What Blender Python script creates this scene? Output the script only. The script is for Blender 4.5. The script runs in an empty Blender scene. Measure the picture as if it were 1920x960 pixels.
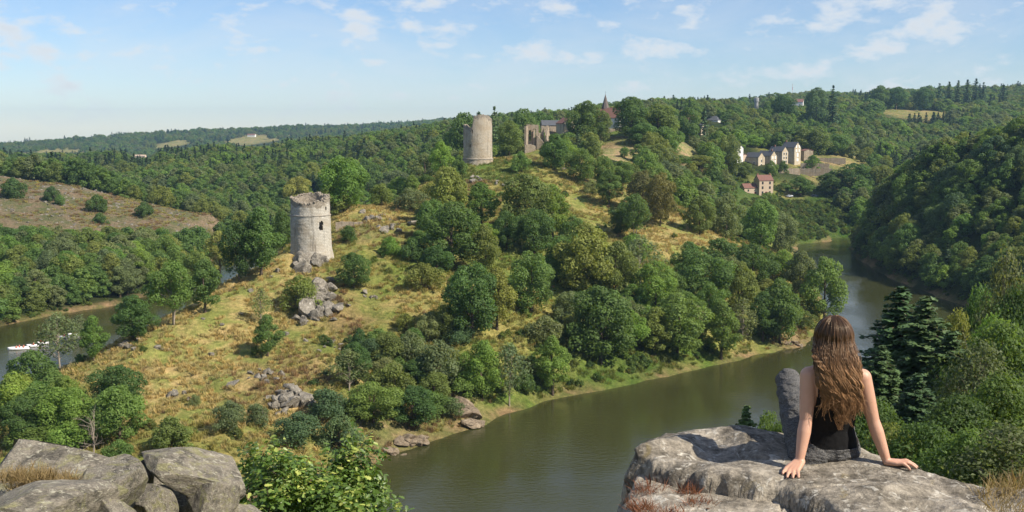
import bpy, bmesh, math, random
import numpy as np
from mathutils import Vector, Matrix

random.seed(7)
rng = np.random.default_rng(7)
SC = bpy.context.scene
COL = SC.collection

# ------------------------------------------------------------------ camera
CAM_Z = 60.0                      # metres above the lake
FPX = 2060.0                      # focal length in pixels of the 1920 px wide frame
PITCH = math.atan(240.0 / FPX)
cam_d = bpy.data.cameras.new("camera")
cam_d.sensor_width = 36.0
cam_d.lens = FPX / 1920.0 * 36.0
cam_d.clip_start = 0.1
cam_d.clip_end = 30000.0
cam = bpy.data.objects.new("camera", cam_d)
COL.objects.link(cam)
cam.location = (0, 0, CAM_Z)
cam.rotation_euler = (math.pi / 2 - PITCH, 0, 0)
SC.camera = cam
SC.render.resolution_x, SC.render.resolution_y = 1024, 512

# ------------------------------------------------------------------ sky and sun
SUN_EL = math.radians(42.0)
SUN_AZ = math.radians(117.0)      # clockwise from +Y (the view direction)
SUN_DIR = Vector((math.sin(SUN_AZ) * math.cos(SUN_EL), math.cos(SUN_AZ) * math.cos(SUN_EL), math.sin(SUN_EL)))
world = bpy.data.worlds.new("World")
SC.world = world
world.use_nodes = True
wn, wl = world.node_tree.nodes, world.node_tree.links
wn.clear()


def N(nodes, kind, **kw):
    n = nodes.new(kind)
    for k, v in kw.items():
        if k == "inp":
            for i, val in v.items():
                n.inputs[i].default_value = val
        else:
            setattr(n, k, v)
    return n


def build_sky():
    sky = N(wn, "ShaderNodeTexSky", sky_type="NISHITA", sun_disc=False)
    sky.sun_elevation = SUN_EL
    sky.sun_rotation = SUN_AZ
    sky.altitude = 260.0
    sky.air_density = 1.0
    sky.dust_density = 0.0
    sky.ozone_density = 2.0
    co = N(wn, "ShaderNodeTexCoord")
    sep = N(wn, "ShaderNodeSeparateXYZ")
    wl.new(co.outputs["Generated"], sep.inputs[0])

    def m(op, a, b=None, c=None, clamp=False):
        n = N(wn, "ShaderNodeMath", operation=op, use_clamp=clamp)
        for i, v in enumerate((a, b, c)):
            if v is None:
                continue
            if isinstance(v, (int, float)):
                n.inputs[i].default_value = v
            else:
                wl.new(v, n.inputs[i])
        return n.outputs[0]
    # small cumulus: noise over the direction, flattened towards the horizon
    comb = N(wn, "ShaderNodeCombineXYZ")
    wl.new(sep.outputs[0], comb.inputs[0]); wl.new(sep.outputs[1], comb.inputs[1]); wl.new(m("MULTIPLY", sep.outputs[2], 2.3), comb.inputs[2])
    big = N(wn, "ShaderNodeTexNoise", inp={"Scale": 4.3, "Detail": 2.0, "Roughness": 0.5})
    puff = N(wn, "ShaderNodeTexNoise", inp={"Scale": 23.0, "Detail": 9.0, "Roughness": 0.58, "Distortion": 0.1})
    veil = N(wn, "ShaderNodeTexNoise", inp={"Scale": 6.5, "Detail": 6.0, "Roughness": 0.6, "Distortion": 0.8})
    for t in (big, puff, veil):
        wl.new(comb.outputs[0], t.inputs["Vector"])
    d = m("ADD", puff.outputs[0], m("MULTIPLY", m("SUBTRACT", big.outputs[0], 0.5), 0.32))
    cum = N(wn, "ShaderNodeMapRange", interpolation_type="SMOOTHSTEP", inp={1: 0.455, 2: 0.70, 3: 0.0, 4: 0.85})
    wl.new(d, cum.inputs[0])
    vl = N(wn, "ShaderNodeMapRange", interpolation_type="SMOOTHSTEP", inp={1: 0.36, 2: 0.72, 3: 0.0, 4: 0.30})
    wl.new(veil.outputs[0], vl.inputs[0])
    cover = m("MAXIMUM", cum.outputs[0], vl.outputs[0])
    cover = m("MULTIPLY", cover, m("MULTIPLY", m("ADD", sep.outputs[2], 0.004), 24.0, clamp=True))
    core = N(wn, "ShaderNodeMapRange", inp={1: 0.60, 2: 0.80, 3: 1.0, 4: 0.90})
    wl.new(d, core.inputs[0])
    ccol = N(wn, "ShaderNodeMix", data_type="RGBA", blend_type="MULTIPLY", inp={0: 1.0, 6: (7.6, 7.9, 8.2, 1)})
    cc = N(wn, "ShaderNodeCombineColor")
    for i in range(3):
        wl.new(core.outputs[0], cc.inputs[i])
    wl.new(cc.outputs[0], ccol.inputs[7])
    mix = N(wn, "ShaderNodeMix", data_type="RGBA")
    wl.new(cover, mix.inputs[0])
    tone = N(wn, "ShaderNodeMix", data_type="RGBA", blend_type="MULTIPLY", inp={0: 1.0, 7: (0.86, 0.97, 1.20, 1)})
    wl.new(sky.outputs[0], tone.inputs[6])
    wl.new(tone.outputs[2], mix.inputs[6])
    wl.new(ccol.outputs[2], mix.inputs[7])
    bg = N(wn, "ShaderNodeBackground", inp={"Strength": 0.074})
    wl.new(mix.outputs[2], bg.inputs["Color"])
    out = N(wn, "ShaderNodeOutputWorld")
    wl.new(bg.outputs[0], out.inputs["Surface"])


build_sky()
sun_d = bpy.data.lights.new("sun", "SUN")
sun_d.energy = 5.0
sun_d.angle = math.radians(0.55)
sun_d.color = (1.0, 0.91, 0.77)
sun = bpy.data.objects.new("sun", sun_d)
COL.objects.link(sun)
sun.location = (300, -100, 400)
sun.rotation_euler = (-SUN_DIR).to_track_quat("-Z", "Y").to_euler()

vs = SC.view_settings
vs.view_transform = "Standard"
vs.look = "None"
vs.exposure = 0.55
vs.gamma = 1.0
vs.use_curve_mapping = False
SC.render.engine = "CYCLES"
cy = SC.cycles
cy.use_denoising = True
cy.max_bounces = 6
cy.diffuse_bounces = 2
cy.glossy_bounces = 2
cy.transmission_bounces = 3
cy.transparent_max_bounces = 6
cy.volume_bounces = 0
cy.caustics_reflective = False
cy.caustics_refractive = False
cy.use_adaptive_sampling = True
cy.adaptive_threshold = 0.02

# ------------------------------------------------------------------ helpers
CT, ST = math.cos(PITCH), math.sin(PITCH)


def ray(px, py):
    u, v = (px - 960.0) / FPX, (480.0 - py) / FPX
    return u, CT + v * ST, -ST + v * CT


def P(px, py, Y):
    """World point seen at a photo position, Y metres in front of the viewpoint."""
    a, b, c = ray(px, py)
    k = Y / b
    return np.array((a * k, Y, CAM_Z + c * k))


def W(px, py):
    """Point of the lake surface seen at a photo position."""
    a, b, c = ray(px, py)
    k = -CAM_Z / c
    return (a * k, b * k)


def project(x, y, z):
    x, y, z = np.asarray(x, float), np.asarray(y, float), np.asarray(z, float) - CAM_Z
    dep = np.maximum(y * CT - z * ST, 0.01)
    up = y * ST + z * CT
    return 960 + FPX * x / dep, 480 - FPX * up / dep


def _hash(ix, iy, iz, seed):
    h = (ix.astype(np.int64) * 374761393 + iy.astype(np.int64) * 668265263 + iz.astype(np.int64) * 2147483647 + seed * 1274126177) & 0xFFFFFFFF
    h = ((h ^ (h >> 13)) * 1274126177) & 0xFFFFFFFF
    h = ((h ^ (h >> 16)) * 2246822519) & 0xFFFFFFFF
    return ((h ^ (h >> 15)) & 0xFFFFFF) / float(0xFFFFFF)


def vnoise(x, y, z=None, seed=0):
    """Smooth value noise in 0..1, vectorised."""
    x, y = np.asarray(x, float), np.asarray(y, float)
    z = np.zeros_like(x) if z is None else np.asarray(z, float)
    ix, iy, iz = np.floor(x), np.floor(y), np.floor(z)
    fx, fy, fz = x - ix, y - iy, z - iz
    fx, fy, fz = (f * f * f * (f * (f * 6 - 15) + 10) for f in (fx, fy, fz))
    r = 0
    for dx in (0, 1):
        for dy in (0, 1):
            for dz in (0, 1):
                wgt = (fx if dx else 1 - fx) * (fy if dy else 1 - fy) * (fz if dz else 1 - fz)
                r = r + wgt * _hash(ix + dx, iy + dy, iz + dz, seed)
    return r


def fbm(x, y, z=None, octaves=4, seed=0, gain=0.5):
    a, s, t = 1.0, 0.0, 0.0
    x, y = np.asarray(x, float), np.asarray(y, float)
    z = np.zeros_like(x) if z is None else np.asarray(z, float)
    for o in range(octaves):
        s = s + a * vnoise(x, y, z, seed + o * 17)
        t += a
        a *= gain
        x, y, z = x * 2.03 + 5.1, y * 2.03 + 1.7, z * 2.03 + 9.2
    return s / t - 0.5


def sstep(a, b, x):
    t = np.clip((x - a) / (b - a), 0, 1)
    return t * t * (3 - 2 * t)


def mesh_np(name, verts, faces, smooth=True):
    """Mesh from an (n,3) array and one (m,k) face array or a list of such arrays."""
    me = bpy.data.meshes.new(name)
    verts = np.asarray(verts, np.float32)
    fl = faces if isinstance(faces, list) else [faces]
    fl = [np.asarray(f, np.int32) for f in fl if len(f)]
    me.vertices.add(len(verts))
    me.vertices.foreach_set("co", verts.ravel())
    nl = sum(f.size for f in fl)
    npoly = sum(len(f) for f in fl)
    me.loops.add(nl)
    me.polygons.add(npoly)
    me.loops.foreach_set("vertex_index", np.concatenate([f.ravel() for f in fl]))
    starts, o = [], 0
    for f in fl:
        starts.append(o + np.arange(len(f)) * f.shape[1])
        o += f.size
    me.polygons.foreach_set("loop_start", np.concatenate(starts).astype(np.int32))
    me.polygons.foreach_set("use_smooth", np.full(npoly, smooth))
    me.update(calc_edges=True)
    return me


def link(name, me, mat=None, parent=None, loc=None, rz=0.0, scale=None):
    o = bpy.data.objects.new(name, me)
    COL.objects.link(o)
    if mat is not None and me is not None and len(me.materials) == 0:
        me.materials.append(mat)
    if parent is not None:
        o.parent = parent
    if loc is not None:
        o.location = [float(v) for v in loc]
    o.rotation_euler[2] = rz
    if scale is not None:
        o.scale = scale
    return o


def tag(o, label=None, category=None, group=None, kind=None):
    for k, v in (("label", label), ("category", category), ("group", group), ("kind", kind)):
        if v is not None:
            o[k] = v
    return o


class MB:
    """Collects simple solids into one mesh."""
    def __init__(self):
        self.v, self.f = [], []

    def add(self, verts, faces):
        o = len(self.v)
        self.v += [tuple(float(c) for c in p) for p in verts]
        self.f += [tuple(i + o for i in f) for f in faces]

    def box(self, x0, x1, y0, y1, z0, z1):
        self.add([(x0, y0, z0), (x1, y0, z0), (x1, y1, z0), (x0, y1, z0), (x0, y0, z1), (x1, y0, z1), (x1, y1, z1), (x0, y1, z1)],
                 [(0, 3, 2, 1), (4, 5, 6, 7), (0, 1, 5, 4), (1, 2, 6, 5), (2, 3, 7, 6), (3, 0, 4, 7)])

    def tube(self, pts, rads, n=6, cap=True):
        pts = [Vector(p) for p in pts]
        base = len(self.v)
        prev = None
        for i, p in enumerate(pts):
            d = (pts[min(i + 1, len(pts) - 1)] - pts[max(i - 1, 0)]).normalized()
            if prev is None:
                a = d.orthogonal().normalized()
            else:
                a = (prev - d * prev.dot(d)).normalized()
            prev = a
            b = d.cross(a)
            for k in range(n):
                t = 2 * math.pi * k / n
                self.v.append(tuple(p + (a * math.cos(t) + b * math.sin(t)) * rads[i]))
        for i in range(len(pts) - 1):
            for k in range(n):
                k2 = (k + 1) % n
                self.f.append((base + i * n + k, base + i * n + k2, base + (i + 1) * n + k2, base + (i + 1) * n + k))
        if cap:
            self.f.append(tuple(base + k for k in range(n))[::-1])
            self.f.append(tuple(base + (len(pts) - 1) * n + k for k in range(n)))

    def mesh(self, name, smooth=False):
        me = bpy.data.meshes.new(name)
        me.from_pydata(self.v, [], self.f)
        if smooth:
            me.polygons.foreach_set("use_smooth", [True] * len(me.polygons))
        me.update()
        return me

    def build(self, name, mat, parent=None, loc=None, rz=0.0, smooth=False):
        return link(name, self.mesh(name, smooth), mat, parent, loc, rz)


# ------------------------------------------------------------------ materials
def mat_new(name):
    m = bpy.data.materials.new(name)
    m.use_nodes = True
    nt = m.node_tree
    b = nt.nodes["Principled BSDF"]
    return m, nt.nodes, nt.links, b


def mathn(nodes, links, op, a, b=None, c=None, clamp=False):
    n = nodes.new("ShaderNodeMath")
    n.operation = op
    n.use_clamp = clamp
    for i, v in enumerate((a, b, c)):
        if v is None:
            continue
        if isinstance(v, (int, float)):
            n.inputs[i].default_value = v
        else:
            links.new(v, n.inputs[i])
    return n.outputs[0]


def mixc(nodes, links, fac, a, b, mode="MIX"):
    n = nodes.new("ShaderNodeMix")
    n.data_type = "RGBA"
    n.blend_type = mode
    for i, v in ((0, fac), (6, a), (7, b)):
        if isinstance(v, (int, float)):
            n.inputs[i].default_value = v
        elif isinstance(v, (tuple, list)):
            n.inputs[i].default_value = (*v, 1.0) if len(v) == 3 else v
        else:
            links.new(v, n.inputs[i])
    return n.outputs[2]


def noise(nodes, links, scale, detail=4.0, rough=0.55, vec=None, dist=0.0):
    n = nodes.new("ShaderNodeTexNoise")
    n.inputs["Scale"].default_value = scale
    n.inputs["Detail"].default_value = detail
    n.inputs["Roughness"].default_value = rough
    n.inputs["Distortion"].default_value = dist
    if vec is not None:
        links.new(vec, n.inputs["Vector"])
    return n.outputs[0]


def ramp(nodes, links, fac, a, b, lo=0.0, hi=1.0):
    n = nodes.new("ShaderNodeMapRange")
    n.interpolation_type = "SMOOTHSTEP"
    for i, v in ((1, a), (2, b), (3, lo), (4, hi)):
        n.inputs[i].default_value = v
    links.new(fac, n.inputs[0])
    return n.outputs[0]


def bump(nodes, links, height, strength, distance, bsdf, prev=None):
    n = nodes.new("ShaderNodeBump")
    n.inputs["Strength"].default_value = strength
    n.inputs["Distance"].default_value = distance
    links.new(height, n.inputs["Height"])
    if prev is not None:
        links.new(prev, n.inputs["Normal"])
    links.new(n.outputs[0], bsdf.inputs["Normal"])
    return n.outputs[0]


def plain(name, col, rough=0.8, var=0.15, scale=3.0, spec=0.3, metallic=0.0, bumpd=0.0):
    m, n, l, b = mat_new(name)
    tc = n.new("ShaderNodeTexCoord")
    f = noise(n, l, scale, 5, 0.6, tc.outputs["Object"])
    dark = tuple(c * (1 - var) for c in col)
    lite = tuple(min(1, c * (1 + var)) for c in col)
    l.new(mixc(n, l, f, dark, lite), b.inputs["Base Color"])
    b.inputs["Roughness"].default_value = rough
    b.inputs["Specular IOR Level"].default_value = spec
    b.inputs["Metallic"].default_value = metallic
    if bumpd:
        bump(n, l, f, 0.6, bumpd, b)
    return m
# ------------------------------------------------------------------ terrain
SHORE_IN = [(300, 660), (230, 622), (175, 600), W(1560, 452), W(1500, 458), (141, 537), (122, 441), (112, 395), (104, 365), (100, 343), (91, 322),
            W(1510, 646), W(1420, 667), W(1300, 693), W(1180, 720), W(1040, 750), W(950, 777), W(905, 796), W(880, 803), W(830, 822),
            W(780, 840), W(740, 852), W(705, 872), (-28, 185), (-42, 172), (-65, 165), (-90, 170), (-110, 190), (-118, 210), (-113, 235),
            (-104, 265), (-100, 300), (-98, 340), (-95, 400), (-95, 460), (-100, 520), (-90, 580), (-60, 640), (-20, 665)]
SHORE_OUT = [(-20, 690), (-80, 665), (-125, 600), (-140, 540), (-133, 470), (-129, 410), W(225, 571), W(170, 581), W(100, 592), W(0, 612), (-165, 300),
             (-172, 260), (-172, 200), (-160, 150), (-130, 120), (-80, 108), (-20, 122), (30, 138), (70, 165), (100, 200), (124, 250), (140, 300),
             (150, 345), W(1835, 585), (152, 426), (156, 470), W(1598, 478), W(1592, 458), (195, 575), (245, 595), (310, 640)]
RIVER = np.array(SHORE_IN + SHORE_OUT)

G = [  # photo position and distance of bare ground one can see or infer
    (540, 482, 288), (480, 520, 278), (420, 560, 265), (320, 612, 250), (250, 647, 240), (180, 692, 230), (110, 728, 224), (60, 775, 212),
    (585, 486, 292), (628, 490, 292), (550, 497, 284), (600, 580, 262), (520, 600, 258), (500, 640, 246), (400, 640, 243), (350, 700, 226),
    (450, 700, 226), (520, 700, 226), (350, 760, 210), (450, 780, 202), (545, 745, 211), (300, 800, 196), (400, 830, 188), (200, 840, 190),
    (600, 680, 232), (700, 640, 247), (700, 700, 230), (650, 760, 213), (760, 760, 222), (760, 805, 208),
    (690, 400, 345), (650, 440, 318), (720, 430, 325), (770, 410, 345), (640, 395, 350), (900, 500, 300), (850, 560, 275), (960, 600, 262), (1000, 620, 258),
    (900, 680, 240), (1100, 640, 270), (1250, 560, 305), (1150, 500, 322), (1100, 420, 370), (1080, 390, 395), (1050, 330, 430),
    (895, 312, 450), (870, 314, 452), (925, 310, 450), (960, 302, 455), (1000, 300, 470), (1130, 360, 425), (1180, 420, 385), (1265, 400, 405), (1330, 440, 385), (1400, 480, 366),
    (830, 340, 430), (780, 370, 400),
    (1000, 282, 520), (1060, 298, 500), (1165, 258, 600), (1160, 290, 560), (1150, 238, 640), (1230, 300, 560), (1290, 300, 600), (1290, 270, 640),
    (1430, 312, 700), (1390, 362, 640), (1430, 366, 640), (1480, 371, 645), (1550, 373, 650), (1620, 378, 650), (1500, 332, 690), (1600, 332, 720), (1580, 300, 760),
    (1480, 290, 745), (1400, 265, 820), (1500, 420, 605), (1450, 440, 575), (1350, 400, 560), (1300, 350, 560), (1560, 420, 612),
    (1320, 228, 900), (1420, 213, 1050), (1520, 263, 900), (1600, 218, 1200), (1720, 213, 1300), (1850, 206, 1400), (1920, 218, 1300), (1700, 298, 950), (1800, 270, 1050),
    (1250, 206, 1800), (1400, 200, 1900), (1500, 191, 1900), (1650, 185, 1900), (1800, 176, 1900), (1920, 180, 1900), (2100, 180, 1900),
    (0, 336, 600), (150, 354, 590), (250, 378, 570), (350, 402, 555), (400, 413, 548), (130, 428, 500), (250, 428, 510), (330, 430, 515),
    (0, 322, 1000), (130, 324, 1000), (270, 330, 950), (330, 318, 950), (540, 309, 950), (700, 290, 900), (860, 266, 850), (300, 418, 700), (450, 368, 720), (600, 366, 700), (750, 346, 640),
    (100, 312, 1700), (500, 300, 1700), (800, 275, 1700), (-200, 290, 3300), (0, 279, 3300), (117, 268, 3300), (267, 256, 3300), (367, 251, 3300), (467, 248, 3300), (547, 242, 3300), (633, 245, 3400), (700, 240, 3500), (813, 232, 4200), (880, 225, 4200), (1047, 218, 4500),
    (130, 302, 2500), (450, 278, 2700), (1750, 318, 480), (1650, 388, 512), (1920, 285, 450), (1850, 300, 470),
]
GXYZ = [(-170, 420, 5), (-150, 460, 6), (-200, 460, 9), (-250, 430, 9), (-300, 400, 12), (-200, 720, 5), (-120, 690, 5), (-320, 760, 10), (-50, 710, 8),
        (-3500, 6500, -110), (-2000, 6500, -90), (-1000, 6500, -20), (0, 6500, 60), (2500, 6500, 100), (-500, 300, 30), (-600, 600, 40), (-1200, 1500, 12), (-400, 100, 45), (-200, 50, 45),
        (0, -100, 62), (-100, -100, 60), (300, -50, 72), (150, -20, 66), (300, 150, 75), (400, 400, 75), (300, 300, 66), (500, 700, 60), (800, 1100, 72), (235, 380, 52), (190, 300, 36), (200, 240, 46), (130, 150, 32), (150, 80, 50), (260, 540, 44),
        (0, 0, 58.3), (2, 1, 58.3), (-3, 0, 58.3), (0, 3, 57.7), (0, 6, 56.2), (2, 6, 56.6), (4.5, 6, 56.9), (0, 12, 52.6), (5, 12, 53.6), (-5, 8, 55.6), (-8, 13, 53.5), (0, 40, 40), (30, 40, 43), (-40, 40, 41),
        (28, 80, 27), (0, 80, 23), (60, 80, 32), (-60, 80, 22), (80, 120, 20), (-2500, 3000, -40), (-1400, 4600, -40), (-2100, 4600, -70), (-700, 4800, 15), (-1500, 2200, 8), (2500, 2500, 110), (2500, 4500, 110), (700, 3500, 100), (-3000, 6000, -80), (4000, 0, 90), (-3000, -500, 60), (0, -3000, 70), (900, 500, 80)]
CTRL = [tuple(P(*g)) for g in G] + [tuple(map(float, g)) for g in GXYZ]
for poly in (SHORE_IN, SHORE_OUT):
    for i in range(0, len(poly) - 1):
        (xa, ya), (xb, yb) = poly[i], poly[i + 1]
        k = max(1, int(math.hypot(xb - xa, yb - ya) / 30))
        for j in range(k):
            CTRL.append((xa + (xb - xa) * j / k, ya + (yb - ya) * j / k, 1.2))
CTRL = np.array(CTRL)


def _fit():
    d = np.hypot(CTRL[:, None, 0] - CTRL[None, :, 0], CTRL[:, None, 1] - CTRL[None, :, 1])
    n = len(CTRL)
    A = np.zeros((n + 1, n + 1))
    A[:n, :n] = -np.sqrt(d * d + 4.0) + np.eye(n) * -0.35
    A[:n, n] = 1
    A[n, :n] = 1
    return np.linalg.solve(A, np.concatenate([CTRL[:, 2], [0]]))


RBF = _fit()


def rbf(x, y):
    out = np.full(x.shape, RBF[-1])
    for (cx, cy_, _), w_ in zip(CTRL, RBF[:-1]):
        out -= w_ * np.sqrt((x - cx) ** 2 + (y - cy_) ** 2 + 4.0)
    return out


def poly_sd(x, y, poly):
    """Signed distance to a polygon, negative inside."""
    best = np.full(x.shape, 1e18)
    inside = np.zeros(x.shape, bool)
    n = len(poly)
    for i in range(n):
        (xa, ya), (xb, yb) = poly[i], poly[(i + 1) % n]
        ex, ey = xb - xa, yb - ya
        wx, wy = x - xa, y - ya
        t = np.clip((wx * ex + wy * ey) / (ex * ex + ey * ey + 1e-12), 0, 1)
        best = np.minimum(best, (wx - ex * t) ** 2 + (wy - ey * t) ** 2)
        cond = ((ya > y) != (yb > y)) & (x < (xb - xa) * (y - ya) / (yb - ya + 1e-12) + xa)
        inside ^= cond
    s = np.sqrt(best)
    return np.where(inside, -s, s)


def shore_sd(x, y):
    wob = fbm(x / 9.0, y / 9.0, octaves=3, seed=5) * 4.0
    return poly_sd(x, y, RIVER) + wob


PEN = np.array(SHORE_IN)          # the spur inside the loop of the lake


def height(x, y, fine=True):
    x, y = np.atleast_1d(np.asarray(x, float)), np.atleast_1d(np.asarray(y, float))
    sd = shore_sd(x, y)
    far = np.hypot(x, y)
    h = np.maximum(rbf(x, y), np.where(far < 900, 0.9, -120.0))
    near = sstep(15, 60, far)
    amp = near * sstep(1.0, 12, sd)
    h = h + amp * (fbm(x / 26.0, y / 26.0, octaves=4, seed=11) * np.minimum(2.2 + far * 0.004, 9.0))
    if fine:
        h = h + amp * fbm(x / 4.2, y / 4.2, octaves=3, seed=23) * 1.1
        r = fbm(x / 8.0, y / 8.0, octaves=2, seed=31)
        h = h + amp * np.where(far < 420, sstep(0.12, 0.24, r) * 0.9, 0)
    z = h * sstep(-0.2, 9, sd) + 0.30 * np.clip(sd, 0, 3)
    return np.where(sd > 0, z, np.maximum(0.5 * sd, -4.0))


def hz(x, y):
    return float(height(np.array([x]), np.array([y]))[0])


def hit(px, py, y0=100.0, y1=4500.0):
    """First ground point seen at a photo position."""
    a, b, c = ray(px, py)
    ys = np.geomspace(y0, y1, 1400)
    x, z = a / b * ys, CAM_Z + c / b * ys
    g = np.maximum(height(x, ys), 0.0)
    i = np.argmax(z <= g)
    if not (z[i] <= g[i]):
        i = len(ys) - 1
    return np.array((x[i], ys[i], g[i]))


def graded(lo, hi, step, first, last, grow):
    core = np.arange(lo, hi, step)
    a, s, p = [], step, lo
    while p > first:
        s *= grow
        p -= s
        a.append(p)
    b, s, p = [], step, core[-1]
    while p < last:
        s *= grow
        p += s
        b.append(p)
    return np.concatenate([a[::-1], core, b])


gx = graded(-135, 165, 1.25, -4300, 4300, 1.035)
gy = np.concatenate([np.arange(-6, 20, 1.0), graded(20, 22, 1.0, 20.5, 150, 1.06)[1:], graded(156, 480, 1.35, 155.5, 5900, 1.016)])
gy = np.concatenate([[-3000, -1200, -500, -200, -80, -30, -14], np.unique(gy)])
GX, GY = np.meshgrid(gx, gy)
GZ = height(GX.ravel(), GY.ravel()).reshape(GX.shape)
nx, ny = len(gx), len(gy)
idx = np.arange(nx * ny).reshape(ny, nx)
quads = np.stack([idx[:-1, :-1], idx[:-1, 1:], idx[1:, 1:], idx[1:, :-1]], -1).reshape(-1, 4)
ground_me = mesh_np("ground", np.stack([GX.ravel(), GY.ravel(), GZ.ravel()], -1), quads)

# what grows where: a colour per place, from photo positions (kind of ground: straw, green, russet, earth, wood floor, heath, hay)
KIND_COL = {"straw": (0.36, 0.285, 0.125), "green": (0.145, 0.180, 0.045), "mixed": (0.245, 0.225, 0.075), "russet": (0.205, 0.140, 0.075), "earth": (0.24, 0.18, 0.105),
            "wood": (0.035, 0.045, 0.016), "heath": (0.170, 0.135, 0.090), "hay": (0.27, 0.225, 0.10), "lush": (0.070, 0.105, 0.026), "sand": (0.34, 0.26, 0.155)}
PATCH = [(540, 485, 12, "straw"), (430, 560, 14, "straw"), (330, 615, 14, "straw"), (230, 665, 12, "straw"), (150, 710, 10, "mixed"), (500, 620, 10, "straw"), (400, 650, 12, "straw"),
         (340, 700, 12, "straw"), (450, 680, 10, "straw"), (520, 690, 7, "russet"), (560, 670, 5, "mixed"), (480, 740, 6, "russet"), (500, 800, 8, "straw"), (400, 770, 12, "straw"), (300, 770, 8, "straw"), (280, 820, 10, "mixed"),
         (380, 840, 8, "mixed"), (610, 540, 6, "earth"), (600, 630, 6, "mixed"), (650, 500, 8, "mixed"), (700, 470, 10, "mixed"), (760, 500, 8, "green"), (700, 520, 8, "mixed"), (780, 560, 6, "straw"), (650, 620, 6, "russet"), (720, 640, 8, "mixed"), (660, 690, 6, "straw"),
         (680, 395, 14, "straw"), (740, 395, 14, "straw"), (700, 425, 9, "earth"), (760, 430, 8, "mixed"), (640, 430, 9, "mixed"), (620, 400, 8, "mixed"),
         (900, 330, 12, "green"), (940, 320, 12, "green"), (970, 330, 10, "green"), (890, 345, 5, "earth"), (1010, 335, 8, "mixed"), (1060, 350, 12, "mixed"), (1100, 375, 12, "straw"), (1080, 400, 14, "mixed"), (1120, 345, 6, "earth"), (1240, 440, 14, "straw"), (1290, 440, 12, "straw"),
         (1180, 420, 10, "mixed"), (1380, 460, 8, "straw"), (960, 590, 12, "mixed"), (1000, 600, 10, "mixed"), (940, 640, 8, "mixed"), (900, 600, 8, "mixed"), (880, 640, 6, "green"), (1000, 560, 8, "mixed"), (800, 540, 8, "mixed"), (1100, 700, 10, "green"), (1200, 690, 12, "lush"), (1300, 670, 10, "green"),
         (1080, 725, 10, "lush"), (960, 765, 8, "green"), (1400, 650, 8, "green"), (1480, 640, 8, "earth"), (1340, 610, 8, "mixed"), (1380, 610, 6, "straw"), (900, 780, 6, "earth"), (760, 830, 8, "earth"), (1100, 480, 10, "mixed"), (930, 470, 8, "green"), (960, 500, 8, "green"),
         (1165, 256, 12, "green"), (1165, 268, 10, "earth"), (1165, 285, 9, "sand"), (1160, 297, 7, "sand"), (1290, 290, 8, "sand"), (1275, 275, 7, "sand"), (1300, 312, 10, "earth"), (1578, 299, 15, "hay"), (1520, 314, 9, "hay"), (1530, 306, 10, "mixed"), (1545, 303, 12, "earth"),
         (1460, 366, 8, "mixed"), (1480, 368, 8, "hay"), (1500, 262, 12, "mixed"), (1600, 258, 8, "sand"), (1440, 269, 12, "mixed"), (1705, 208, 27, "hay"), (1740, 210, 27, "hay"), (1682, 206, 20, "hay"),
         (1500, 430, 22, "lush"), (1540, 420, 22, "lush"), (1520, 400, 20, "lush"), (1460, 410, 16, "lush"), (1530, 445, 12, "green"), (1460, 395, 14, "lush")]
HEATH = [(-320, 620), (-282, 602), (-236, 600), (-198, 584), (-168, 568), (-140, 556), (-134, 535), (-150, 505), (-180, 500), (-215, 488), (-250, 500), (-300, 520)]
FIELDS_FAR = [((40, 280), (150, 276), 2700), ((300, 272), (345, 268), 2900), ((425, 262), (520, 256), 2950), ((100, 283), (130, 281), 2600)]
flat_x, flat_y = GX.ravel(), GY.ravel()
SD = shore_sd(flat_x, flat_y)
pen_sd = poly_sd(flat_x, flat_y, PEN)
near_pen = (pen_sd < 0) & (flat_y < 660)
jx = flat_x + fbm(flat_x / 11, flat_y / 11, octaves=3, seed=41) * 14
jy = flat_y + fbm(flat_x / 11, flat_y / 11, octaves=3, seed=43) * 20
acc = np.zeros((len(flat_x), 3))
wsum = np.zeros(len(flat_x))
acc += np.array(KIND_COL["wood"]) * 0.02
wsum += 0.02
penw = np.where(near_pen & (flat_y < 520), 0.10, 0.0)
acc += penw[:, None] * np.array(KIND_COL["mixed"])
wsum += penw
PATCH_XYZ = []
home = 0.8 * np.exp(-np.minimum((flat_x ** 2 + flat_y ** 2) / 26.0 ** 2, 40))
acc += home[:, None] * np.array(KIND_COL["mixed"])
wsum += home
for (ppx, ppy, rad, kind) in PATCH:
    q = hit(ppx, ppy)
    PATCH_XYZ.append((q[0], q[1], rad, kind))
    d2 = ((jx - q[0]) ** 2 + ((jy - q[1]) * (0.8 if q[1] < 700 else 0.35)) ** 2) / rad ** 2
    w_ = np.exp(-np.minimum(d2, 40))
    acc += w_[:, None] * np.array(KIND_COL[kind])
    wsum += w_
HEATH_A = np.array(HEATH, float)
hw = 6.0 * sstep(6, -6, poly_sd(flat_x + fbm(flat_x / 16, flat_y / 16, octaves=3, seed=47) * 34, flat_y + fbm(flat_x / 16, flat_y / 16, octaves=3, seed=49) * 34, HEATH_A))
acc += hw[:, None] * np.array(KIND_COL["heath"])
wsum += hw
FAR_E = []
for (a_, b_, yy) in FIELDS_FAR:
    pa, pb = P(*a_, yy), P(*b_, yy)
    c_ = (pa + pb) / 2
    rx = abs(pb[0] - pa[0]) / 2
    FAR_E.append((c_[0], c_[1], rx * 0.8, 100.0))
    w_ = 8.0 * np.exp(-np.minimum((((flat_x - c_[0]) / rx) ** 2 + ((flat_y - c_[1]) / 110.0) ** 2) ** 2, 40))
    acc += w_[:, None] * np.array(KIND_COL["hay"])
    wsum += w_
COLR = acc / wsum[:, None]
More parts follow.
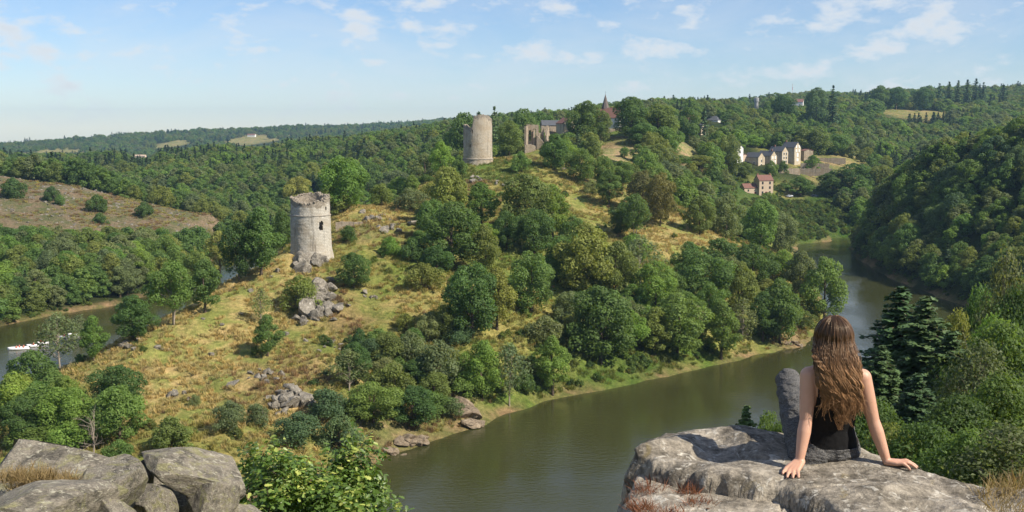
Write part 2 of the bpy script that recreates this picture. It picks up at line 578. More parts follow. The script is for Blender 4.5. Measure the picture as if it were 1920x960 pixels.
bank = (sstep(4.2, 0.8, SD) * (flat_y < 700))[:, None] * sstep(-0.2, 0.1, fbm(flat_x / 14, flat_y / 14, seed=3))[:, None]
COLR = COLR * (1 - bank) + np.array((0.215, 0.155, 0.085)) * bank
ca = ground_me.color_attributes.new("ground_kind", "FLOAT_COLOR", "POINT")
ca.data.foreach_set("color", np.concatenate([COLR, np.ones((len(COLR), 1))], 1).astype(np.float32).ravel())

gm, n_, l_, b_ = mat_new("hillside_ground")
at_ = n_.new("ShaderNodeVertexColor")
at_.layer_name = "ground_kind"
geo = n_.new("ShaderNodeNewGeometry")
pos = geo.outputs["Position"]
f1 = noise(n_, l_, 0.11, 6, 0.62, pos, 0.4)
f2 = noise(n_, l_, 0.9, 6, 0.7, pos)
f3 = noise(n_, l_, 4.5, 3, 0.6, pos)
c1 = mixc(n_, l_, ramp(n_, l_, f1, 0.36, 0.66), (0.62, 0.84, 0.55), (1.22, 1.12, 1.18))
c2 = mixc(n_, l_, ramp(n_, l_, f2, 0.3, 0.72), (0.58, 0.62, 0.52), (1.28, 1.24, 1.2))
c3 = mixc(n_, l_, ramp(n_, l_, f3, 0.25, 0.75), (0.7, 0.7, 0.7), (1.25, 1.25, 1.25))
cc = mixc(n_, l_, 1.0, at_.outputs[0], c1, "MULTIPLY")
cc = mixc(n_, l_, 1.0, cc, c2, "MULTIPLY")
cc = mixc(n_, l_, 1.0, cc, c3, "MULTIPLY")
l_.new(cc, b_.inputs["Base Color"])
b_.inputs["Roughness"].default_value = 0.95
b_.inputs["Specular IOR Level"].default_value = 0.1
nb = bump(n_, l_, f2, 0.9, 0.5, b_)
bump(n_, l_, f3, 0.8, 0.15, b_, nb)
ground = link("ground", ground_me, gm)
tag(ground, "hilly ground of dry straw and green grass round the lake", kind="structure")

# ------------------------------------------------------------------ water
wm, n_, l_, b_ = mat_new("lake_water")
geo = n_.new("ShaderNodeNewGeometry")
mp = n_.new("ShaderNodeMapping")
mp.inputs["Scale"].default_value = (0.55, 1.0, 1.0)
l_.new(geo.outputs["Position"], mp.inputs[0])
w1 = noise(n_, l_, 1.1, 4, 0.6, mp.outputs[0], 0.2)
w2 = noise(n_, l_, 0.16, 3, 0.5, mp.outputs[0])
patch = noise(n_, l_, 0.022, 3, 0.55, geo.outputs["Position"], 0.6)
bmp = n_.new("ShaderNodeBump")
bmp.inputs["Distance"].default_value = 0.14
l_.new(ramp(n_, l_, patch, 0.36, 0.62, 0.16, 0.75), bmp.inputs["Strength"])
l_.new(w1, bmp.inputs["Height"])
bm2 = n_.new("ShaderNodeBump")
bm2.inputs["Distance"].default_value = 0.25
bm2.inputs["Strength"].default_value = 0.10
l_.new(w2, bm2.inputs["Height"])
l_.new(bmp.outputs[0], bm2.inputs["Normal"])
l_.new(bm2.outputs[0], b_.inputs["Normal"])
l_.new(mixc(n_, l_, patch, (0.036, 0.038, 0.012), (0.050, 0.052, 0.019)), b_.inputs["Base Color"])
b_.inputs["Roughness"].default_value = 0.09
b_.inputs["IOR"].default_value = 1.333
b_.inputs["Specular IOR Level"].default_value = 0.5
wx = np.linspace(-420, 420, 43)
wy = np.linspace(60, 760, 36)
WX, WY = np.meshgrid(wx, wy)
ii = np.arange(WX.size).reshape(WX.shape)
wq = np.stack([ii[:-1, :-1], ii[:-1, 1:], ii[1:, 1:], ii[1:, :-1]], -1).reshape(-1, 4)
water = link("water", mesh_np("water", np.stack([WX.ravel(), WY.ravel(), np.zeros(WX.size)], -1), wq), wm)
tag(water, "olive brown lake winding round the wooded spur", kind="structure")
# ------------------------------------------------------------------ foliage materials
def foliage_mat(name, transl=0.48, rough=0.55, own=None):
    m, n, l, b = mat_new(name)
    oi = n.new("ShaderNodeObjectInfo")
    at = n.new("ShaderNodeAttribute")
    at.attribute_name = "tint"
    var = mixc(n, l, oi.outputs["Random"], (0.80, 0.86, 0.88), (1.22, 1.12, 0.98))
    c = mixc(n, l, 1.0, oi.outputs["Color"] if own is None else own, var, "MULTIPLY")
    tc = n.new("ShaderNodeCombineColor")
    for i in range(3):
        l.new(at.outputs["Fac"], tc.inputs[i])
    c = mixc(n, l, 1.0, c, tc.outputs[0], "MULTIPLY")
    l.new(c, b.inputs["Base Color"])
    b.inputs["Roughness"].default_value = rough
    b.inputs["Specular IOR Level"].default_value = 0.25
    tr = n.new("ShaderNodeBsdfTranslucent")
    l.new(mixc(n, l, 1.0, c, (1.55, 1.5, 0.7), "MULTIPLY"), tr.inputs["Color"])
    mx = n.new("ShaderNodeMixShader")
    mx.inputs[0].default_value = transl
    l.new(b.outputs[0], mx.inputs[1])
    l.new(tr.outputs[0], mx.inputs[2])
    l.new(mx.outputs[0], n["Material Output"].inputs["Surface"])
    return m


M_LEAF = foliage_mat("leaves")
M_NEEDLE = foliage_mat("needles", 0.15, 0.6)
M_BARK = plain("bark", (0.11, 0.085, 0.062), 0.9, 0.45, 2.2, 0.1, bumpd=0.05)
M_PALEBARK = plain("pale_bark", (0.33, 0.28, 0.22), 0.9, 0.35, 1.6, 0.1)
M_DEAD = plain("dead_wood", (0.30, 0.255, 0.205), 0.9, 0.3, 2.0, 0.1)

GREENS = {"dark": (0.052, 0.088, 0.026), "mid": (0.074, 0.116, 0.032), "olive": (0.096, 0.118, 0.034), "bright": (0.086, 0.138, 0.031), "lime": (0.118, 0.158, 0.035),
          "yellow": (0.122, 0.138, 0.038), "grey": (0.090, 0.112, 0.052), "blue": (0.060, 0.094, 0.045), "rust": (0.112, 0.102, 0.038), "fir": (0.040, 0.070, 0.028)}


def unit(v):
    return v / np.maximum(np.linalg.norm(v, axis=-1, keepdims=True), 1e-9)


def leaf_quads(c, nrm, size, r, elong=1.0):
    """Small bent leaf-spray faces at points c facing nrm."""
    k = len(c)
    nrm = unit(nrm)
    a = unit(np.cross(nrm, r.normal(size=(k, 3))))
    b = np.cross(nrm, a)
    s = size[:, None]
    j = lambda: (0.75 + 0.5 * r.random((k, 1)))
    v = np.stack([c - a * s * 0.62 * j() * elong, c + b * s * 0.46 * j() - nrm * s * 0.16, c + a * s * 0.62 * j() * elong, c - b * s * 0.46 * j() - nrm * s * 0.16], 1)
    return v.reshape(-1, 3), np.arange(k * 4).reshape(-1, 4)


def set_tint(me, t):
    a = me.attributes.new("tint", "FLOAT", "POINT")
    a.data.foreach_set("value", np.repeat(t, 4).astype(np.float32))


def lobes_for(r, H, zb, R, nl, prof):
    t = np.clip((np.arange(nl) + r.random(nl)) / nl, 0.03, 0.97)
    rad = R * prof(t)
    lr = R * (0.24 + 0.16 * r.random(nl)) * (0.75 + 0.4 * np.sin(np.pi * t))
    ang = np.arange(nl) * 2.39996 + r.normal(size=nl) * 0.5
    rr = np.maximum(rad - lr * 0.75, 0) * (0.55 + 0.55 * np.sqrt(r.random(nl)))
    rr = rr * np.where((r.random(nl) < 0.22) & (t < 0.75), 1.28, 1.0)
    z = zb + t * (H - zb - lr * 0.5) + np.where(t < 0.8, r.normal(size=nl) * 0.03 * H, 0)
    sq = 1 + 0.14 * r.normal()
    return np.stack([np.cos(ang) * rr * sq, np.sin(ang) * rr / sq, z], 1), lr


PROFILES = {"round": lambda t: np.sin(np.pi * np.clip(0.12 + 0.86 * t, 0, 1)) ** 0.6,
            "tall": lambda t: np.sin(np.pi * np.clip(0.14 + 0.84 * t ** 0.9, 0, 1)) ** 0.8,
            "broad": lambda t: np.clip(1.02 - t ** 2.6, 0, 1) ** 0.55,
            "bush": lambda t: np.clip(1.0 - t ** 2.0, 0, 1) ** 0.5}


def crown_mesh(name, seed, H=12.0, zb=2.6, R=4.6, nl=24, leaves=4500, ls=0.42, prof="round", inner=0.12, ragged=0.25, density=1.0):
    r = np.random.default_rng(seed)
    c, lr = lobes_for(r, H, zb, R, nl, PROFILES[prof])
    n = int(leaves * 1.9)
    w = lr ** 2 * (0.6 + 0.8 * r.random(nl) * density)
    li = r.choice(nl, n, p=w / w.sum())
    u = unit(r.normal(size=(n, 3)) + np.array((0, 0, 0.35)))
    rad = lr[li] * (0.72 + ragged * 1.25 * r.random(n) ** 1.4)
    p = c[li] + u * rad[:, None] * np.array((1, 1, 0.82))
    d = np.linalg.norm((p[:, None, :] - c[None]) / np.array((1, 1, 0.82)), axis=2) / lr[None]
    d[np.arange(n), li] = 9
    keep = d.min(1) > 0.66
    p, u, li = p[keep][:leaves], u[keep][:leaves], li[keep][:leaves]
    k = len(p)
    nrm = u * 0.75 + r.normal(size=(k, 3)) * 0.42 + np.array((0, 0, 0.28))
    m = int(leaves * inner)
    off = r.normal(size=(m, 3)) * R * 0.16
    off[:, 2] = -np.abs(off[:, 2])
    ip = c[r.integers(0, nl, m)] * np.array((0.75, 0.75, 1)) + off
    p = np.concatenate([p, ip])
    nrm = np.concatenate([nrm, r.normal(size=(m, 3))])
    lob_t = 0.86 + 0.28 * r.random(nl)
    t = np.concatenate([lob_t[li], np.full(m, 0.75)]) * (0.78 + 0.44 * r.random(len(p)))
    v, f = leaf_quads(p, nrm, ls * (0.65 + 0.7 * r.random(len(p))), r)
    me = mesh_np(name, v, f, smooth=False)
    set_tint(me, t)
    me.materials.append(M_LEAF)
    return me, c, lr


def trunk_mesh(name, seed, H, c, lr, r0=0.24, limbs=9, mat=None, forks=1, twigs=0):
    r = random.Random(seed)
    mb = MB()
    order = sorted(range(len(c)), key=lambda i: r.random())
    for k in range(forks):
        a = r.random() * 6.28
        lean = 0.05 * H if forks == 1 else 0.11 * H
        tx, ty = math.cos(a) * lean * r.uniform(0.4, 1), math.sin(a) * lean * r.uniform(0.4, 1)
        o = 0.0 if forks == 1 else 0.25
        pts = [(math.cos(a) * o, math.sin(a) * o, -0.8), (math.cos(a) * o, math.sin(a) * o, 0.06 * H)]
        for t in (0.25, 0.45, 0.65, 0.82):
            pts.append((tx * t + math.cos(a) * o + r.uniform(-1, 1) * 0.012 * H, ty * t + math.sin(a) * o + r.uniform(-1, 1) * 0.012 * H, t * H))
        rad = [r0 * 1.35, r0, r0 * 0.85, r0 * 0.68, r0 * 0.42, r0 * 0.15]
        if forks > 1:
            rad = [x * 0.6 for x in rad]
        mb.tube(pts, rad, 7)
        for i in order[k::forks][:limbs // forks]:
            q = Vector(c[i])
            z0 = min(max(q.z * r.uniform(0.45, 0.7), 0.14 * H), 0.7 * H)
            t = z0 / H
            base = Vector((tx * t + math.cos(a) * o, ty * t + math.sin(a) * o, z0))
            mid = (base + q) / 2 + Vector((0, 0, 0.04 * H * r.uniform(-0.3, 1)))
            mb.tube([base, mid, q], [r0 * 0.4, r0 * 0.26, r0 * 0.1], 5, False)
            for _ in range(twigs):
                e = q + Vector((r.gauss(0, 1), r.gauss(0, 1), r.gauss(0.3, 0.7))) * lr[i] * 0.8
                mb.tube([mid.lerp(q, r.random()), e], [r0 * 0.12, r0 * 0.03], 4, False)
    me = mb.mesh(name, True)
    me.materials.append(mat or M_BARK)
    return me


def conifer_mesh(name, seed, H=20.0, R=4.2, tiers=26, per=8, ls=0.5, step=0.45, z0=0.06, spray=4, powr=0.85):
    r = np.random.default_rng(seed)
    P_, N_, T_ = [], [], []
    tips = []
    for i in range(tiers):
        t = z0 + (1 - z0) * (i + r.random() * 0.5) / tiers
        z = t * H
        L = R * (1 - t) ** powr * (0.8 + 0.4 * r.random()) + 0.15
        nb = max(3, int(per * (0.6 + 0.5 * (1 - t))))
        a0 = r.random() * 6.28
        for k in range(nb):
            a = a0 + 6.283 * k / nb + r.normal() * 0.18
            Lb = L * (0.66 + 0.45 * r.random())
            q = np.arange(0.12 * Lb, Lb, step)
            if len(q) == 0:
                q = np.array([Lb * 0.6])
            dz = -0.26 * q + 0.035 * q * q / max(Lb, 1) * 2
            dirv = np.array((math.cos(a), math.sin(a), 0))
            side = np.array((-math.sin(a), math.cos(a), 0))
            tips.append((z, dirv * Lb + np.array((0, 0, z + dz[-1]))))
            for s in range(spray):
                wdt = 0.26 * Lb * (1 - q / Lb * 0.75) + 0.08
                off = r.uniform(-1, 1, len(q)) * wdt
                pp = dirv[None] * q[:, None] + side[None] * off[:, None] + np.stack([np.zeros(len(q)), np.zeros(len(q)), z + dz - np.abs(off) * 0.25 + r.normal(size=len(q)) * 0.02 * ls / 0.1], 1)
                P_.append(pp)
                N_.append(np.tile(np.array((0, 0, 1.0)) + dirv * 0.45, (len(q), 1)) + r.normal(size=(len(q), 3)) * 0.55)
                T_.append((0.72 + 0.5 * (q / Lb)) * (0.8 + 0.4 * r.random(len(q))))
    p, nr, t = np.concatenate(P_), np.concatenate(N_), np.concatenate(T_)
    v, f = leaf_quads(p, nr, ls * (0.6 + 0.7 * r.random(len(p))), r, 1.25)
    me = mesh_np(name, v, f, smooth=False)
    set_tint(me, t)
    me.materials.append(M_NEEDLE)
    mb = MB()
    mb.tube([(0, 0, -1), (0, 0, 0.3 * H), (0, 0, 0.97 * H)], [R * 0.085, R * 0.06, 0.03], 7)
    for z, e in tips[::3]:
        mb.tube([(0, 0, z), e], [0.05 * R * 0.3, 0.012], 4, False)
    tr = mb.mesh(name + "_trunk", True)
    tr.materials.append(M_BARK)
    return me, tr


# protos: kind -> list of (crown mesh, trunk mesh, height, half width)
PROTO = {}


def add_proto(kind, seed, H, R, trunk_kw=None, **kw):
    cm, c, lr = crown_mesh("crown", seed, H=H, R=R, **kw)
    tk = dict(r0=0.022 * H, limbs=9)
    tk.update(trunk_kw or {})
    tm = trunk_mesh("trunk", seed + 1, H, c, lr, **tk)
    PROTO.setdefault(kind, []).append((cm, tm, H, R * 1.04))


for s in range(4):
    add_proto("oak", 100 + s, 12, 5.2, zb=1.9, nl=30, leaves=7600, ls=0.33, prof="round")
for s in range(3):
    add_proto("ash", 200 + s, 14, 4.2, zb=3.0, nl=28, leaves=6400, ls=0.33, prof="tall", ragged=0.32)
for s in range(3):
    add_proto("scrub", 300 + s, 6, 3.3, dict(r0=0.11, forks=3, limbs=9), zb=0.7, nl=20, leaves=3400, ls=0.28, prof="broad", ragged=0.45)
for s in range(3):
    add_proto("bush", 400 + s, 5, 3.2, dict(r0=0.10, forks=3, limbs=6), zb=0.2, nl=20, leaves=3400, ls=0.27, prof="bush")
for s in range(2):
    add_proto("sparse", 500 + s, 11, 3.6, dict(r0=0.16, limbs=18, twigs=5, mat=M_DEAD), zb=2.5, nl=22, leaves=1300, ls=0.36, prof="tall", ragged=0.6, inner=0.05)
for s in range(2):
    add_proto("pale", 520 + s, 13, 4.6, dict(r0=0.26, forks=3, limbs=9, mat=M_PALEBARK), zb=4.0, nl=26, leaves=6000, ls=0.33, prof="round", ragged=0.35)
for s in range(2):
    cm, tm = conifer_mesh("crown", 600 + s, 18, 3.6, tiers=24, per=8, ls=0.55, step=0.5, spray=3)
    PROTO.setdefault("fir", []).append((cm, tm, 18, 3.6))
for s in range(2):
    cm, tm = conifer_mesh("crown", 640 + s, 22, 4.6, tiers=52, per=13, ls=0.24, step=0.24, spray=8, powr=0.86)
    PROTO.setdefault("near_fir", []).append((cm, tm, 22, 4.6))
for s in range(3):
    add_proto("near_oak", 660 + s, 12, 5.0, zb=1.4, nl=46, leaves=24000, ls=0.20, prof="round", ragged=0.38)
for s in range(2):
    add_proto("near_sparse", 680 + s, 11, 3.4, dict(r0=0.13, limbs=24, twigs=9, mat=M_DEAD), zb=1.8, nl=32, leaves=9000, ls=0.17, prof="tall", ragged=0.65, inner=0.05)


def dead_tree(name, seed, H):
    r = random.Random(seed)
    mb = MB()

    def grow(p, d, L, rad, depth):
        q = p + d * L * 0.5 + Vector((r.uniform(-1, 1), r.uniform(-1, 1), 0)) * L * 0.06
        e = p + d * L
        mb.tube([p, q, e], [rad, rad * 0.8, rad * 0.55], 6 if depth < 2 else 4, False)
        if depth >= 4:
            return
        for _ in range(3 if depth else 5):
            nd = (d + Vector((r.gauss(0, 0.75), r.gauss(0, 0.75), r.gauss(0.05, 0.35)))).normalized()
            grow(p.lerp(e, r.uniform(0.45, 1.0)), nd, L * r.uniform(0.5, 0.75), rad * 0.5, depth + 1)
    grow(Vector((0, 0, -0.3)), Vector((0.03, 0, 1)), H * 0.5, 0.02 * H, 0)
    me = mb.mesh(name, True)
    me.materials.append(M_DEAD)
    return me


def plant_tree(kind, loc, h, hw, green, label, group=None, category="tree", name=None, variant=None, rz=None):
    ps = PROTO[kind]
    cm, tm, H, R = ps[(variant if variant is not None else random.randrange(len(ps))) % len(ps)]
    names = {"oak": "broadleaf_tree", "ash": "broadleaf_tree", "pale": "broadleaf_tree", "near_oak": "broadleaf_tree", "scrub": "scrub_tree", "bush": "bush", "sparse": "thin_tree", "near_sparse": "thin_tree",
             "fir": "fir_tree", "near_fir": "fir_tree"}
    root = link(name or names[kind], None, loc=loc, rz=random.random() * 6.28 if rz is None else rz)
    sz = h / H
    sx = (hw / R) if hw else sz
    root.scale = (sx, sx, sz)
    tag(root, label, category, group)
    cr = link("crown", cm, parent=root)
    g = GREENS[green] if isinstance(green, str) else green
    k = random.uniform(0.9, 1.1) * (1.65 if kind.startswith("near") else 2.05)
    cr.color = (g[0] * k * random.uniform(0.94, 1.06), g[1] * k, g[2] * k, 1)
    link("trunk", tm, parent=root)
    return root


PLANTED = []          # x, y, radius of trees already standing


def tree_at(px, pyb, pyt, hwpx, kind, green, label, group=None, category=None, Y=None):
    q = hit(px, pyb) if Y is None else None
    if q is None:
        a = P(px, pyb, Y)
        q = np.array((a[0], a[1], hz(a[0], a[1])))
    dep = q[1] / CT
    top = P(px, pyt, q[1])[2]
    h = max(top - q[2], 1.2)
    hw = max(hwpx / FPX * dep, h / (5.5 if kind == "fir" else 3.2))
    PLANTED.append((q[0], q[1], hw))
    cat = category or ("bush" if kind == "bush" else "tree")
    return plant_tree(kind, (q[0], q[1], q[2] - 0.15), h, hw, green, label, group, cat)


SPUR = "trees on the spur"
TREES = [  # photo base x, base y, top y, half width, kind, green, label
    (325, 609, 488, 44, "pale", "mid", "tall tree with three pale trunks on the ridge above the lake"),
    (385, 587, 484, 36, "ash", "mid", "slender-trunked tree beside the pale-trunked one on the ridge"),
    (250, 640, 552, 46, "oak", "dark", "dark bushy tree overhanging the lake at the ridge edge"),
    (176, 676, 590, 28, "ash", "bright", "small tree with ivy on its pale trunk at the water's edge"),
    (112, 690, 585, 42, "sparse", "grey", "thin grey-green tree in front of the boats"),
    (150, 640, 590, 26, "sparse", "grey", "faint leafless-looking tree by the left arm of the lake"),
    (62, 722, 655, 46, "bush", "dark", "dark bush at the shore below the white boat"),
    (28, 765, 695, 44, "bush", "lime", "yellow-green bush at the shore, lowest on the far left"),
    (95, 740, 690, 40, "bush", "mid", "mid green bush behind the yellow-green shore bush"),
    (490, 516, 386, 44, "ash", "mid", "tall tree with pale trunk left of the short round tower"),
    (448, 530, 412, 38, "oak", "dark", "dark tree leaning beside the path left of the short tower"),
    (412, 520, 432, 30, "ash", "yellow", "yellow-green tree behind the ridge left of the tower"),
    (530, 470, 395, 26, "oak", "dark", "dark tree touching the left wall of the short tower"),
    (370, 540, 470, 30, "oak", "mid", "round tree on the lake side of the ridge"),
    (502, 668, 588, 30, "ash", "mid", "lone small tree with straight dark trunk on the dry slope"),
    (490, 606, 540, 22, "sparse", "grey", "thin small tree above the lone tree on the slope"),
    (565, 582, 516, 36, "scrub", "olive", "small flat-topped tree on the rock face under the tower"),
    (664, 542, 472, 34, "oak", "dark", "round dark tree just right of the short tower's foot"),
    (222, 772, 682, 54, "oak", "dark", "broad round tree on the lower slope of the spur tip"),
    (120, 822, 722, 56, "oak", "bright", "broad bright tree beside the dead tree"),
    (40, 830, 745, 48, "oak", "dark", "dark tree at the foot of the spur by the frame edge"),
    (180, 800, 745, 40, "bush", "mid", "bush between the two broad trees at the spur tip"),
    (320, 842, 780, 46, "bush", "olive", "round olive bush behind the split boulder"),
    (225, 862, 822, 30, "bush", "mid", "small green bush between the two boulders"),
    (432, 806, 750, 34, "scrub", "grey", "grey-green shrub on the dry slope above the oak bush"),
    (482, 802, 756, 26, "scrub", "grey", "greyish shrub beside the slabby rock outcrop"),
    (365, 765, 738, 12, "scrub", "grey", "tiny grey shrub among small stones"),
    (655, 735, 652, 38, "sparse", "grey", "half-bare thorny tree at the thicket's upper edge"),
    (612, 790, 728, 42, "scrub", "blue", "bluish shrub below the slabby outcrop"),
    (560, 835, 772, 48, "scrub", "blue", "blue-green shrub rising behind the leafy oak"),
    (640, 845, 775, 44, "bush", "blue", "low blue-green bush at the cliff above the water"),
    (700, 795, 715, 56, "oak", "mid", "spreading tree in the waterside thicket"),
    (775, 800, 722, 52, "oak", "dark", "dark tree above the shore rocks"),
    (735, 760, 680, 44, "scrub", "olive", "olive scrub tree in the middle of the thicket"),
    (665, 720, 640, 36, "oak", "dark", "dark tree below the grey cliff"),
    (822, 730, 640, 46, "scrub", "grey", "wide grey-green scrub tree above the shore boulder"),
    (770, 690, 620, 34, "scrub", "grey", "small pale scrub tree on the dry gully"),
    (905, 748, 636, 40, "oak", "bright", "dense bright green tree standing over the water"),
    (955, 762, 642, 24, "sparse", "grey", "thin tree with ivied stem right of the dense bright tree"),
    (985, 740, 690, 22, "bush", "mid", "bush under the thin ivied tree"),
    (1036, 742, 627, 36, "ash", "lime", "light green tree at the waterside below the meadow"),
    (885, 634, 490, 62, "oak", "dark", "largest dark oak in the middle of the spur"),
    (932, 620, 498, 24, "ash", "yellow", "yellowish tree tucked behind the largest oak"),
    (996, 586, 468, 50, "oak", "mid", "rounded oak above the small meadow"),
    (1024, 640, 590, 38, "bush", "grey", "grey bush shading the small meadow"),
    (1126, 682, 534, 72, "oak", "dark", "huge dark oak over the lake shore"),
    (1098, 560, 418, 62, "oak", "olive", "tall olive tree behind the huge shore oak"),
    (1155, 575, 452, 46, "oak", "olive", "olive tree at the shoulder of the tall olive tree"),
    (1050, 530, 440, 40, "oak", "mid", "mid green tree between two oaks on the flank"),
    (1270, 668, 548, 58, "oak", "mid", "wide spreading tree halfway along the shore"),
    (1352, 674, 562, 32, "ash", "mid", "narrow tree with dark trunk near the shore path"),
    (1228, 600, 488, 48, "oak", "bright", "bright leafy tree above the spreading shore tree"),
    (1318, 580, 470, 56, "oak", "mid", "tree with layered crown on the upper flank"),
    (1430, 640, 545, 34, "ash", "dark", "slim dark tree with several stems by the shore"),
    (1462, 644, 522, 48, "oak", "mid", "round tree on stems at the end of the shore meadow"),
    (1392, 640, 560, 28, "sparse", "grey", "sparse brownish tree in the shore row"),
    (1545, 605, 480, 46, "oak", "mid", "tree jutting over the blue water beside the woman's head"),
    (1500, 560, 470, 36, "oak", "grey", "greyish tree left of the one jutting over the water"),
    (1408, 545, 455, 44, "oak", "dark", "dark tree on the right shoulder of the spur"),
    (1350, 505, 446, 42, "scrub", "dark", "low dark tree crowning the bare shoulder"),
    (1385, 590, 490, 40, "oak", "olive", "olive tree in the dense flank wood"),
    (1200, 540, 440, 40, "sparse", "grey", "grey half-bare tree above the flank wood"),
    (1290, 540, 452, 36, "oak", "mid", "tree below the bare straw shoulder"),
    (842, 430, 312, 46, "ash", "olive", "upper tall tree of the central clump"),
    (902, 430, 340, 38, "ash", "bright", "bright yellow-green tree of the central clump"),
    (850, 500, 376, 64, "oak", "dark", "broad dark tree at the foot of the central clump"),
    (812, 455, 372, 36, "oak", "mid", "tree at the left edge of the central clump"),
    (910, 520, 420, 34, "oak", "olive", "olive tree beneath the central clump"),
    (732, 480, 442, 24, "bush", "bright", "bright low bush in the hollow right of the tower"),
    (775, 490, 445, 26, "bush", "dark", "dark low bush in the hollow beside the clump"),
    (985, 450, 324, 56, "oak", "olive", "round olive tree below the green knoll"),
    (1036, 450, 344, 30, "ash", "lime", "light yellow-green tree beside the round olive tree"),
    (1002, 480, 388, 44, "oak", "dark", "dark tree in front of the round olive tree"),
    (950, 470, 392, 26, "oak", "dark", "narrow dark tree between the two upper clumps"),
    (1075, 470, 405, 30, "oak", "mid", "tree at the edge of the straw meadow"),
    (770, 398, 352, 30, "scrub", "grey", "lone low tree with dark trunk casting shadow on the saddle"),
    (715, 385, 344, 22, "scrub", "olive", "small olive tree at the saddle's edge"),
    (740, 372, 318, 40, "oak", "grey", "grey-green tree behind the saddle"),
    (645, 395, 290, 48, "oak", "bright", "big bright tree behind the short tower"),
    (620, 408, 345, 34, "ash", "olive", "olive tree leaning from behind the short tower"),
    (560, 400, 330, 32, "oak", "yellow", "yellowish crown just above the short tower's rim"),
    (690, 372, 300, 34, "oak", "mid", "mid green tree beyond the saddle"),
    (826, 328, 264, 27, "oak", "bright", "bright round tree left of the tall tower"),
    (860, 330, 290, 18, "bush", "mid", "bush at the left foot of the tall tower"),
    (955, 292, 225, 28, "oak", "olive", "round olive-gold tree right of the tall tower"),
    (930, 288, 235, 20, "oak", "dark", "dark tree hugging the tall tower's right wall"),
    (976, 324, 284, 18, "scrub", "mid", "small tree on the green knoll with its shadow"),
    (1040, 320, 250, 34, "oak", "mid", "leafy tree below the ruined walls"),
    (1088, 342, 276, 30, "oak", "mid", "tree on the knoll's right flank"),
    (1062, 305, 262, 22, "oak", "bright", "bright tree behind the leafy one below the ruins"),
    (1110, 366, 336, 16, "scrub", "grey", "small grey tree with round crown on the meadow top"),
    (1142, 386, 316, 28, "ash", "mid", "upright tree casting two shadows on the meadow"),
    (1190, 452, 362, 28, "pale", "mid", "tall tree with pale bare trunk at the meadow edge"),
    (1164, 440, 384, 26, "oak", "dark", "dark low tree left of the pale bare trunk"),
    (1238, 424, 322, 34, "oak", "rust", "rust-tinged tree at the meadow edge"),
    (1205, 390, 318, 34, "oak", "rust", "brownish tree behind the meadow edge"),
    (1210, 340, 278, 30, "oak", "mid", "tree above the brownish tree on the meadow's far edge"),
    (1312, 440, 366, 30, "oak", "olive", "tree on the straw shoulder's right edge"),
    (1362, 452, 362, 36, "oak", "grey", "grey-green tree below the village slope"),
    (1425, 470, 372, 40, "oak", "mid", "broad tree above the far bend of the lake"),
    (1465, 475, 395, 34, "oak", "grey", "greyish tree at the far bend of the lake"),
    (1130, 350, 290, 24, "oak", "mid", "tree above the upright meadow tree"),
    (1165, 350, 300, 26, "oak", "mid", "tree below the sandy bank"),
]
for t in TREES:
    tree_at(*t[:6], t[6], SPUR)

# further trees of the flank wood, thicket and shores between those above
OPEN = [(930, 545, 1040, 665), (1000, 345, 1150, 480), (640, 385, 790, 445), (1205, 405, 1400, 520), (860, 300, 1010, 350), (180, 480, 560, 830), (560, 470, 660, 640), (540, 640, 640, 790), (690, 440, 780, 560)]
rf = random.Random(91)
FILL = [((1050, 490, 1570, 672), 27, 38, (52, 84), (24, 40), ["oak", "oak", "ash", "scrub"], ["mid", "olive", "dark", "bright", "grey"], "in the flank wood"),
        ((640, 600, 880, 815), 20, 26, (36, 62), (18, 32), ["scrub", "scrub", "bush", "oak"], ["grey", "olive", "mid", "dark", "blue"], "in the waterside thicket"),
        ((10, 735, 250, 850), 9, 30, (46, 75), (26, 40), ["oak", "bush", "scrub"], ["mid", "bright", "dark", "lime"], "at the tip of the spur"),
        ((640, 330, 860, 470), 10, 30, (38, 62), (18, 30), ["oak", "scrub", "ash"], ["mid", "olive", "grey", "dark"], "behind the saddle"),
        ((780, 440, 1070, 640), 4, 34, (48, 80), (22, 36), ["oak", "scrub", "oak"], ["mid", "dark", "olive", "bright"], "in the middle of the spur"),
        ((1000, 290, 1330, 420), 8, 28, (36, 60), (18, 28), ["oak", "ash"], ["mid", "olive", "rust", "bright"], "below the ruins and church")]
HUE = {"mid": "mid green", "dark": "dark green", "olive": "olive", "grey": "grey-green", "bright": "bright green", "blue": "bluish green", "rust": "rust-tinged", "yellow": "yellowish", "lime": "lime green"}
SIDE = lambda x, x0, x1: ["western end", "middle", "eastern end"][min(2, int(3 * (x - x0) / (x1 - x0)))]
taken = [(t[0], t[1]) for t in TREES]
for (box, n, gap, hh, ww, kinds, cols, where) in FILL:
    k = tries = 0
    while k < n and tries < 900:
        tries += 1
        x, y = rf.uniform(box[0], box[2]), rf.uniform(box[1], box[3])
        if any(a <= x <= c and b <= y <= d for (a, b, c, d) in OPEN) or any(math.hypot(x - u, (y - v) * 1.3) < gap for u, v in taken):
            continue
        q = hit(x, y)
        if q[2] < 0.8 or q[1] > 600 or shore_sd(q[:1], q[1:2])[0] < 3:
            continue
        taken.append((x, y))
        kind, g = rf.choice(kinds), rf.choice(cols)
        sc = 300.0 / q[1]
        tree_at(x, y, y - rf.uniform(*hh) * sc * (0.6 if kind in ("scrub", "bush") else 1), rf.uniform(*ww) * sc * (0.9 if kind in ("scrub", "bush") else 1), kind, g,
                "%s %s %s, %s, %s" % (HUE[g], {"oak": "round tree", "ash": "tall tree", "scrub": "scrub tree", "bush": "bush"}[kind], where, SIDE(x, box[0], box[2]), "lower row" if y > (box[1] + box[3]) / 2 else "upper row"), "fill-in growth of the spur")
        k += 1

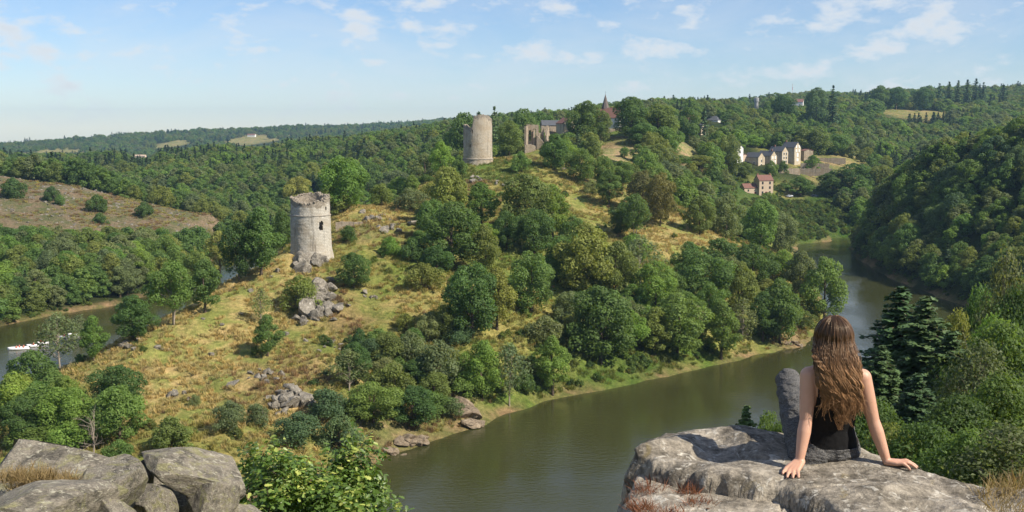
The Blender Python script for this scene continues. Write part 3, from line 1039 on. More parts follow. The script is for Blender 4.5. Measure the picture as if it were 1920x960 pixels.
# the dead tree
q = hit(175, 858)
dt = link("dead_tree", None, loc=(q[0], q[1], q[2] - 0.2))
tag(dt, "bare dead tree with spreading branches behind the large boulder", "tree")
link("trunk", dead_tree("trunk", 5, (858 - 752) / FPX * q[1]), parent=dt)

# village and far landmark trees
VILLAGE = "trees of the village slope"
for t in [
    (1098, 264, 188, 38, "oak", "dark", "big dark lime tree left of the church", 585), (1128, 262, 206, 24, "oak", "olive", "olive crown against the church wall", 590),
    (1182, 260, 180, 36, "oak", "dark", "big dark tree right of the church spire", 600), (1235, 272, 193, 44, "oak", "olive", "broad golden-green tree right of the church tree", 610),
    (1205, 300, 230, 30, "oak", "mid", "tree over the bare sandy bank", 585), (1255, 300, 240, 26, "oak", "mid", "tree right of the sandy bank", 580), (1230, 330, 270, 32, "oak", "grey", "grey-green tree below the sandy bank", 560),
    (1290, 252, 200, 16, "oak", "dark", "dark tree with a red roof beside it", 690), (1320, 255, 198, 15, "fir", "fir", "dark pointed fir left of the grey-roofed white house", 690),
    (1345, 300, 245, 30, "oak", "mid", "tree above the white gabled house", 680), (1365, 330, 250, 30, "oak", "olive", "olive tree left of the white gabled house", 640), (1310, 345, 290, 30, "oak", "olive", "olive tree on the village slope", 600),
    (1270, 350, 290, 30, "oak", "mid", "tree on the middle of the village slope", 570), (1330, 370, 315, 34, "oak", "rust", "rust-tinged tree on the village slope", 600), (1392, 345, 303, 24, "oak", "olive", "olive tree above the pink house", 660),
    (1340, 400, 340, 36, "oak", "mid", "tree below the village slope path", 570), (1300, 400, 340, 30, "ash", "bright", "bright tree under the village slope", 550),
    (1530, 282, 246, 30, "oak", "mid", "rounded tree right of the tallest gabled house", 770), (1565, 285, 250, 30, "oak", "mid", "second rounded tree right of the tallest gabled house", 775), (1410, 285, 252, 22, "oak", "bright", "rounded bush-like tree left of the gabled row", 760),
    (1600, 375, 305, 44, "oak", "dark", "dark tree over the lane, first past the parked car", 655), (1650, 378, 308, 40, "oak", "olive", "golden-green tree over the lane", 655), (1560, 372, 322, 32, "oak", "dark", "dark low tree between car and lane trees", 655),
    (1500, 366, 330, 24, "ash", "mid", "tree right of the pink house", 650), (1445, 325, 300, 14, "bush", "mid", "bush under the gabled row", 680), (1468, 318, 300, 12, "bush", "dark", "dark bush at the corner of the gabled row", 690),
    (1525, 312, 290, 22, "bush", "bright", "bright bush in front of the tallest gabled house", 715), (1440, 392, 360, 24, "bush", "mid", "bush below the pink house's gable", 628),
    (927, 262, 196, 11, "fir", "fir", "dark fir rising behind the tall tower", 560), (898, 262, 205, 10, "fir", "fir", "fir tip showing over the tall tower", 570), (870, 270, 210, 24, "oak", "dark", "dark tree behind the tall tower's left side", 560),
    (980, 262, 203, 28, "oak", "mid", "tree behind the ruins", 600), (1015, 250, 205, 24, "oak", "mid", "tree above the ruined walls", 640),
    (1560, 245, 158, 22, "fir", "fir", "tall dark fir on the plateau skyline", 1000), (1530, 245, 163, 16, "oak", "blue", "dark skyline tree left of the tall fir", 1000), (1470, 232, 175, 26, "oak", "dark", "dark tree on the plateau beside the water tower", 1000),
    (1680, 210, 162, 26, "oak", "dark", "tall tree beyond the hay field", 1330), (1650, 215, 160, 24, "oak", "dark", "tree at the hay field's corner", 1330), (1730, 205, 162, 22, "oak", "dark", "tree standing alone above the hay field", 1330),
]:
    tree_at(*t[:6], t[6], VILLAGE, Y=t[7])
FIRS = "firs along the plateau skyline"
for i, (x, yt, w) in enumerate([(1760, 158, 10), (1778, 154, 10), (1795, 152, 10), (1812, 150, 11), (1828, 148, 10), (1842, 156, 9), (1880, 160, 12), (1245, 182, 10), (1262, 180, 10), (1278, 184, 10)]):
    tree_at(x, 205 if x > 1500 else 212, yt - 3, w * 1.7, "fir", "fir", "%s dark fir from the %s end of the skyline row above the %s" % (["first", "second", "third", "fourth", "fifth", "sixth", "last", "first", "second", "last"][i], "hay field", "plateau" if x > 1500 else "church trees"), FIRS, Y=1350 if x > 1500 else 1500)

# the near slope on the right: firs and mixed trees below the viewpoint
NEAR = "trees on the slope below the woman"
for (px, pyt, Y, hw, kind, green, label) in [
    (1690, 530, 84, 9.2, "near_fir", "fir", "tallest dark fir just right of the woman"), (1738, 545, 80, 8.6, "near_fir", "fir", "second dark fir, right behind the tallest"),
    (1655, 640, 74, 6.0, "near_fir", "fir", "smaller fir partly hidden by the woman's shoulder"), (1722, 690, 66, 5.4, "near_fir", "fir", "short fir in front of the two tall firs"),
    (1785, 610, 76, 7.2, "near_fir", "fir", "third fir, right of the two tall ones"), (1840, 640, 66, 3.6, "near_sparse", "grey", "thin pale tree with bare twigs right of the firs"),
    (1895, 600, 72, 5.0, "near_oak", "dark", "dark leafy tree by the frame's right edge"), (1885, 700, 52, 3.2, "near_oak", "mid", "leafy tree low by the right edge"), (1800, 740, 50, 3.4, "near_oak", "dark", "dark leafy tree above the slab's right end"),
    (1740, 790, 44, 2.6, "near_oak", "mid", "bush-like tree behind the slab right of the hand"), (1680, 790, 46, 2.2, "near_oak", "olive", "olive bush behind the woman's right arm"), (1840, 800, 36, 2.4, "near_oak", "mid", "leafy bush behind the slab's far end"), (1900, 790, 34, 2.6, "near_sparse", "grey", "twiggy bush at the right edge above dry grass"),
    (1400, 752, 90, 4.4, "near_fir", "mid", "young light fir peeking over the slab"), (1445, 770, 92, 2.4, "near_oak", "mid", "leafy treetop left of the raised knee"), (1890, 470, 120, 4.6, "near_sparse", "grey", "tall thin pale tree against the dark hill"), (1850, 540, 130, 5.2, "near_oak", "mid", "leafy tree beside the tall thin pale tree"),
    (1915, 540, 110, 5.0, "near_oak", "dark", "dark tree cut by the right frame edge"), (1790, 585, 128, 4.6, "near_oak", "olive", "olive treetop between firs and water"), (1640, 745, 62, 2.8, "near_oak", "dark", "dark tree filling the gap by the elbow"), (1860, 590, 96, 4.0, "near_oak", "bright", "bright leafy crown above the thin tree"),
]:
    a = P(px, pyt, Y)
    gz = hz(a[0], a[1])
    plant_tree(kind, (a[0], a[1], gz - 0.2), max(a[2] - gz, 2.0), hw, green, label, NEAR)
    PLANTED.append((a[0], a[1], hw))

# ------------------------------------------------------------------ woods
KEEP_CLEAR = []      # photo boxes x0,y0,x1,y1 and distance in which nothing may stand in front


def clear(x0, y0, x1, y1, Y):
    KEEP_CLEAR.append((x0, y0, x1, y1, Y))


for c in [(540, 360, 640, 500, 300), (864, 210, 930, 322, 460), (982, 226, 1034, 282, 515), (1030, 218, 1072, 246, 600), (1128, 172, 1162, 240, 650), (1134, 242, 1180, 300, 640), (1318, 212, 1352, 234, 900),
          (1388, 258, 1520, 320, 730), (1384, 324, 1448, 368, 650), (1372, 268, 1390, 302, 690), (1404, 182, 1426, 200, 1500), (1472, 358, 1545, 372, 655), (1500, 296, 1610, 330, 760), (1482, 182, 1506, 196, 1500),
          (1660, 202, 1770, 214, 1310), (1600, 250, 1625, 262, 880), (445, 236, 500, 272, 3010), (250, 282, 285, 294, 2300), (1276, 214, 1304, 240, 700), (1296, 228, 1316, 250, 690), (1276, 262, 1300, 300, 640), (1410, 270, 1500, 275, 760), (425, 250, 520, 266, 2900), (30, 272, 152, 284, 2700), (296, 264, 350, 275, 2950),
          (1455, 385, 1592, 462, 600), (0, 345, 380, 420, 520)]:
    clear(*c)


def wood_points(step, y0, y1, seed):
    r = np.random.default_rng(seed)
    ys = np.arange(y0, y1, step)
    xs_, ys_ = [], []
    for y in ys:
        half = 0.50 * y + 60
        x = np.arange(-half, half, step)
        xs_.append(x)
        ys_.append(np.full(len(x), y))
    x, y = np.concatenate(xs_), np.concatenate(ys_)
    x = x + r.uniform(-0.45, 0.45, len(x)) * step
    y = y + r.uniform(-0.45, 0.45, len(x)) * step
    return x, y, r


def wood_mask(x, y):
    sd = shore_sd(x, y)
    ok = sd > 2.5
    pen = poly_sd(x, y, PEN)
    # the spur itself stays open; its neck towards the village is wooded
    ok &= ~((pen < 1) & (y < 470))
    ok &= ~((np.abs(x) < 35) & (y < 120)) & ~(y < 30)
    ok &= ~((x < 60) & (y < 200))
    ok &= poly_sd(x + fbm(x / 16, y / 16, octaves=3, seed=47) * 34, y + fbm(x / 16, y / 16, octaves=3, seed=49) * 34, HEATH_A) > 1
    for (qx, qy, rad, kind) in PATCH_XYZ:
        if qy > 470 and kind in ("sand", "hay", "green", "earth", "mixed", "lush"):
            ok &= ((x - qx) / (rad * 0.95)) ** 2 + ((y - qy) / (rad * (1.3 if qy < 1000 else 2.5))) ** 2 > 1
    for (cx, cy_, rx, ry) in FAR_E:
        ok &= ((x - cx) / rx) ** 2 + ((y - cy_) / ry) ** 2 > 1
    # castle knoll meadow
    ok &= ~((y < 540) & (np.hypot((x - 5) / 40, (y - 490) / 45) < 1))
    return ok


def unblocked(x, y, z, h, rad, skip=()):
    ok = np.ones(len(x), bool)
    bx, by = project(x, y, z)
    tx, ty = project(x, y, z + h)
    rp = rad * FPX / y
    for (x0, y0, x1, y1, Y) in KEEP_CLEAR:
        if Y in skip:
            continue
        ok &= ~((y < Y) & (bx + rp > x0) & (bx - rp < x1) & (ty < y1) & (by > y0))
    return ok


def place_wood():
    allp = []
    for step, y0, y1, seed in ((5.6, 60, 560, 1), (7.0, 560, 1100, 2), (10.5, 1100, 2000, 3), (15.0, 2000, 4900, 4)):
        x, y, r = wood_points(step, y0, y1, seed)
        ok = wood_mask(x, y)
        x, y = x[ok], y[ok]
        z = height(x, y, fine=False)
        h = (8.0 + 6.5 * r.random(len(x))) * np.clip(0.98 + 1.1 * fbm(x / 50, y / 50, octaves=3, seed=77), 0.6, 1.5)
        near_right = (x > 60) & (y < 560)
        h = np.where(near_right, h * 0.95, h)
        rad = h * (0.40 + 0.12 * r.random(len(x))) * (1.0 if y0 < 1100 else 1.25)
        ok = unblocked(x, y, z, h, rad) & (r.random(len(x)) > 0.05)
        for (qx, qy, qr) in PLANTED:
            ok &= (np.hypot(x - qx, y - qy) > qr * 0.75)
        # keep what the camera side can see: a treetop not buried behind a ridge by more than its height
        allp.append(np.stack([x, y, z, h, rad], 1)[ok])
    return np.concatenate(allp)


WOOD = place_wood()


def sees(x, y, z):
    """True where the straight line from the viewpoint to a point clears the ground."""
    vis = np.ones(len(x), bool)
    for t in np.linspace(0.12, 0.985, 34):
        vis &= CAM_Z + (z - CAM_Z) * t > height(x * t, y * t, fine=False) + 1.0
    return vis


wx_, wy_, wz_, wh_, wr_ = WOOD.T
top_vis = sees(wx_, wy_, wz_ + wh_ * 0.9)
bpx, bpy_ = project(wx_, wy_, wz_ + wh_)
WOOD = WOOD[top_vis & (bpx > -60) & (bpx < 1980)]

# the nearest of them are trees of their own, the rest of the wood reads as one mass
wx_, wy_, wz_, wh_, wr_ = WOOD.T
tpx, tpy = project(wx_, wy_, wz_ + wh_ * 0.8)
infr = (tpx > 5) & (tpx < 1915) & (tpy < 900)
cand = np.where(infr & (wy_ < 560))[0]
cand = cand[np.argsort(-(wh_[cand] / wy_[cand]))]
single = cand[:105]
rt = random.Random(3)
HUE = {"mid": "mid green", "dark": "dark green", "olive": "olive", "grey": "grey-green", "bright": "bright green", "blue": "bluish green", "rust": "rust-tinged", "yellow": "yellowish", "lime": "lime green", "fir": "dark"}
ZONES = {"left": ("across the left arm", "wood across the left arm of the lake", ["mid", "dark", "mid", "olive", "grey", "bright"]),
         "right": ("on the right bank", "shaded wood on the right bank", ["mid", "dark", "mid", "olive", "blue"]),
         "neck": ("in the wood", "wood on the neck of the spur", ["mid", "olive", "grey", "bright"])}
for i in single:
    zone = "left" if wx_[i] < -95 else ("right" if wx_[i] > 40 and wy_[i] < 545 else "neck")
    where, grp, cols = ZONES[zone]
    g = rt.choice(cols)
    d_sh = float(shore_sd(np.array([wx_[i]]), np.array([wy_[i]]))[0])
    row = "at the water's edge" if d_sh < 9 else ("above the water" if d_sh < 24 else "up the slope")
    px_ = tpx[i]
    seg = {"left": "beyond the boats" if px_ < 90 else ("behind the thin tree" if px_ < 190 else "behind the ridge"), "right": "nearest the firs" if wy_[i] < 300 else ("opposite the spur" if wy_[i] < 420 else "by the far bend"), "neck": "of the spur's neck"}[zone]
    plant_tree(rt.choice(["oak", "oak", "ash"]) if wy_[i] > 150 else "near_oak", (wx_[i], wy_[i], wz_[i] - 0.3), wh_[i], wr_[i], g, "%s tree %s %s, %s" % (HUE[g], row, where, seg), grp)
rest = np.ones(len(WOOD), bool)
rest[single] = False
REST = WOOD[rest]

# prototypes of the mass: lighter crowns
proto_col = bpy.data.collections.new("wood_prototypes")
FAR_KINDS = []
for i, (seed, H, R, g) in enumerate([(701, 12, 5.2, "dark"), (702, 12, 5.4, "mid"), (703, 13, 4.6, "mid"), (704, 12, 5.2, "olive"), (705, 12, 5.0, "grey"), (706, 12.5, 5.2, "mid"), (707, 12, 4.6, "bright")]):
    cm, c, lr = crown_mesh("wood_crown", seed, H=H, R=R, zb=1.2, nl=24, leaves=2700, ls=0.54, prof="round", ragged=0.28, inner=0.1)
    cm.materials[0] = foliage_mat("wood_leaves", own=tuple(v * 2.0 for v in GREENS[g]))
    o = bpy.data.objects.new("wood_%02d" % i, cm)
    proto_col.objects.link(o)
    FAR_KINDS.append((H, R))
cm, tm = conifer_mesh("wood_fir", 711, 16, 3.4, tiers=18, per=7, ls=0.8, step=0.7, spray=2)
cm.materials[0] = foliage_mat("wood_needles", 0.15, 0.6, own=GREENS["fir"])
o = bpy.data.objects.new("wood_07", cm)
proto_col.objects.link(o)
FAR_KINDS.append((16, 3.4))


def scatter_object(name, pts, kinds, scl, rot, coll, label, parent_kind="stuff"):
    me = bpy.data.meshes.new(name)
    me.vertices.add(len(pts))
    me.vertices.foreach_set("co", np.asarray(pts, np.float32).ravel())
    for nm, typ, key, arr in (("pick", "INT", "value", kinds.astype(np.int32)), ("size", "FLOAT_VECTOR", "vector", scl.astype(np.float32)), ("turn", "FLOAT_VECTOR", "vector", rot.astype(np.float32))):
        a = me.attributes.new(nm, typ, "POINT")
        a.data.foreach_set(key, arr.ravel())
    o = link(name, me)
    ng = bpy.data.node_groups.new(name, "GeometryNodeTree")
    ng.interface.new_socket("Geometry", in_out="INPUT", socket_type="NodeSocketGeometry")
    ng.interface.new_socket("Geometry", in_out="OUTPUT", socket_type="NodeSocketGeometry")
    nd, lk = ng.nodes, ng.links
    gi, go = nd.new("NodeGroupInput"), nd.new("NodeGroupOutput")
    ci = nd.new("GeometryNodeCollectionInfo")
    ci.inputs["Collection"].default_value = coll
    ci.inputs["Separate Children"].default_value = True
    ci.inputs["Reset Children"].default_value = True
    ip = nd.new("GeometryNodeInstanceOnPoints")
    ip.inputs["Pick Instance"].default_value = True
    at = {}
    for nm, dt in (("pick", "INT"), ("size", "FLOAT_VECTOR"), ("turn", "FLOAT_VECTOR")):
        a = nd.new("GeometryNodeInputNamedAttribute")
        a.data_type = dt
        a.inputs["Name"].default_value = nm
        at[nm] = a.outputs["Attribute"]
    e2r = nd.new("FunctionNodeEulerToRotation")
    lk.new(at["turn"], e2r.inputs[0])
    lk.new(gi.outputs[0], ip.inputs["Points"])
    lk.new(ci.outputs[0], ip.inputs["Instance"])
    lk.new(at["pick"], ip.inputs["Instance Index"])
    lk.new(e2r.outputs[0], ip.inputs["Rotation"])
    lk.new(at["size"], ip.inputs["Scale"])
    lk.new(ip.outputs[0], go.inputs[0])
    md = o.modifiers.new("scatter", "NODES")
    md.node_group = ng
    tag(o, label, kind=parent_kind)
    return o


r_ = np.random.default_rng(12)
nR = len(REST)
patchy = fbm(REST[:, 0] / 45, REST[:, 1] / 45, octaves=2, seed=91) + r_.normal(size=nR) * 0.16
kk = np.clip(((patchy + 0.45) / 0.9 * 7).astype(int), 0, 6)
firs = (r_.random(nR) < 0.03) | ((fbm(REST[:, 0] / 70, REST[:, 1] / 70, octaves=2, seed=97) > 0.17) & (REST[:, 1] > 750) & (r_.random(nR) < 0.8))
kk = np.where(firs, 7, kk)
FK = np.array(FAR_KINDS)
sx = REST[:, 4] / FK[kk, 1]
sz = REST[:, 3] / FK[kk, 0] * np.where(firs, 1.25, 1.0)
sx = np.where(firs, sx * 0.72, sx)
rotv = np.zeros((nR, 3))
rotv[:, 2] = r_.random(nR) * 6.28
scatter_object("forest", REST[:, :3] - np.array((0, 0, 0.5)), kk, np.stack([sx, sx, sz], 1), rotv, proto_col, "dense broadleaf forest covering the hills round the lake")
print("wood trees", nR, "single", len(single))
# ------------------------------------------------------------------ rocks on the spur
def rock_mat(name, base=(0.26, 0.245, 0.22), lichen=(0.50, 0.48, 0.41), dark=(0.10, 0.095, 0.085), moss=(0.14, 0.13, 0.04), scale=1.0, bumpd=0.1, cracks=0.5, moss_lo=0.60):
    m, n, l, b = mat_new(name)
    tc = n.new("ShaderNodeTexCoord")
    mp = n.new("ShaderNodeMapping")
    mp.inputs["Scale"].default_value = (scale,) * 3
    oi = n.new("ShaderNodeObjectInfo")
    ad = n.new("ShaderNodeVectorMath")
    ad.operation = "ADD"
    cb = n.new("ShaderNodeCombineXYZ")
    l.new(mathn(n, l, "MULTIPLY", oi.outputs["Random"], 37.0), cb.inputs[0])
    l.new(tc.outputs["Object"], ad.inputs[0])
    l.new(cb.outputs[0], ad.inputs[1])
    l.new(ad.outputs[0], mp.inputs[0])
    v = mp.outputs[0]
    big = noise(n, l, 0.8, 5, 0.6, v, 0.3)
    mid = noise(n, l, 3.0, 8, 0.68, v, 0.2)
    fin = noise(n, l, 16.0, 5, 0.65, v)
    spot = noise(n, l, 5.0, 4, 0.6, v, 1.2)
    vor = n.new("ShaderNodeTexVoronoi")
    vor.feature = "DISTANCE_TO_EDGE"
    vor.inputs["Scale"].default_value = 1.3
    l.new(v, vor.inputs["Vector"])
    c = mixc(n, l, ramp(n, l, mid, 0.32, 0.68), dark, base)
    c = mixc(n, l, ramp(n, l, big, 0.42, 0.62, 0, 0.45), c, tuple(x * 1.25 for x in base))
    c = mixc(n, l, ramp(n, l, spot, 0.55, 0.66, 0, 0.75), c, lichen)
    c = mixc(n, l, ramp(n, l, noise(n, l, 1.6, 6, 0.7, v, 0.8), moss_lo, moss_lo + 0.13, 0, 0.7), c, moss)
    c = mixc(n, l, 1.0, c, mixc(n, l, ramp(n, l, fin, 0.3, 0.7), (0.72, 0.72, 0.72), (1.22, 1.22, 1.22)), "MULTIPLY")
    l.new(c, b.inputs["Base Color"])
    b.inputs["Roughness"].default_value = 0.9
    b.inputs["Specular IOR Level"].default_value = 0.2
    b1 = bump(n, l, mid, 0.8, bumpd, b)
    b2 = bump(n, l, fin, 1.0, bumpd * 0.35, b, b1)
    bump(n, l, ramp(n, l, vor.outputs[0], 0.0, 0.05), cracks, bumpd * 0.5, b, b2)
    return m


M_ROCK = rock_mat("slope_rock", base=(0.25, 0.226, 0.185), lichen=(0.41, 0.38, 0.325), dark=(0.10, 0.088, 0.07), scale=0.8, bumpd=0.25)
M_SHORE = rock_mat("shore_rock", base=(0.25, 0.195, 0.135), lichen=(0.40, 0.34, 0.25), dark=(0.14, 0.11, 0.08), scale=0.8, bumpd=0.25)


def ico(sub):
    bm = bmesh.new()
    bmesh.ops.create_icosphere(bm, subdivisions=sub, radius=1.0)
    v = np.array([x.co[:] for x in bm.verts])
    f = np.array([[x.index for x in t.verts] for t in bm.faces])
    bm.free()
    return v, f


def rock_mesh(name, seed, sub=3, planes=13, squash=(1, 1, 0.75), rough=0.06, lo=0.5, hi=0.9, pre=0.25):
    r = np.random.default_rng(seed)
    v, f = ico(sub)
    v = v * (1 + pre * fbm(v[:, 0] * 1.3, v[:, 1] * 1.3, v[:, 2] * 1.3 + seed, octaves=3, seed=seed))[:, None]
    nn = unit(r.normal(size=(planes, 3)))
    for k in range(planes):
        d = r.uniform(lo, hi)
        v = v - nn[k] * np.maximum(v @ nn[k] - d, 0)[:, None] * 0.96
    v = v * (1 + rough * 2 * fbm(v[:, 0] * 4, v[:, 1] * 4, v[:, 2] * 4, octaves=3, seed=seed + 1))[:, None]
    me = mesh_np(name, v * np.array(squash), f, smooth=False)
    return me


ROCKS = [rock_mesh("stone", 800 + s, 3, planes=16, lo=0.32, hi=0.8, squash=(1.15, 0.85, 0.7 if s % 2 else 1.05)) for s in range(7)]
for m_ in ROCKS:
    m_.materials.append(M_ROCK)
SHORE_ROCKS = [rock_mesh("stone", 820 + s, 3, squash=(1, 0.8, 0.6)) for s in range(4)]
for m_ in SHORE_ROCKS:
    m_.materials.append(M_SHORE)
rr_ = random.Random(44)


def one_rock(me, x, y, s, parent=None, origin=(0, 0, 0), name="boulder", sink=0.25, tilt=0.4):
    z = hz(x, y)
    o = link(name, me, parent=parent, loc=(x - origin[0], y - origin[1], z - origin[2] + s * (0.5 - sink)), rz=rr_.random() * 6.28,
             scale=(s * rr_.uniform(0.8, 1.25), s * rr_.uniform(0.8, 1.2), s * rr_.uniform(0.7, 1.2)))
    o.rotation_euler[0] = rr_.uniform(-tilt, tilt)
    o.rotation_euler[1] = rr_.uniform(-tilt, tilt)
    return o


def outcrop(px, py, wpx, hpx, n, s0, s1, label, shore=False):
    """A group of bedrock blocks that belong to one outcrop."""
    c = hit(px, py)
    root = link("rock_outcrop", None, loc=c)
    tag(root, label, "rock")
    k = 0
    while k < n:
        dx, dy = rr_.gauss(0, 0.45), rr_.gauss(0, 0.45)
        q = hit(px + dx * wpx, py + dy * hpx)
        if abs(q[1] - c[1]) > 30:
            continue
        one_rock(rr_.choice(SHORE_ROCKS if shore else ROCKS), q[0], q[1], rr_.uniform(s0, s1), root, c, "stone")
        k += 1
    return root


for a in [
    (580, 496, 36, 13, 22, 1.2, 3.0, "grassy bedrock knob carrying the short tower"), (598, 570, 40, 34, 44, 1.0, 3.3, "large jagged grey cliff below the short tower"),
    (575, 600, 30, 16, 10, 0.6, 1.4, "broken stones at the foot of the grey cliff"), (545, 752, 46, 26, 34, 0.8, 2.3, "slabby grey outcrop above the leafy oak"), (500, 708, 40, 16, 14, 0.5, 1.2, "scattered rocks on russet ground"),
    (520, 775, 34, 16, 12, 0.5, 1.2, "lower end of the slabby outcrop"), (715, 656, 12, 14, 5, 0.8, 1.7, "pair of upright pale stones above the thicket"), (706, 690, 20, 14, 6, 0.6, 1.4, "pale stones below the upright pair"), (640, 645, 30, 14, 8, 0.4, 1.0, "small stones beneath the cliff trees"),
    (690, 412, 40, 9, 12, 0.6, 1.6, "low outcrop on the saddle right of the short tower"), (735, 428, 30, 10, 10, 0.7, 1.8, "darker outcrop in the saddle's hollow"), (322, 742, 16, 8, 4, 0.7, 1.5, "upright boulder with fallen stones on the dry slope"), (245, 652, 14, 8, 5, 0.6, 1.3, "boulders at the ridge edge over the lake"),
    (305, 660, 18, 5, 4, 0.5, 1.0, "two grey stones on the straw slope"), (700, 560, 24, 16, 7, 0.4, 1.0, "stones in the dry gully right of the tower"), (890, 338, 26, 6, 10, 0.7, 1.6, "rocks at the foot of the tall tower"), (945, 345, 22, 5, 7, 0.6, 1.3, "low rocks on the green knoll"), (1060, 318, 20, 5, 5, 0.5, 1.1, "stones under the knoll trees"),
]:
    outcrop(*a)
for a in [(872, 778, 26, 22, 12, 1.0, 2.4, "large pale boulder standing at the lake shore"), (885, 798, 24, 5, 8, 0.8, 1.7, "flat rocks at the water under the shore boulder"), (780, 832, 36, 9, 16, 0.8, 1.8, "jagged brown rocks along the water's edge"), (735, 850, 22, 6, 8, 0.7, 1.6, "last brown rocks before the oak bush"), (1490, 648, 26, 4, 10, 0.5, 1.2, "stones on the shore spit below the woman's hair")]:
    outcrop(*a, shore=True)
SINGLES = [(436, 722, 1.5, "single grey boulder left of the russet rocks"), (395, 668, 1.0, "dark boulder in a grassy hollow"), (345, 740, 0.8, "small stone beside the upright boulder"), (355, 752, 0.7, "lesser stone right of the upright boulder"), (535, 628, 1.0, "pale stone under the lone tree's slope"), (470, 548, 0.9, "flat stone on the ridge below the tower"),
           (520, 512, 1.2, "grey stone on the path to the tower"), (508, 522, 0.8, "small stone on the ridge path"), (262, 640, 0.9, "stone on the ridge over the water"), (205, 662, 0.8, "ridge stone by the ivied tree"), (655, 575, 0.9, "stone beneath the round dark tree"), (625, 600, 1.0, "stone at the right end of the cliff"), (572, 640, 0.8, "stone in dry grass below the cliff"), (600, 660, 0.8, "whitish stone above the thicket"), (415, 612, 0.7, "stone halfway down the straw slope"), (455, 590, 0.7, "stone in the straw under the thin tree"), (380, 600, 0.6, "small stone near the slender-trunked tree"), (1080, 375, 0.9, "pale stone on the upper meadow"), (1065, 395, 0.7, "second pale stone on the upper meadow")]
for (px, py, s, lab) in SINGLES:
    q = hit(px, py)
    tag(one_rock(rr_.choice(ROCKS), q[0], q[1], s), lab, "rock", "single rocks on the spur")

# ------------------------------------------------------------------ undergrowth, tussocks, heath stones (nobody could count these)
und = bpy.data.collections.new("undergrowth_prototypes")
UND = [("bright", 1.0), ("mid", 1.0), ("olive", 1.0), ("dark", 0.95), ("lime", 0.9)]
for i, (g, k) in enumerate(UND):
    cm, c, lr = crown_mesh("undergrowth_leaf", 900 + i, H=1.9, R=1.5, zb=0.05, nl=12, leaves=420, ls=0.27, prof="bush", ragged=0.35)
    cm.materials[0] = foliage_mat("undergrowth_leaves", own=tuple(v * k * 1.4 for v in GREENS[g]))
    und.objects.link(bpy.data.objects.new("under_%02d" % i, cm))


def tussock_mesh(seed, n=34, h=0.75, spread=0.55, w=0.055):
    r = np.random.default_rng(seed)
    b = r.normal(size=(n, 2)) * spread * 0.5
    tip = b + r.normal(size=(n, 2)) * h * 0.45
    hh = h * (0.5 + 0.7 * r.random(n))
    a = r.random(n) * 6.28
    sx, sy = np.cos(a) * w, np.sin(a) * w
    v = np.zeros((n, 4, 3))
    v[:, 0] = np.stack([b[:, 0] - sx, b[:, 1] - sy, np.full(n, -0.1)], 1)
    v[:, 1] = np.stack([b[:, 0] + sx, b[:, 1] + sy, np.full(n, -0.1)], 1)
    v[:, 2] = np.stack([tip[:, 0] + sx * 0.5, tip[:, 1] + sy * 0.5, hh], 1)
    v[:, 3] = np.stack([tip[:, 0] - sx * 0.5, tip[:, 1] - sy * 0.5, hh], 1)
    me = mesh_np("tussock", v.reshape(-1, 3), np.arange(n * 4).reshape(-1, 4), smooth=False)
    set_tint(me, 0.75 + 0.5 * r.random(n))
    return me


tus = bpy.data.collections.new("tussock_prototypes")
for i, cname in enumerate(["straw", "straw", "mixed", "green", "russet"]):
    me = tussock_mesh(950 + i)
    k = {"straw": 1.12, "mixed": 1.1, "green": 1.0, "russet": 1.1}[cname]
    me.materials.append(foliage_mat("dry_grass", 0.25, 0.8, own=tuple(v * k for v in KIND_COL[cname])))
    tus.objects.link(bpy.data.objects.new("tuss_%02d" % i, me))


def ground_kind_at(x, y):
    """Weights of straw, mixed, green, russet at places on the spur."""
    ws = {k: np.full(len(x), 0.02) for k in ("straw", "mixed", "green", "russet")}
    ws["mixed"] += 0.08
    for (qx, qy, rad, kind) in PATCH_XYZ:
        kind = {"lush": "green", "earth": "russet"}.get(kind, kind)
        if kind in ws and qy < 520:
            ws[kind] += np.exp(-np.minimum(((x - qx) ** 2 + (0.8 * (y - qy)) ** 2) / rad ** 2, 40))
    return ws


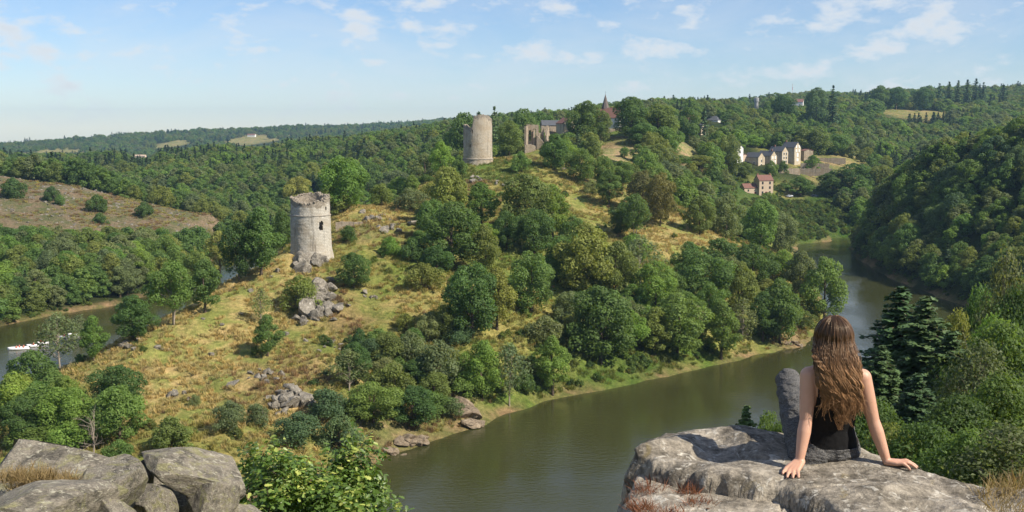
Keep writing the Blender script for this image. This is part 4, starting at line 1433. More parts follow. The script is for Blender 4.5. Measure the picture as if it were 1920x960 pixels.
def scatter_spur():
    r = np.random.default_rng(61)
    # tussocks
    n = 52000
    x, y = r.uniform(-120, 150, n), r.uniform(165, 480, n)
    ok = (poly_sd(x, y, PEN) < 0) & (shore_sd(x, y) > 1.5)
    ok &= fbm(x / 6, y / 6, octaves=3, seed=71) > -0.10
    x, y = x[ok], y[ok]
    z = height(x, y)
    ws = ground_kind_at(x, y)
    tot = sum(ws.values())
    u = r.random(len(x)) * tot
    pick = np.where(u < ws["straw"], r.integers(0, 2, len(x)), np.where(u < ws["straw"] + ws["mixed"], 2, np.where(u < ws["straw"] + ws["mixed"] + ws["green"], 3, 4)))
    s = 0.55 + 0.75 * r.random(len(x))
    rot = np.zeros((len(x), 3))
    rot[:, 2] = r.random(len(x)) * 6.28
    scatter_object("grass", np.stack([x, y, z], 1), pick, np.stack([s, s, s * 0.9], 1), rot, tus, "dry tufted grass on the slopes of the spur")
    # undergrowth
    pts = []
    # a) bramble slopes beyond the far bend and along the shores
    n = 60000
    x, y = r.uniform(-200, 330, n), r.uniform(120, 700, n)
    sd = shore_sd(x, y)
    pen = poly_sd(x, y, PEN) < 0
    lush = np.zeros(n)
    for (qx, qy, rad, kind) in PATCH_XYZ:
        if kind in ("lush",):
            lush += np.exp(-(((x - qx) ** 2 + (y - qy) ** 2) / (rad * 1.3) ** 2))
    shore_band = (sd > 1.2) & (sd < 7.0)
    prob = np.clip(lush * 1.6, 0, 1.0) * (sd > 2.5)
    prob = np.maximum(prob, np.where(shore_band & ~pen, 0.6, 0))
    prob = np.maximum(prob, np.where((sd > 3) & (sd < 9) & pen & (fbm(x / 16, y / 16, seed=81) > 0.03), 0.2, 0))
    # b) thinly over the spur's flank, thicker between the trees on the right
    flank = pen & (y < 480) & (sd > 4)
    fl = sstep(-0.02, 0.22, fbm(x / 13, y / 13, octaves=3, seed=83) + np.clip((x - 10) / 500, -0.1, 0.1))
    prob = np.maximum(prob, np.where(flank, 0.2 * fl, 0))
    ok = r.random(n) < prob
    ok &= ~((np.abs(x) < 60) & (y < 165))
    x, y, sd = x[ok], y[ok], sd[ok]
    z = height(x, y)
    s = (0.4 + 0.75 * r.random(len(x)) ** 1.5) * np.where(y > 480, 1.5, 1.0)
    ok = unblocked(x, y, z, s * 1.9, s * 1.5, skip=(600, 560))
    tx, ty = project(x, y, z)
    for (x0, y0, x1, y1) in ((180, 480, 560, 760), (560, 470, 650, 560), (860, 300, 1010, 345), (1040, 370, 1130, 420), (640, 385, 780, 440), (1230, 420, 1330, 462)):
        ok &= ~((tx > x0) & (tx < x1) & (ty > y0) & (ty < y1) & (r.random(len(x)) < 0.85))
    x, y, z, s = x[ok], y[ok], z[ok], s[ok]
    rot = np.zeros((len(x), 3))
    rot[:, 2] = r.random(len(x)) * 6.28
    pick = np.where(r.random(len(x)) < 0.2, 4, r.integers(0, 4, len(x)))
    scatter_object("undergrowth", np.stack([x, y, z - 0.1], 1), pick, np.stack([s, s, s], 1), rot, und, "low bramble and fern undergrowth along shores and slopes")
    # heath: low bushes and stones
    n = 5200
    x, y = r.uniform(-330, -125, n), r.uniform(480, 625, n)
    ok = poly_sd(x, y, HEATH_A) < -1
    x, y = x[ok], y[ok]
    z = height(x, y)
    f = fbm(x / 14, y / 14, octaves=3, seed=87)
    st = (f > -0.02) & (r.random(len(x)) < 0.45)
    hs = bpy.data.collections.new("heath_stone_prototypes")
    for i in range(4):
        hs.objects.link(bpy.data.objects.new("heath_stone_%02d" % i, ROCKS[i]))
    k = int(st.sum())
    s = 0.35 + 1.1 * r.random(k) ** 2
    rot = r.normal(size=(k, 3)) * 0.4
    scatter_object("heath_stones", np.stack([x[st], y[st], z[st]], 1), r.integers(0, 4, k), np.stack([s, s, s * 0.7], 1), rot, hs, "countless small stones strewn over the brown heath hill")
    hb = (f < 0.0) & (r.random(len(x)) < 0.75)
    k = int(hb.sum())
    s = 0.45 + 0.5 * r.random(k)
    rot = np.zeros((k, 3))
    scatter_object("heath_grass", np.stack([x[hb], y[hb], z[hb]], 1), np.where(r.random(k) < 0.45, 4, 2), np.stack([s * 2, s * 2, s * 1.3], 1), rot, tus, "brown heather and rough grass on the heath hill")


scatter_spur()
for (px, py, hp, w, g, lab) in [(98, 378, 30, 17, "dark", "dark bush on the open heath, highest of the five"), (112, 384, 20, 12, "mid", "small bush touching the highest heath bush"), (183, 398, 34, 24, "dark", "largest bush on the open heath"), (188, 420, 22, 15, "dark", "lower small bush under the largest heath bush"), (272, 405, 28, 20, "dark", "dark bush at the right end of the heath"), (25, 372, 40, 26, "dark", "bush at the heath's upper edge by the frame")]:
    tree_at(px, py, py - hp, w, "bush", g, lab, "bushes on the heath hill")
# ------------------------------------------------------------------ towers
def masonry(name, base, dark, lite, bw=0.75, bh=0.40, stain=(0.10, 0.09, 0.075), bumpd=0.10):
    m, n, l, b = mat_new(name)
    uv = n.new("ShaderNodeUVMap")
    br = n.new("ShaderNodeTexBrick")
    br.inputs["Scale"].default_value = 1.0
    br.inputs["Brick Width"].default_value = bw
    br.inputs["Row Height"].default_value = bh
    br.inputs["Mortar Size"].default_value = 0.035
    br.inputs["Color1"].default_value = (*base, 1)
    br.inputs["Color2"].default_value = (*lite, 1)
    br.inputs["Mortar"].default_value = (*dark, 1)
    l.new(uv.outputs[0], br.inputs["Vector"])
    tc = n.new("ShaderNodeTexCoord")
    o = tc.outputs["Object"]
    big = noise(n, l, 0.22, 6, 0.65, o, 0.4)
    mid = noise(n, l, 1.4, 6, 0.7, o)
    mp = n.new("ShaderNodeMapping")
    mp.inputs["Scale"].default_value = (1.2, 1.2, 0.16)
    l.new(o, mp.inputs[0])
    drip = noise(n, l, 0.9, 5, 0.6, mp.outputs[0])
    c = mixc(n, l, ramp(n, l, mid, 0.35, 0.7, 0, 0.55), br.outputs["Color"], lite)
    c = mixc(n, l, ramp(n, l, big, 0.45, 0.66, 0, 0.5), c, tuple(x * y for x, y in zip(base, (0.78, 0.68, 0.55))))
    c = mixc(n, l, ramp(n, l, drip, 0.52, 0.72, 0, 0.6), c, stain)
    l.new(c, b.inputs["Base Color"])
    b.inputs["Roughness"].default_value = 0.92
    b.inputs["Specular IOR Level"].default_value = 0.15
    b1 = bump(n, l, br.outputs["Fac"], 0.6, -bumpd, b)
    bump(n, l, mid, 0.7, bumpd * 2, b, b1)
    return m


M_TOWER = masonry("pale_masonry", (0.44, 0.41, 0.35), (0.27, 0.24, 0.20), (0.54, 0.51, 0.44))
M_TOWER2 = masonry("tan_masonry", (0.40, 0.345, 0.265), (0.25, 0.205, 0.15), (0.48, 0.425, 0.34))
M_RUIN = masonry("ruin_masonry", (0.36, 0.29, 0.21), (0.18, 0.14, 0.10), (0.44, 0.37, 0.28))
M_RUBBLE = rock_mat("rubble", base=(0.33, 0.285, 0.225), lichen=(0.46, 0.42, 0.34), dark=(0.13, 0.11, 0.085), scale=1.6, bumpd=0.12)
M_DARK = plain("dark_opening", (0.02, 0.018, 0.016), 0.9, 0.2)


def ring_wall(name, R0, R1, top, thick, nseg=160, nz=70, batter=None, rough=0.10, seed=0, z0=-5.0):
    """Hollow round wall: top(angle) gives the ruined height; batter(z) adds radius."""
    a = np.linspace(0, 2 * np.pi, nseg, endpoint=False)
    H = top(a)
    V, UV = [], []
    for side in (0, 1):
        for j in range(nz + 1):
            t = j / nz
            z = z0 + (H - z0) * t
            R = R0 + (R1 - R0) * np.clip(z / H.max(), 0, 1) + (batter(a, z) if batter is not None else 0)
            R = R + rough * fbm(a * R0 / 0.9, z / 0.6, octaves=3, seed=seed + side) + 0.12 * fbm(a * R0 / 4, z / 4, octaves=2, seed=seed + 5)
            if side:
                R = R0 + (R1 - R0) * np.clip(z / H.max(), 0, 1) - thick + 0.3 * fbm(a * R0 / 1.2, z / 1.2, octaves=3, seed=seed + 9)
            V.append(np.stack([np.cos(a) * R, np.sin(a) * R, z], 1))
    V = np.concatenate(V)
    idx = np.arange(len(V)).reshape(2, nz + 1, nseg)
    F = []
    o, i = idx[0], idx[1]
    r1 = np.roll(o, -1, 1)
    F.append(np.stack([o[:-1], r1[:-1], r1[1:], o[1:]], -1).reshape(-1, 4))
    r2 = np.roll(i, -1, 1)
    F.append(np.stack([i[:-1], i[1:], r2[1:], r2[:-1]], -1).reshape(-1, 4))
    F.append(np.stack([o[-1], r1[-1], r2[-1], i[-1]], -1).reshape(-1, 4))
    F.append(np.stack([o[0], i[0], r2[0], r1[0]], -1).reshape(-1, 4))
    F = np.concatenate(F)
    me = mesh_np(name, V, F, smooth=False)
    uv = me.uv_layers.new(name="UVMap")
    loops = F.ravel()
    col = loops % nseg
    first = np.repeat(F[:, 0] % nseg, 4)
    ang = np.where((first == nseg - 1) & (col == 0), nseg, col) / nseg * 2 * np.pi
    uv.data.foreach_set("uv", np.stack([ang * R0, V[loops, 2]], 1).astype(np.float32).ravel())
    fc = V[F].mean(1)
    fa = np.arctan2(fc[:, 1], fc[:, 0])
    edge = top(fa) - 0.75 - 1.1 * (fbm(fa * R0 / 1.3, fa * 0, octaves=3, seed=seed + 31) + 0.3) * 1.6
    inside = np.hypot(fc[:, 0], fc[:, 1]) < R1 - thick * 0.45
    me.materials.append(None)
    me.materials.append(M_RUBBLE)
    me.polygons.foreach_set("material_index", ((fc[:, 2] > edge) | inside).astype(np.int32))
    return me


def towerwall(parent, mat, me):
    me.materials[0] = mat
    return link("wall", me, None, parent)


def cut(obj, cutters):
    """Carve openings with boxes and keep the result as the object's mesh."""
    tmp = []
    for me in cutters:
        c = bpy.data.objects.new("cutter", me)
        COL.objects.link(c)
        c.location = obj.parent.location
        md = obj.modifiers.new("cut", "BOOLEAN")
        md.operation = "DIFFERENCE"
        md.solver = "EXACT"
        md.object = c
        tmp.append(c)
    dg = bpy.context.evaluated_depsgraph_get()
    me = bpy.data.meshes.new_from_object(obj.evaluated_get(dg))
    obj.modifiers.clear()
    obj.data = me
    for c in tmp:
        bpy.data.objects.remove(c)


def box_at(ang, R, z, w, h, d):
    mb = MB()
    mb.box(-d, d, -w / 2, w / 2, z, z + h)
    me = mb.mesh("cutter_mesh")
    me.transform(Matrix.Rotation(ang, 4, "Z") @ Matrix.Translation((R, 0, 0)))
    return me


def rubble_rim(parent, name, R, thick, top, seed, n=130, s0=0.22, s1=0.5, amin=0, amax=6.283, mat=M_RUBBLE):
    """Loose wall-head stones, each a small faceted block, joined as rubble."""
    r = random.Random(seed)
    mb = MB()
    base_v, base_f = ico(1)
    for _ in range(n):
        a = r.uniform(amin, amax)
        z = float(top(np.array([a]))[0])
        rad = R - r.random() * thick
        s = r.uniform(s0, s1)
        rot = np.array(Matrix.Rotation(r.random() * 6, 3, Vector((r.random(), r.random(), r.random() + 0.1)).normalized()))
        v = np.clip(base_v, -0.72, 0.72) * s * np.array((1.3, 1, 0.8))
        v = v @ rot.T + np.array((math.cos(a) * rad, math.sin(a) * rad, z + s * 0.15))
        mb.add(v, [tuple(f) for f in base_f])
    o = mb.build(name, mat, parent)
    o["kind"] = "stuff"
    return o


# short tower
TZ = P(584, 488, 292)
t1z = hz(TZ[0], TZ[1])
short = link("round_tower", None, loc=(TZ[0], TZ[1], TZ[2]))
tag(short, "short pale round tower with broken rim on the bare spur", "tower", "ruined castle towers")
S1 = 292 / FPX
H1 = 119 * S1
# angles: -pi/2 looks at the viewpoint


def top1(a):
    x = (np.asarray(a) + np.pi / 2 + np.pi) % (2 * np.pi) - np.pi
    back = np.clip(-np.cos(x), 0, 1)
    h = H1 - 0.9 + 1.5 * back + 0.8 * fbm(a * 3.2, a * 0 + 3, octaves=3, seed=4)
    h = h + 0.8 * sstep(0.75, 0.95, np.sin(x)) - 0.6 * np.exp(-((x - 0.0) / 0.5) ** 2) + 0.9 * np.exp(-((x + 1.25) / 0.35) ** 2)
    return h


wall1 = towerwall(short, M_TOWER, ring_wall("wall", 5.35, 5.1, top1, 1.3, batter=lambda a, z: 0.55 * sstep(4.5, 0, z) * (0.4 + 0.6 * sstep(-0.2, 0.6, np.cos(a))) + 0.10 * (z < H1 - 4.6), seed=3))
win_a = -math.pi / 2 + 0.70
cut(wall1, [box_at(win_a, 5.2, H1 * 0.50, 0.95, 2.2, 1.6), box_at(win_a + 0.09, 5.3, H1 * 0.58, 0.6, 0.8, 1.2), box_at(win_a - 0.07, 5.4, H1 * 0.50 + 0.4, 0.5, 0.6, 0.7), box_at(win_a + 0.05, 5.3, H1 * 0.50 + 1.9, 0.5, 0.6, 0.8), box_at(-math.pi / 2 + 1.08, 5.2, H1 - 3.3, 0.5, 1.0, 0.5), box_at(-math.pi / 2 - 0.5, 5.5, H1 * 0.3, 0.22, 0.25, 0.5), box_at(-math.pi / 2 + 0.2, 5.5, H1 * 0.62, 0.22, 0.25, 0.5)])
mb = MB()
mb.tube([(0, 0, H1 - 4.75), (0, 0, H1 - 4.58)], [5.36, 5.36], 96, False)
ring = MB()
for k in range(96):
    a0, a1 = 2 * math.pi * k / 96, 2 * math.pi * (k + 1) / 96
    pr = [(5.0, H1 - 4.8), (5.44, H1 - 4.74), (5.44, H1 - 4.58), (5.0, H1 - 4.52)]
    ring.add([(math.cos(a) * q[0], math.sin(a) * q[0], q[1]) for a in (a0, a1) for q in pr], [(0, 4, 5, 1), (1, 5, 6, 2), (2, 6, 7, 3)])
ring.build("string_course", M_TOWER, short)
rubble_rim(short, "rim_rubble", 5.1, 1.3, top1, 5, n=240)
mb = MB()
mb.box(4.2, 5.46, 0.475, 0.62, H1 * 0.50 + 0.1, H1 * 0.50 + 1.2)
o = mb.build("window_jamb", M_TOWER2, short)
o.rotation_euler[2] = win_a
# fill of fallen stone inside the shell
mb = MB()
mb.tube([(0, 0, H1 - 3.4), (0, 0, H1 - 2.4)], [4.2, 4.2], 32)
mb.build("inner_fill", M_RUBBLE, short)

# tall tower
S2 = 450 / FPX
TB = P(896, 311, 450)
tall = link("round_tower", None, loc=TB)
tag(tall, "tall tan round tower with rounded top on the green knoll", "tower", "ruined castle towers")
H2 = 96 * S2


def top2(a):
    x = (np.asarray(a) + np.pi / 2 + np.pi) % (2 * np.pi) - np.pi
    s = np.sin(x)
    h = H2 - 5.6 + 4.3 * sstep(-0.42, -0.20, s) + 0.6 * fbm(a * 3, a * 0 + 8, octaves=3, seed=14)
    h = h + 0.9 * np.exp(-((s - 0.3) / 0.45) ** 2) - 1.2 * sstep(0.80, 1.0, s)
    h = h + 1.0 * np.exp(-((s + 0.95) / 0.1) ** 2)
    return h


wall2 = towerwall(tall, M_TOWER2, ring_wall("wall", 5.95, 5.75, top2, 1.5, batter=lambda a, z: 0.30 * sstep(3.2, 2.4, z) + 0.2 * sstep(2.5, 0, z), seed=23))
cut(wall2, [box_at(-math.pi / 2 - 0.36, 5.8, H2 * 0.63, 0.45, 1.6, 0.8), box_at(-math.pi / 2 - 0.52, 5.9, H2 * 0.36, 0.5, 1.3, 0.8)])
rubble_rim(tall, "rim_rubble", 5.75, 1.5, top2, 9, n=150, s0=0.2, s1=0.45)
ring = MB()
for k in range(96):
    a0, a1 = 2 * math.pi * k / 96, 2 * math.pi * (k + 1) / 96
    pr = [(5.7, 2.6), (6.36, 2.7), (6.36, 2.95), (5.7, 3.15)]
    ring.add([(math.cos(a) * q_[0], math.sin(a) * q_[0], q_[1]) for a in (a0, a1) for q_ in pr], [(0, 4, 5, 1), (1, 5, 6, 2), (2, 6, 7, 3)])
ring.build("plinth_course", M_TOWER, tall)

# ------------------------------------------------------------------ castle ruin and terrace walls
def jag_wall(name, x0, x1, thick, prof, mat, parent, loc=None, rz=0.0, n=28, seed=0, zb=-3.0, holes=()):
    """Upright ruined wall along local x with an uneven head; returns the object."""
    xs = np.linspace(x0, x1, n)
    zt = prof(xs) + 0.5 * fbm(xs * 1.3, xs * 0 + seed, octaves=3, seed=seed)
    mb = MB()
    for i in range(n - 1):
        mb.add([(xs[i], -thick / 2, zb), (xs[i + 1], -thick / 2, zb), (xs[i + 1], thick / 2, zb), (xs[i], thick / 2, zb),
                (xs[i], -thick / 2, zt[i]), (xs[i + 1], -thick / 2, zt[i + 1]), (xs[i + 1], thick / 2, zt[i + 1]), (xs[i], thick / 2, zt[i])],
               [(4, 5, 6, 7), (0, 1, 5, 4), (2, 3, 7, 6)] + ([(3, 0, 4, 7)] if i == 0 else []) + ([(1, 2, 6, 5)] if i == n - 2 else []))
    me = mb.mesh(name)
    uv = me.uv_layers.new(name="UVMap")
    co = np.array([v.co[:] for v in me.vertices])
    li = np.array([lp.vertex_index for lp in me.loops])
    uv.data.foreach_set("uv", np.stack([co[li, 0] + co[li, 1], co[li, 2]], 1).astype(np.float32).ravel())
    return link(name, me, mat, parent, loc, rz)


RC = P(1008, 279, 515)
sr = 515 / FPX
ruin = link("castle_ruin", None, loc=RC)
tag(ruin, "ruined castle walls with gaping windows right of the tall tower", "ruin")
for (xa, xb, ztop_, zbot, sd_) in [(-5.2, -4.1, 11.3, -3, 11), (-3.0, -2.1, 11.2, -3, 12), (-0.7, 0.5, 11.2, -3, 13), (1.8, 3.0, 10.6, -3, 14), (-4.1, -3.0, 3.6, -3, 15), (-2.1, -0.7, 4.4, -3, 16), (0.5, 1.8, 3.2, -3, 17),
                                   (-4.1, -3.0, 11.2, 8.6, 18), (-2.1, -0.7, 11.2, 9.2, 19), (0.5, 1.8, 7.2, 5.6, 20)]:
    jag_wall("wall", xa, xb, 0.9 if sd_ < 15 else 0.8, lambda x: ztop_ + 0 * x, M_RUIN, ruin, (0, 3.0, 0), n=7, seed=sd_, zb=zbot)
jag_wall("wall", -2.2, 2.2, 0.9, lambda x: 10.5 - 4.5 * sstep(0.5, 2, x), M_RUIN, ruin, (-5.2, 0.9, 0), math.radians(75), seed=2)
jag_wall("wall", -2.5, 2.5, 0.9, lambda x: 11.0 - 2.0 * np.abs(x), M_RUIN, ruin, (4.6, 2.0, 0), math.radians(70), seed=3)
jag_wall("wall", -1.4, 3.4, 0.8, lambda x: 6.5 - 1.1 * (x + 1.4), M_RUIN, ruin, (1.0, 0.4, 0), math.radians(-12), seed=4)
jag_wall("pillar", -0.45, 0.45, 0.9, lambda x: 9.0 + 0 * x, M_RUIN, ruin, (-1.6, 1.6, 0), 0.2, n=6, seed=5)
jag_wall("pillar", -0.4, 0.4, 0.8, lambda x: 7.4 + 0 * x, M_RUIN, ruin, (0.8, 1.4, 0), 0.1, n=6, seed=6)
jag_wall("rubble_heap", -4.5, 0.5, 2.4, lambda x: 2.6 - 0.12 * (x + 2) ** 2, M_RUIN, ruin, (-1.6, -1.6, -0.4), 0.1, n=24, seed=7)

tw = P(1157, 252, 606)
for (px, py, Y, w, h, lab) in [(1157, 250, 622, 13, 2.6, "grey terrace wall under the church"), (1160, 268, 604, 14, 3.6, "upper retaining wall over the sandy bank"), (1163, 290, 585, 13, 2.0, "lower retaining wall on the sandy bank"),
                               (1520, 321, 695, 13, 1.7, "dark garden wall below the gabled houses"), (1528, 309, 712, 9, 1.0, "low wall between two lawns"), (1548, 299, 742, 13, 1.1, "long garden wall along the dry plot"), (1480, 321, 690, 7, 1.6, "pale garden wall with small shed roof line"), (1436, 272, 770, 17, 2.4, "long brownish wall behind the gabled houses"),
                               (655, 424, 322, 4.0, 1.3, "dry-stone wall stub right of the short tower")]:
    a = P(px, py, Y)
    jag_wall("stone_wall", -w, w, 0.7, lambda x: h + 0 * x, M_RUIN, None, a, math.radians(6 if px < 1400 else (-14 if px > 1500 else 12)), seed=int(px))["label"] = lab
    tag(bpy.context.scene.collection.objects[-1], category="wall", kind="thing")

# ------------------------------------------------------------------ houses
M_STONE = masonry("house_stone", (0.52, 0.44, 0.31), (0.36, 0.30, 0.22), (0.58, 0.51, 0.39), bumpd=0.03)
M_PINK = plain("rose_render", (0.55, 0.43, 0.31), 0.9, 0.12, 0.6)
M_WHITE = plain("white_render", (0.72, 0.70, 0.66), 0.9, 0.08, 0.6)
M_SLATE = plain("slate_roof", (0.085, 0.090, 0.10), 0.6, 0.25, 1.2, 0.4)
M_TILE = plain("plum_tile_roof", (0.19, 0.095, 0.075), 0.8, 0.3, 1.5)
M_RTILE = plain("red_tile_roof", (0.19, 0.10, 0.075), 0.8, 0.3, 1.2)
M_GLASS = plain("window_glass", (0.03, 0.035, 0.04), 0.15, 0.2, 2.0, 0.6)
M_SHUT = plain("white_shutter", (0.75, 0.74, 0.70), 0.7, 0.06)
M_RED = plain("oxblood_door", (0.16, 0.025, 0.025), 0.6, 0.15)
M_BRICK = plain("chimney_brick", (0.25, 0.13, 0.09), 0.9, 0.3, 4.0)


def box_uv(me):
    uv = me.uv_layers.new(name="UVMap")
    co = np.array([v.co[:] for v in me.vertices])
    li = np.array([lp.vertex_index for lp in me.loops])
    uv.data.foreach_set("uv", np.stack([co[li, 0] + co[li, 1], co[li, 2]], 1).astype(np.float32).ravel())


def house(name, loc, rz, w, d, h, rh, wall, roof, label, windows=(), doors=(), chimneys=(), hip=0.0, found=5.0, group=None, surround=None, cat="house", over=0.25):
    """Gable front towards local -y: width w, depth d, eaves h, roof rise rh. windows: (face, u, z, w, h, shutter)."""
    root = link(name, None, loc=loc, rz=rz)
    tag(root, label, cat, group)
    mb = MB()
    x, y = w / 2, d / 2
    vs_ = [(-x, -y, -found), (x, -y, -found), (x, y, -found), (-x, y, -found), (-x, -y, h), (x, -y, h), (x, y, h), (-x, y, h)]
    fs = [(0, 1, 5, 4), (1, 2, 6, 5), (2, 3, 7, 6), (3, 0, 4, 7)]
    if hip == 0:
        vs_ += [(0, -y, h + rh - 0.05), (0, y, h + rh - 0.05)]
        fs += [(4, 5, 8), (6, 7, 9), (5, 6, 9, 8), (7, 4, 8, 9)]
    else:
        fs += [(4, 5, 6, 7)]
    mb.add(vs_, fs)
    me = mb.mesh("wall")
    box_uv(me)
    link("wall", me, wall, root)
    mb = MB()
    t = 0.22
    yy, xx = y + over, x + over
    e = rh * over / x
    hp = hip * d
    for s in (-1, 1):
        a = [(s * xx, -yy, h - e), (s * xx, yy, h - e), (0, yy - hp, h + rh), (0, -yy + hp, h + rh)]
        b = [(p[0], p[1], p[2] + t) for p in a]
        mb.add(a + b, [(0, 1, 2, 3), (4, 7, 6, 5), (0, 4, 5, 1), (1, 5, 6, 2), (2, 6, 7, 3), (3, 7, 4, 0)])
    if hip:
        for s in (-1, 1):
            mb.add([(-xx, s * yy, h - e + t), (xx, s * yy, h - e + t), (0, s * (yy - hp), h + rh + t)], [(0, 1, 2) if s < 0 else (1, 0, 2)])
    ro = mb.build("roof", roof, root)
    for (cx, cyy, ch) in chimneys:
        m2 = MB()
        m2.box(cx - 0.35, cx + 0.35, cyy - 0.45, cyy + 0.45, h + rh * 0.4, h + rh + ch)
        m2.box(cx - 0.42, cx + 0.42, cyy - 0.52, cyy + 0.52, h + rh + ch, h + rh + ch + 0.15)
        m2.build("chimney", M_BRICK, ro)

    def panel(nm, face, u, z, pw, ph, mat, out, parent):
        m3 = MB()
        m3.box(-pw / 2, pw / 2, -out, 0.05, 0, ph)
        o = m3.build(nm, mat, parent)
        if parent is root:
            o.location = {"front": (u, -y, z), "left": (-x, u, z), "right": (x, u, z), "back": (u, y, z)}[face]
            o.rotation_euler[2] = {"front": 0, "left": -math.pi / 2, "right": math.pi / 2, "back": math.pi}[face]
        return o
    for (face, u, z, pw, ph, sh) in windows:
        wo = panel("window", face, u, z, pw + 0.24, ph + 0.24, surround or M_SHUT, 0.05, root)
        pn = panel("pane", face, 0, 0.12, pw, ph, M_SHUT if sh else M_GLASS, 0.09, wo)
    for (face, u, z, pw, ph, mt) in doors:
        panel("door", face, u, z, pw, ph, mt, 0.07, root)
    return root


def gp(px, Y):
    a = P(px, 300, Y)
    return np.array((a[0], a[1], hz(a[0], a[1])))


ROW = "gabled stone houses in a row"
gw = lambda cols, rows, sh: [("front", u, z, 1.0, 1.5, s) for z in rows for u, s in zip(cols, sh)]
house("gabled_house", P(1415, 314, 702), math.radians(40), 6.6, 10.5, 6.6, 2.9, M_STONE, M_SLATE, "lowest stone gabled house at the left end of the row", gw([0], [0.9, 3.6], [0]) + [("left", -2, 2.5, 0.8, 1.2, 0)], [("left", 2.5, 0, 1.2, 2.2, M_RED)], group=ROW)
house("gabled_house", P(1438, 313.5, 706), math.radians(40), 6.3, 10.5, 7.4, 3.0, M_STONE, M_SLATE, "second stone gabled house, with white shutters and pale ground floor", gw([-1.3, 1.3], [0.6, 3.0, 5.4], [1, 1]), [("front", 0, -1.4, 1.2, 2.0, M_SHUT)], chimneys=[(0, -3.5, 0.9)], group=ROW)
house("gabled_house", P(1459, 307, 712), math.radians(40), 6.3, 10.5, 8.0, 3.0, M_STONE, M_SLATE, "third stone gabled house, between the shuttered and the tallest", gw([-1.2, 1.2], [0.8, 3.2, 5.8], [0, 0]), chimneys=[(0, 3.0, 0.9)], group=ROW)
house("gabled_house", P(1483, 300, 728), math.radians(38), 6.6, 10.5, 8.4, 3.3, M_STONE, M_SLATE, "tallest stone gabled house at the upper end of the row", gw([-1.4, 1.4], [5.4, 8.0], [1, 1]) + [("front", 0, 2.2, 1.6, 2.2, 1)], [("front", 0, -0.6, 2.0, 1.8, M_SHUT)], chimneys=[(0, 4.2, 1.2)], group=ROW)
house("shed", P(1512, 290, 735), math.radians(20), 7.0, 5.0, 2.6, 1.0, M_RUIN, M_TILE, "low dark shed right of the tallest gabled house", cat="shed")
house("white_house", P(1377, 303, 690), math.radians(35), 6.0, 9.0, 8.5, 2.5, M_WHITE, M_SLATE, "white gabled house half hidden left of the row", [("front", 0, 2, 1, 1.5, 0), ("front", 0, 5.5, 1, 1.5, 0)])
house("shed", P(1392, 299, 705), math.radians(30), 4.5, 5.0, 2.4, 1.0, M_PINK, M_RTILE, "small pinkish shed between white house and gabled row", cat="shed")
pr_ = math.radians(14)
pc = P(1431, 366, 642)
house("rose_house", pc, pr_ + math.pi / 2, 7.2, 8.8, 8.8, 2.9, M_PINK, M_TILE, "rose rendered house with plum tiled roof above the lake", [("left", u, z, 0.95, 1.45, 0) for u in (-2.3, 2.3) for z in (1.0, 3.9, 6.6)], [("left", 0.0, 0, 1.2, 2.2, M_RED)], chimneys=[(0, 3.9, 0.9), (0, -3.9, 0.9)], surround=M_STONE)
house("rose_house_wing", P(1404, 366, 641), pr_ + math.pi / 2, 6.0, 8.6, 4.4, 2.3, M_PINK, M_TILE, "low wing with red shutters beside the rose house", [("left", 1.8, 2.4, 0.8, 1.1, 0), ("left", -2.2, 2.5, 0.5, 0.6, 0)], [("left", 1.9, 0, 1.3, 1.6, M_RED), ("left", -2.6, 0, 1.2, 2.0, M_RED), ("left", 3.4, 0, 1.3, 1.6, M_RED)], surround=M_STONE)
house("grey_roofed_house", P(1335, 236, 900), math.radians(60), 9, 13, 4.4, 3.4, M_WHITE, M_SLATE, "white house with grey hipped roof on the plateau", [("front", -2, 1.4, 1, 1.4, 0), ("front", 2, 1.4, 1, 1.4, 0)], hip=0.25)
house("red_roofed_house", P(1295, 236, 720), math.radians(70), 6, 8, 4.0, 3.0, M_STONE, M_RTILE, "small house with red roof between dark trees")
house("grey_cottage", P(1307, 250, 700), math.radians(50), 6, 9, 3.0, 3.2, M_STONE, M_SLATE, "steep grey-roofed cottage below the dark fir")
house("long_building", P(1040, 252, 612), math.radians(90 + 8), 8, 15, 5.0, 2.6, M_RUIN, M_SLATE, "long building with pale grey roof behind the ruin")
house("stone_barn", P(1062, 254, 600), math.radians(25), 8.5, 8, 6.5, 3.0, M_STONE, M_TILE, "brown stone gable end beside the long grey-roofed building", cat="barn")
house("plateau_house", P(1496, 197, 1500), math.radians(70), 9, 14, 4, 4.0, M_WHITE, M_TILE, "brownish roof among trees on the plateau skyline")
house("farmhouse", gp(473, 3020), math.radians(80), 9, 22, 3.6, 3.6, M_WHITE, M_RTILE, "white farmhouse with red roof on the distant hill")
house("barn", gp(264, 2300), math.radians(80), 8, 24, 3.5, 2.5, plain("sandy_render", (0.62, 0.48, 0.34), 0.9, 0.1), plain("pale_tile", (0.5, 0.38, 0.27), 0.9, 0.1), "pale sandy barn in a gap of the distant forest", cat="barn")

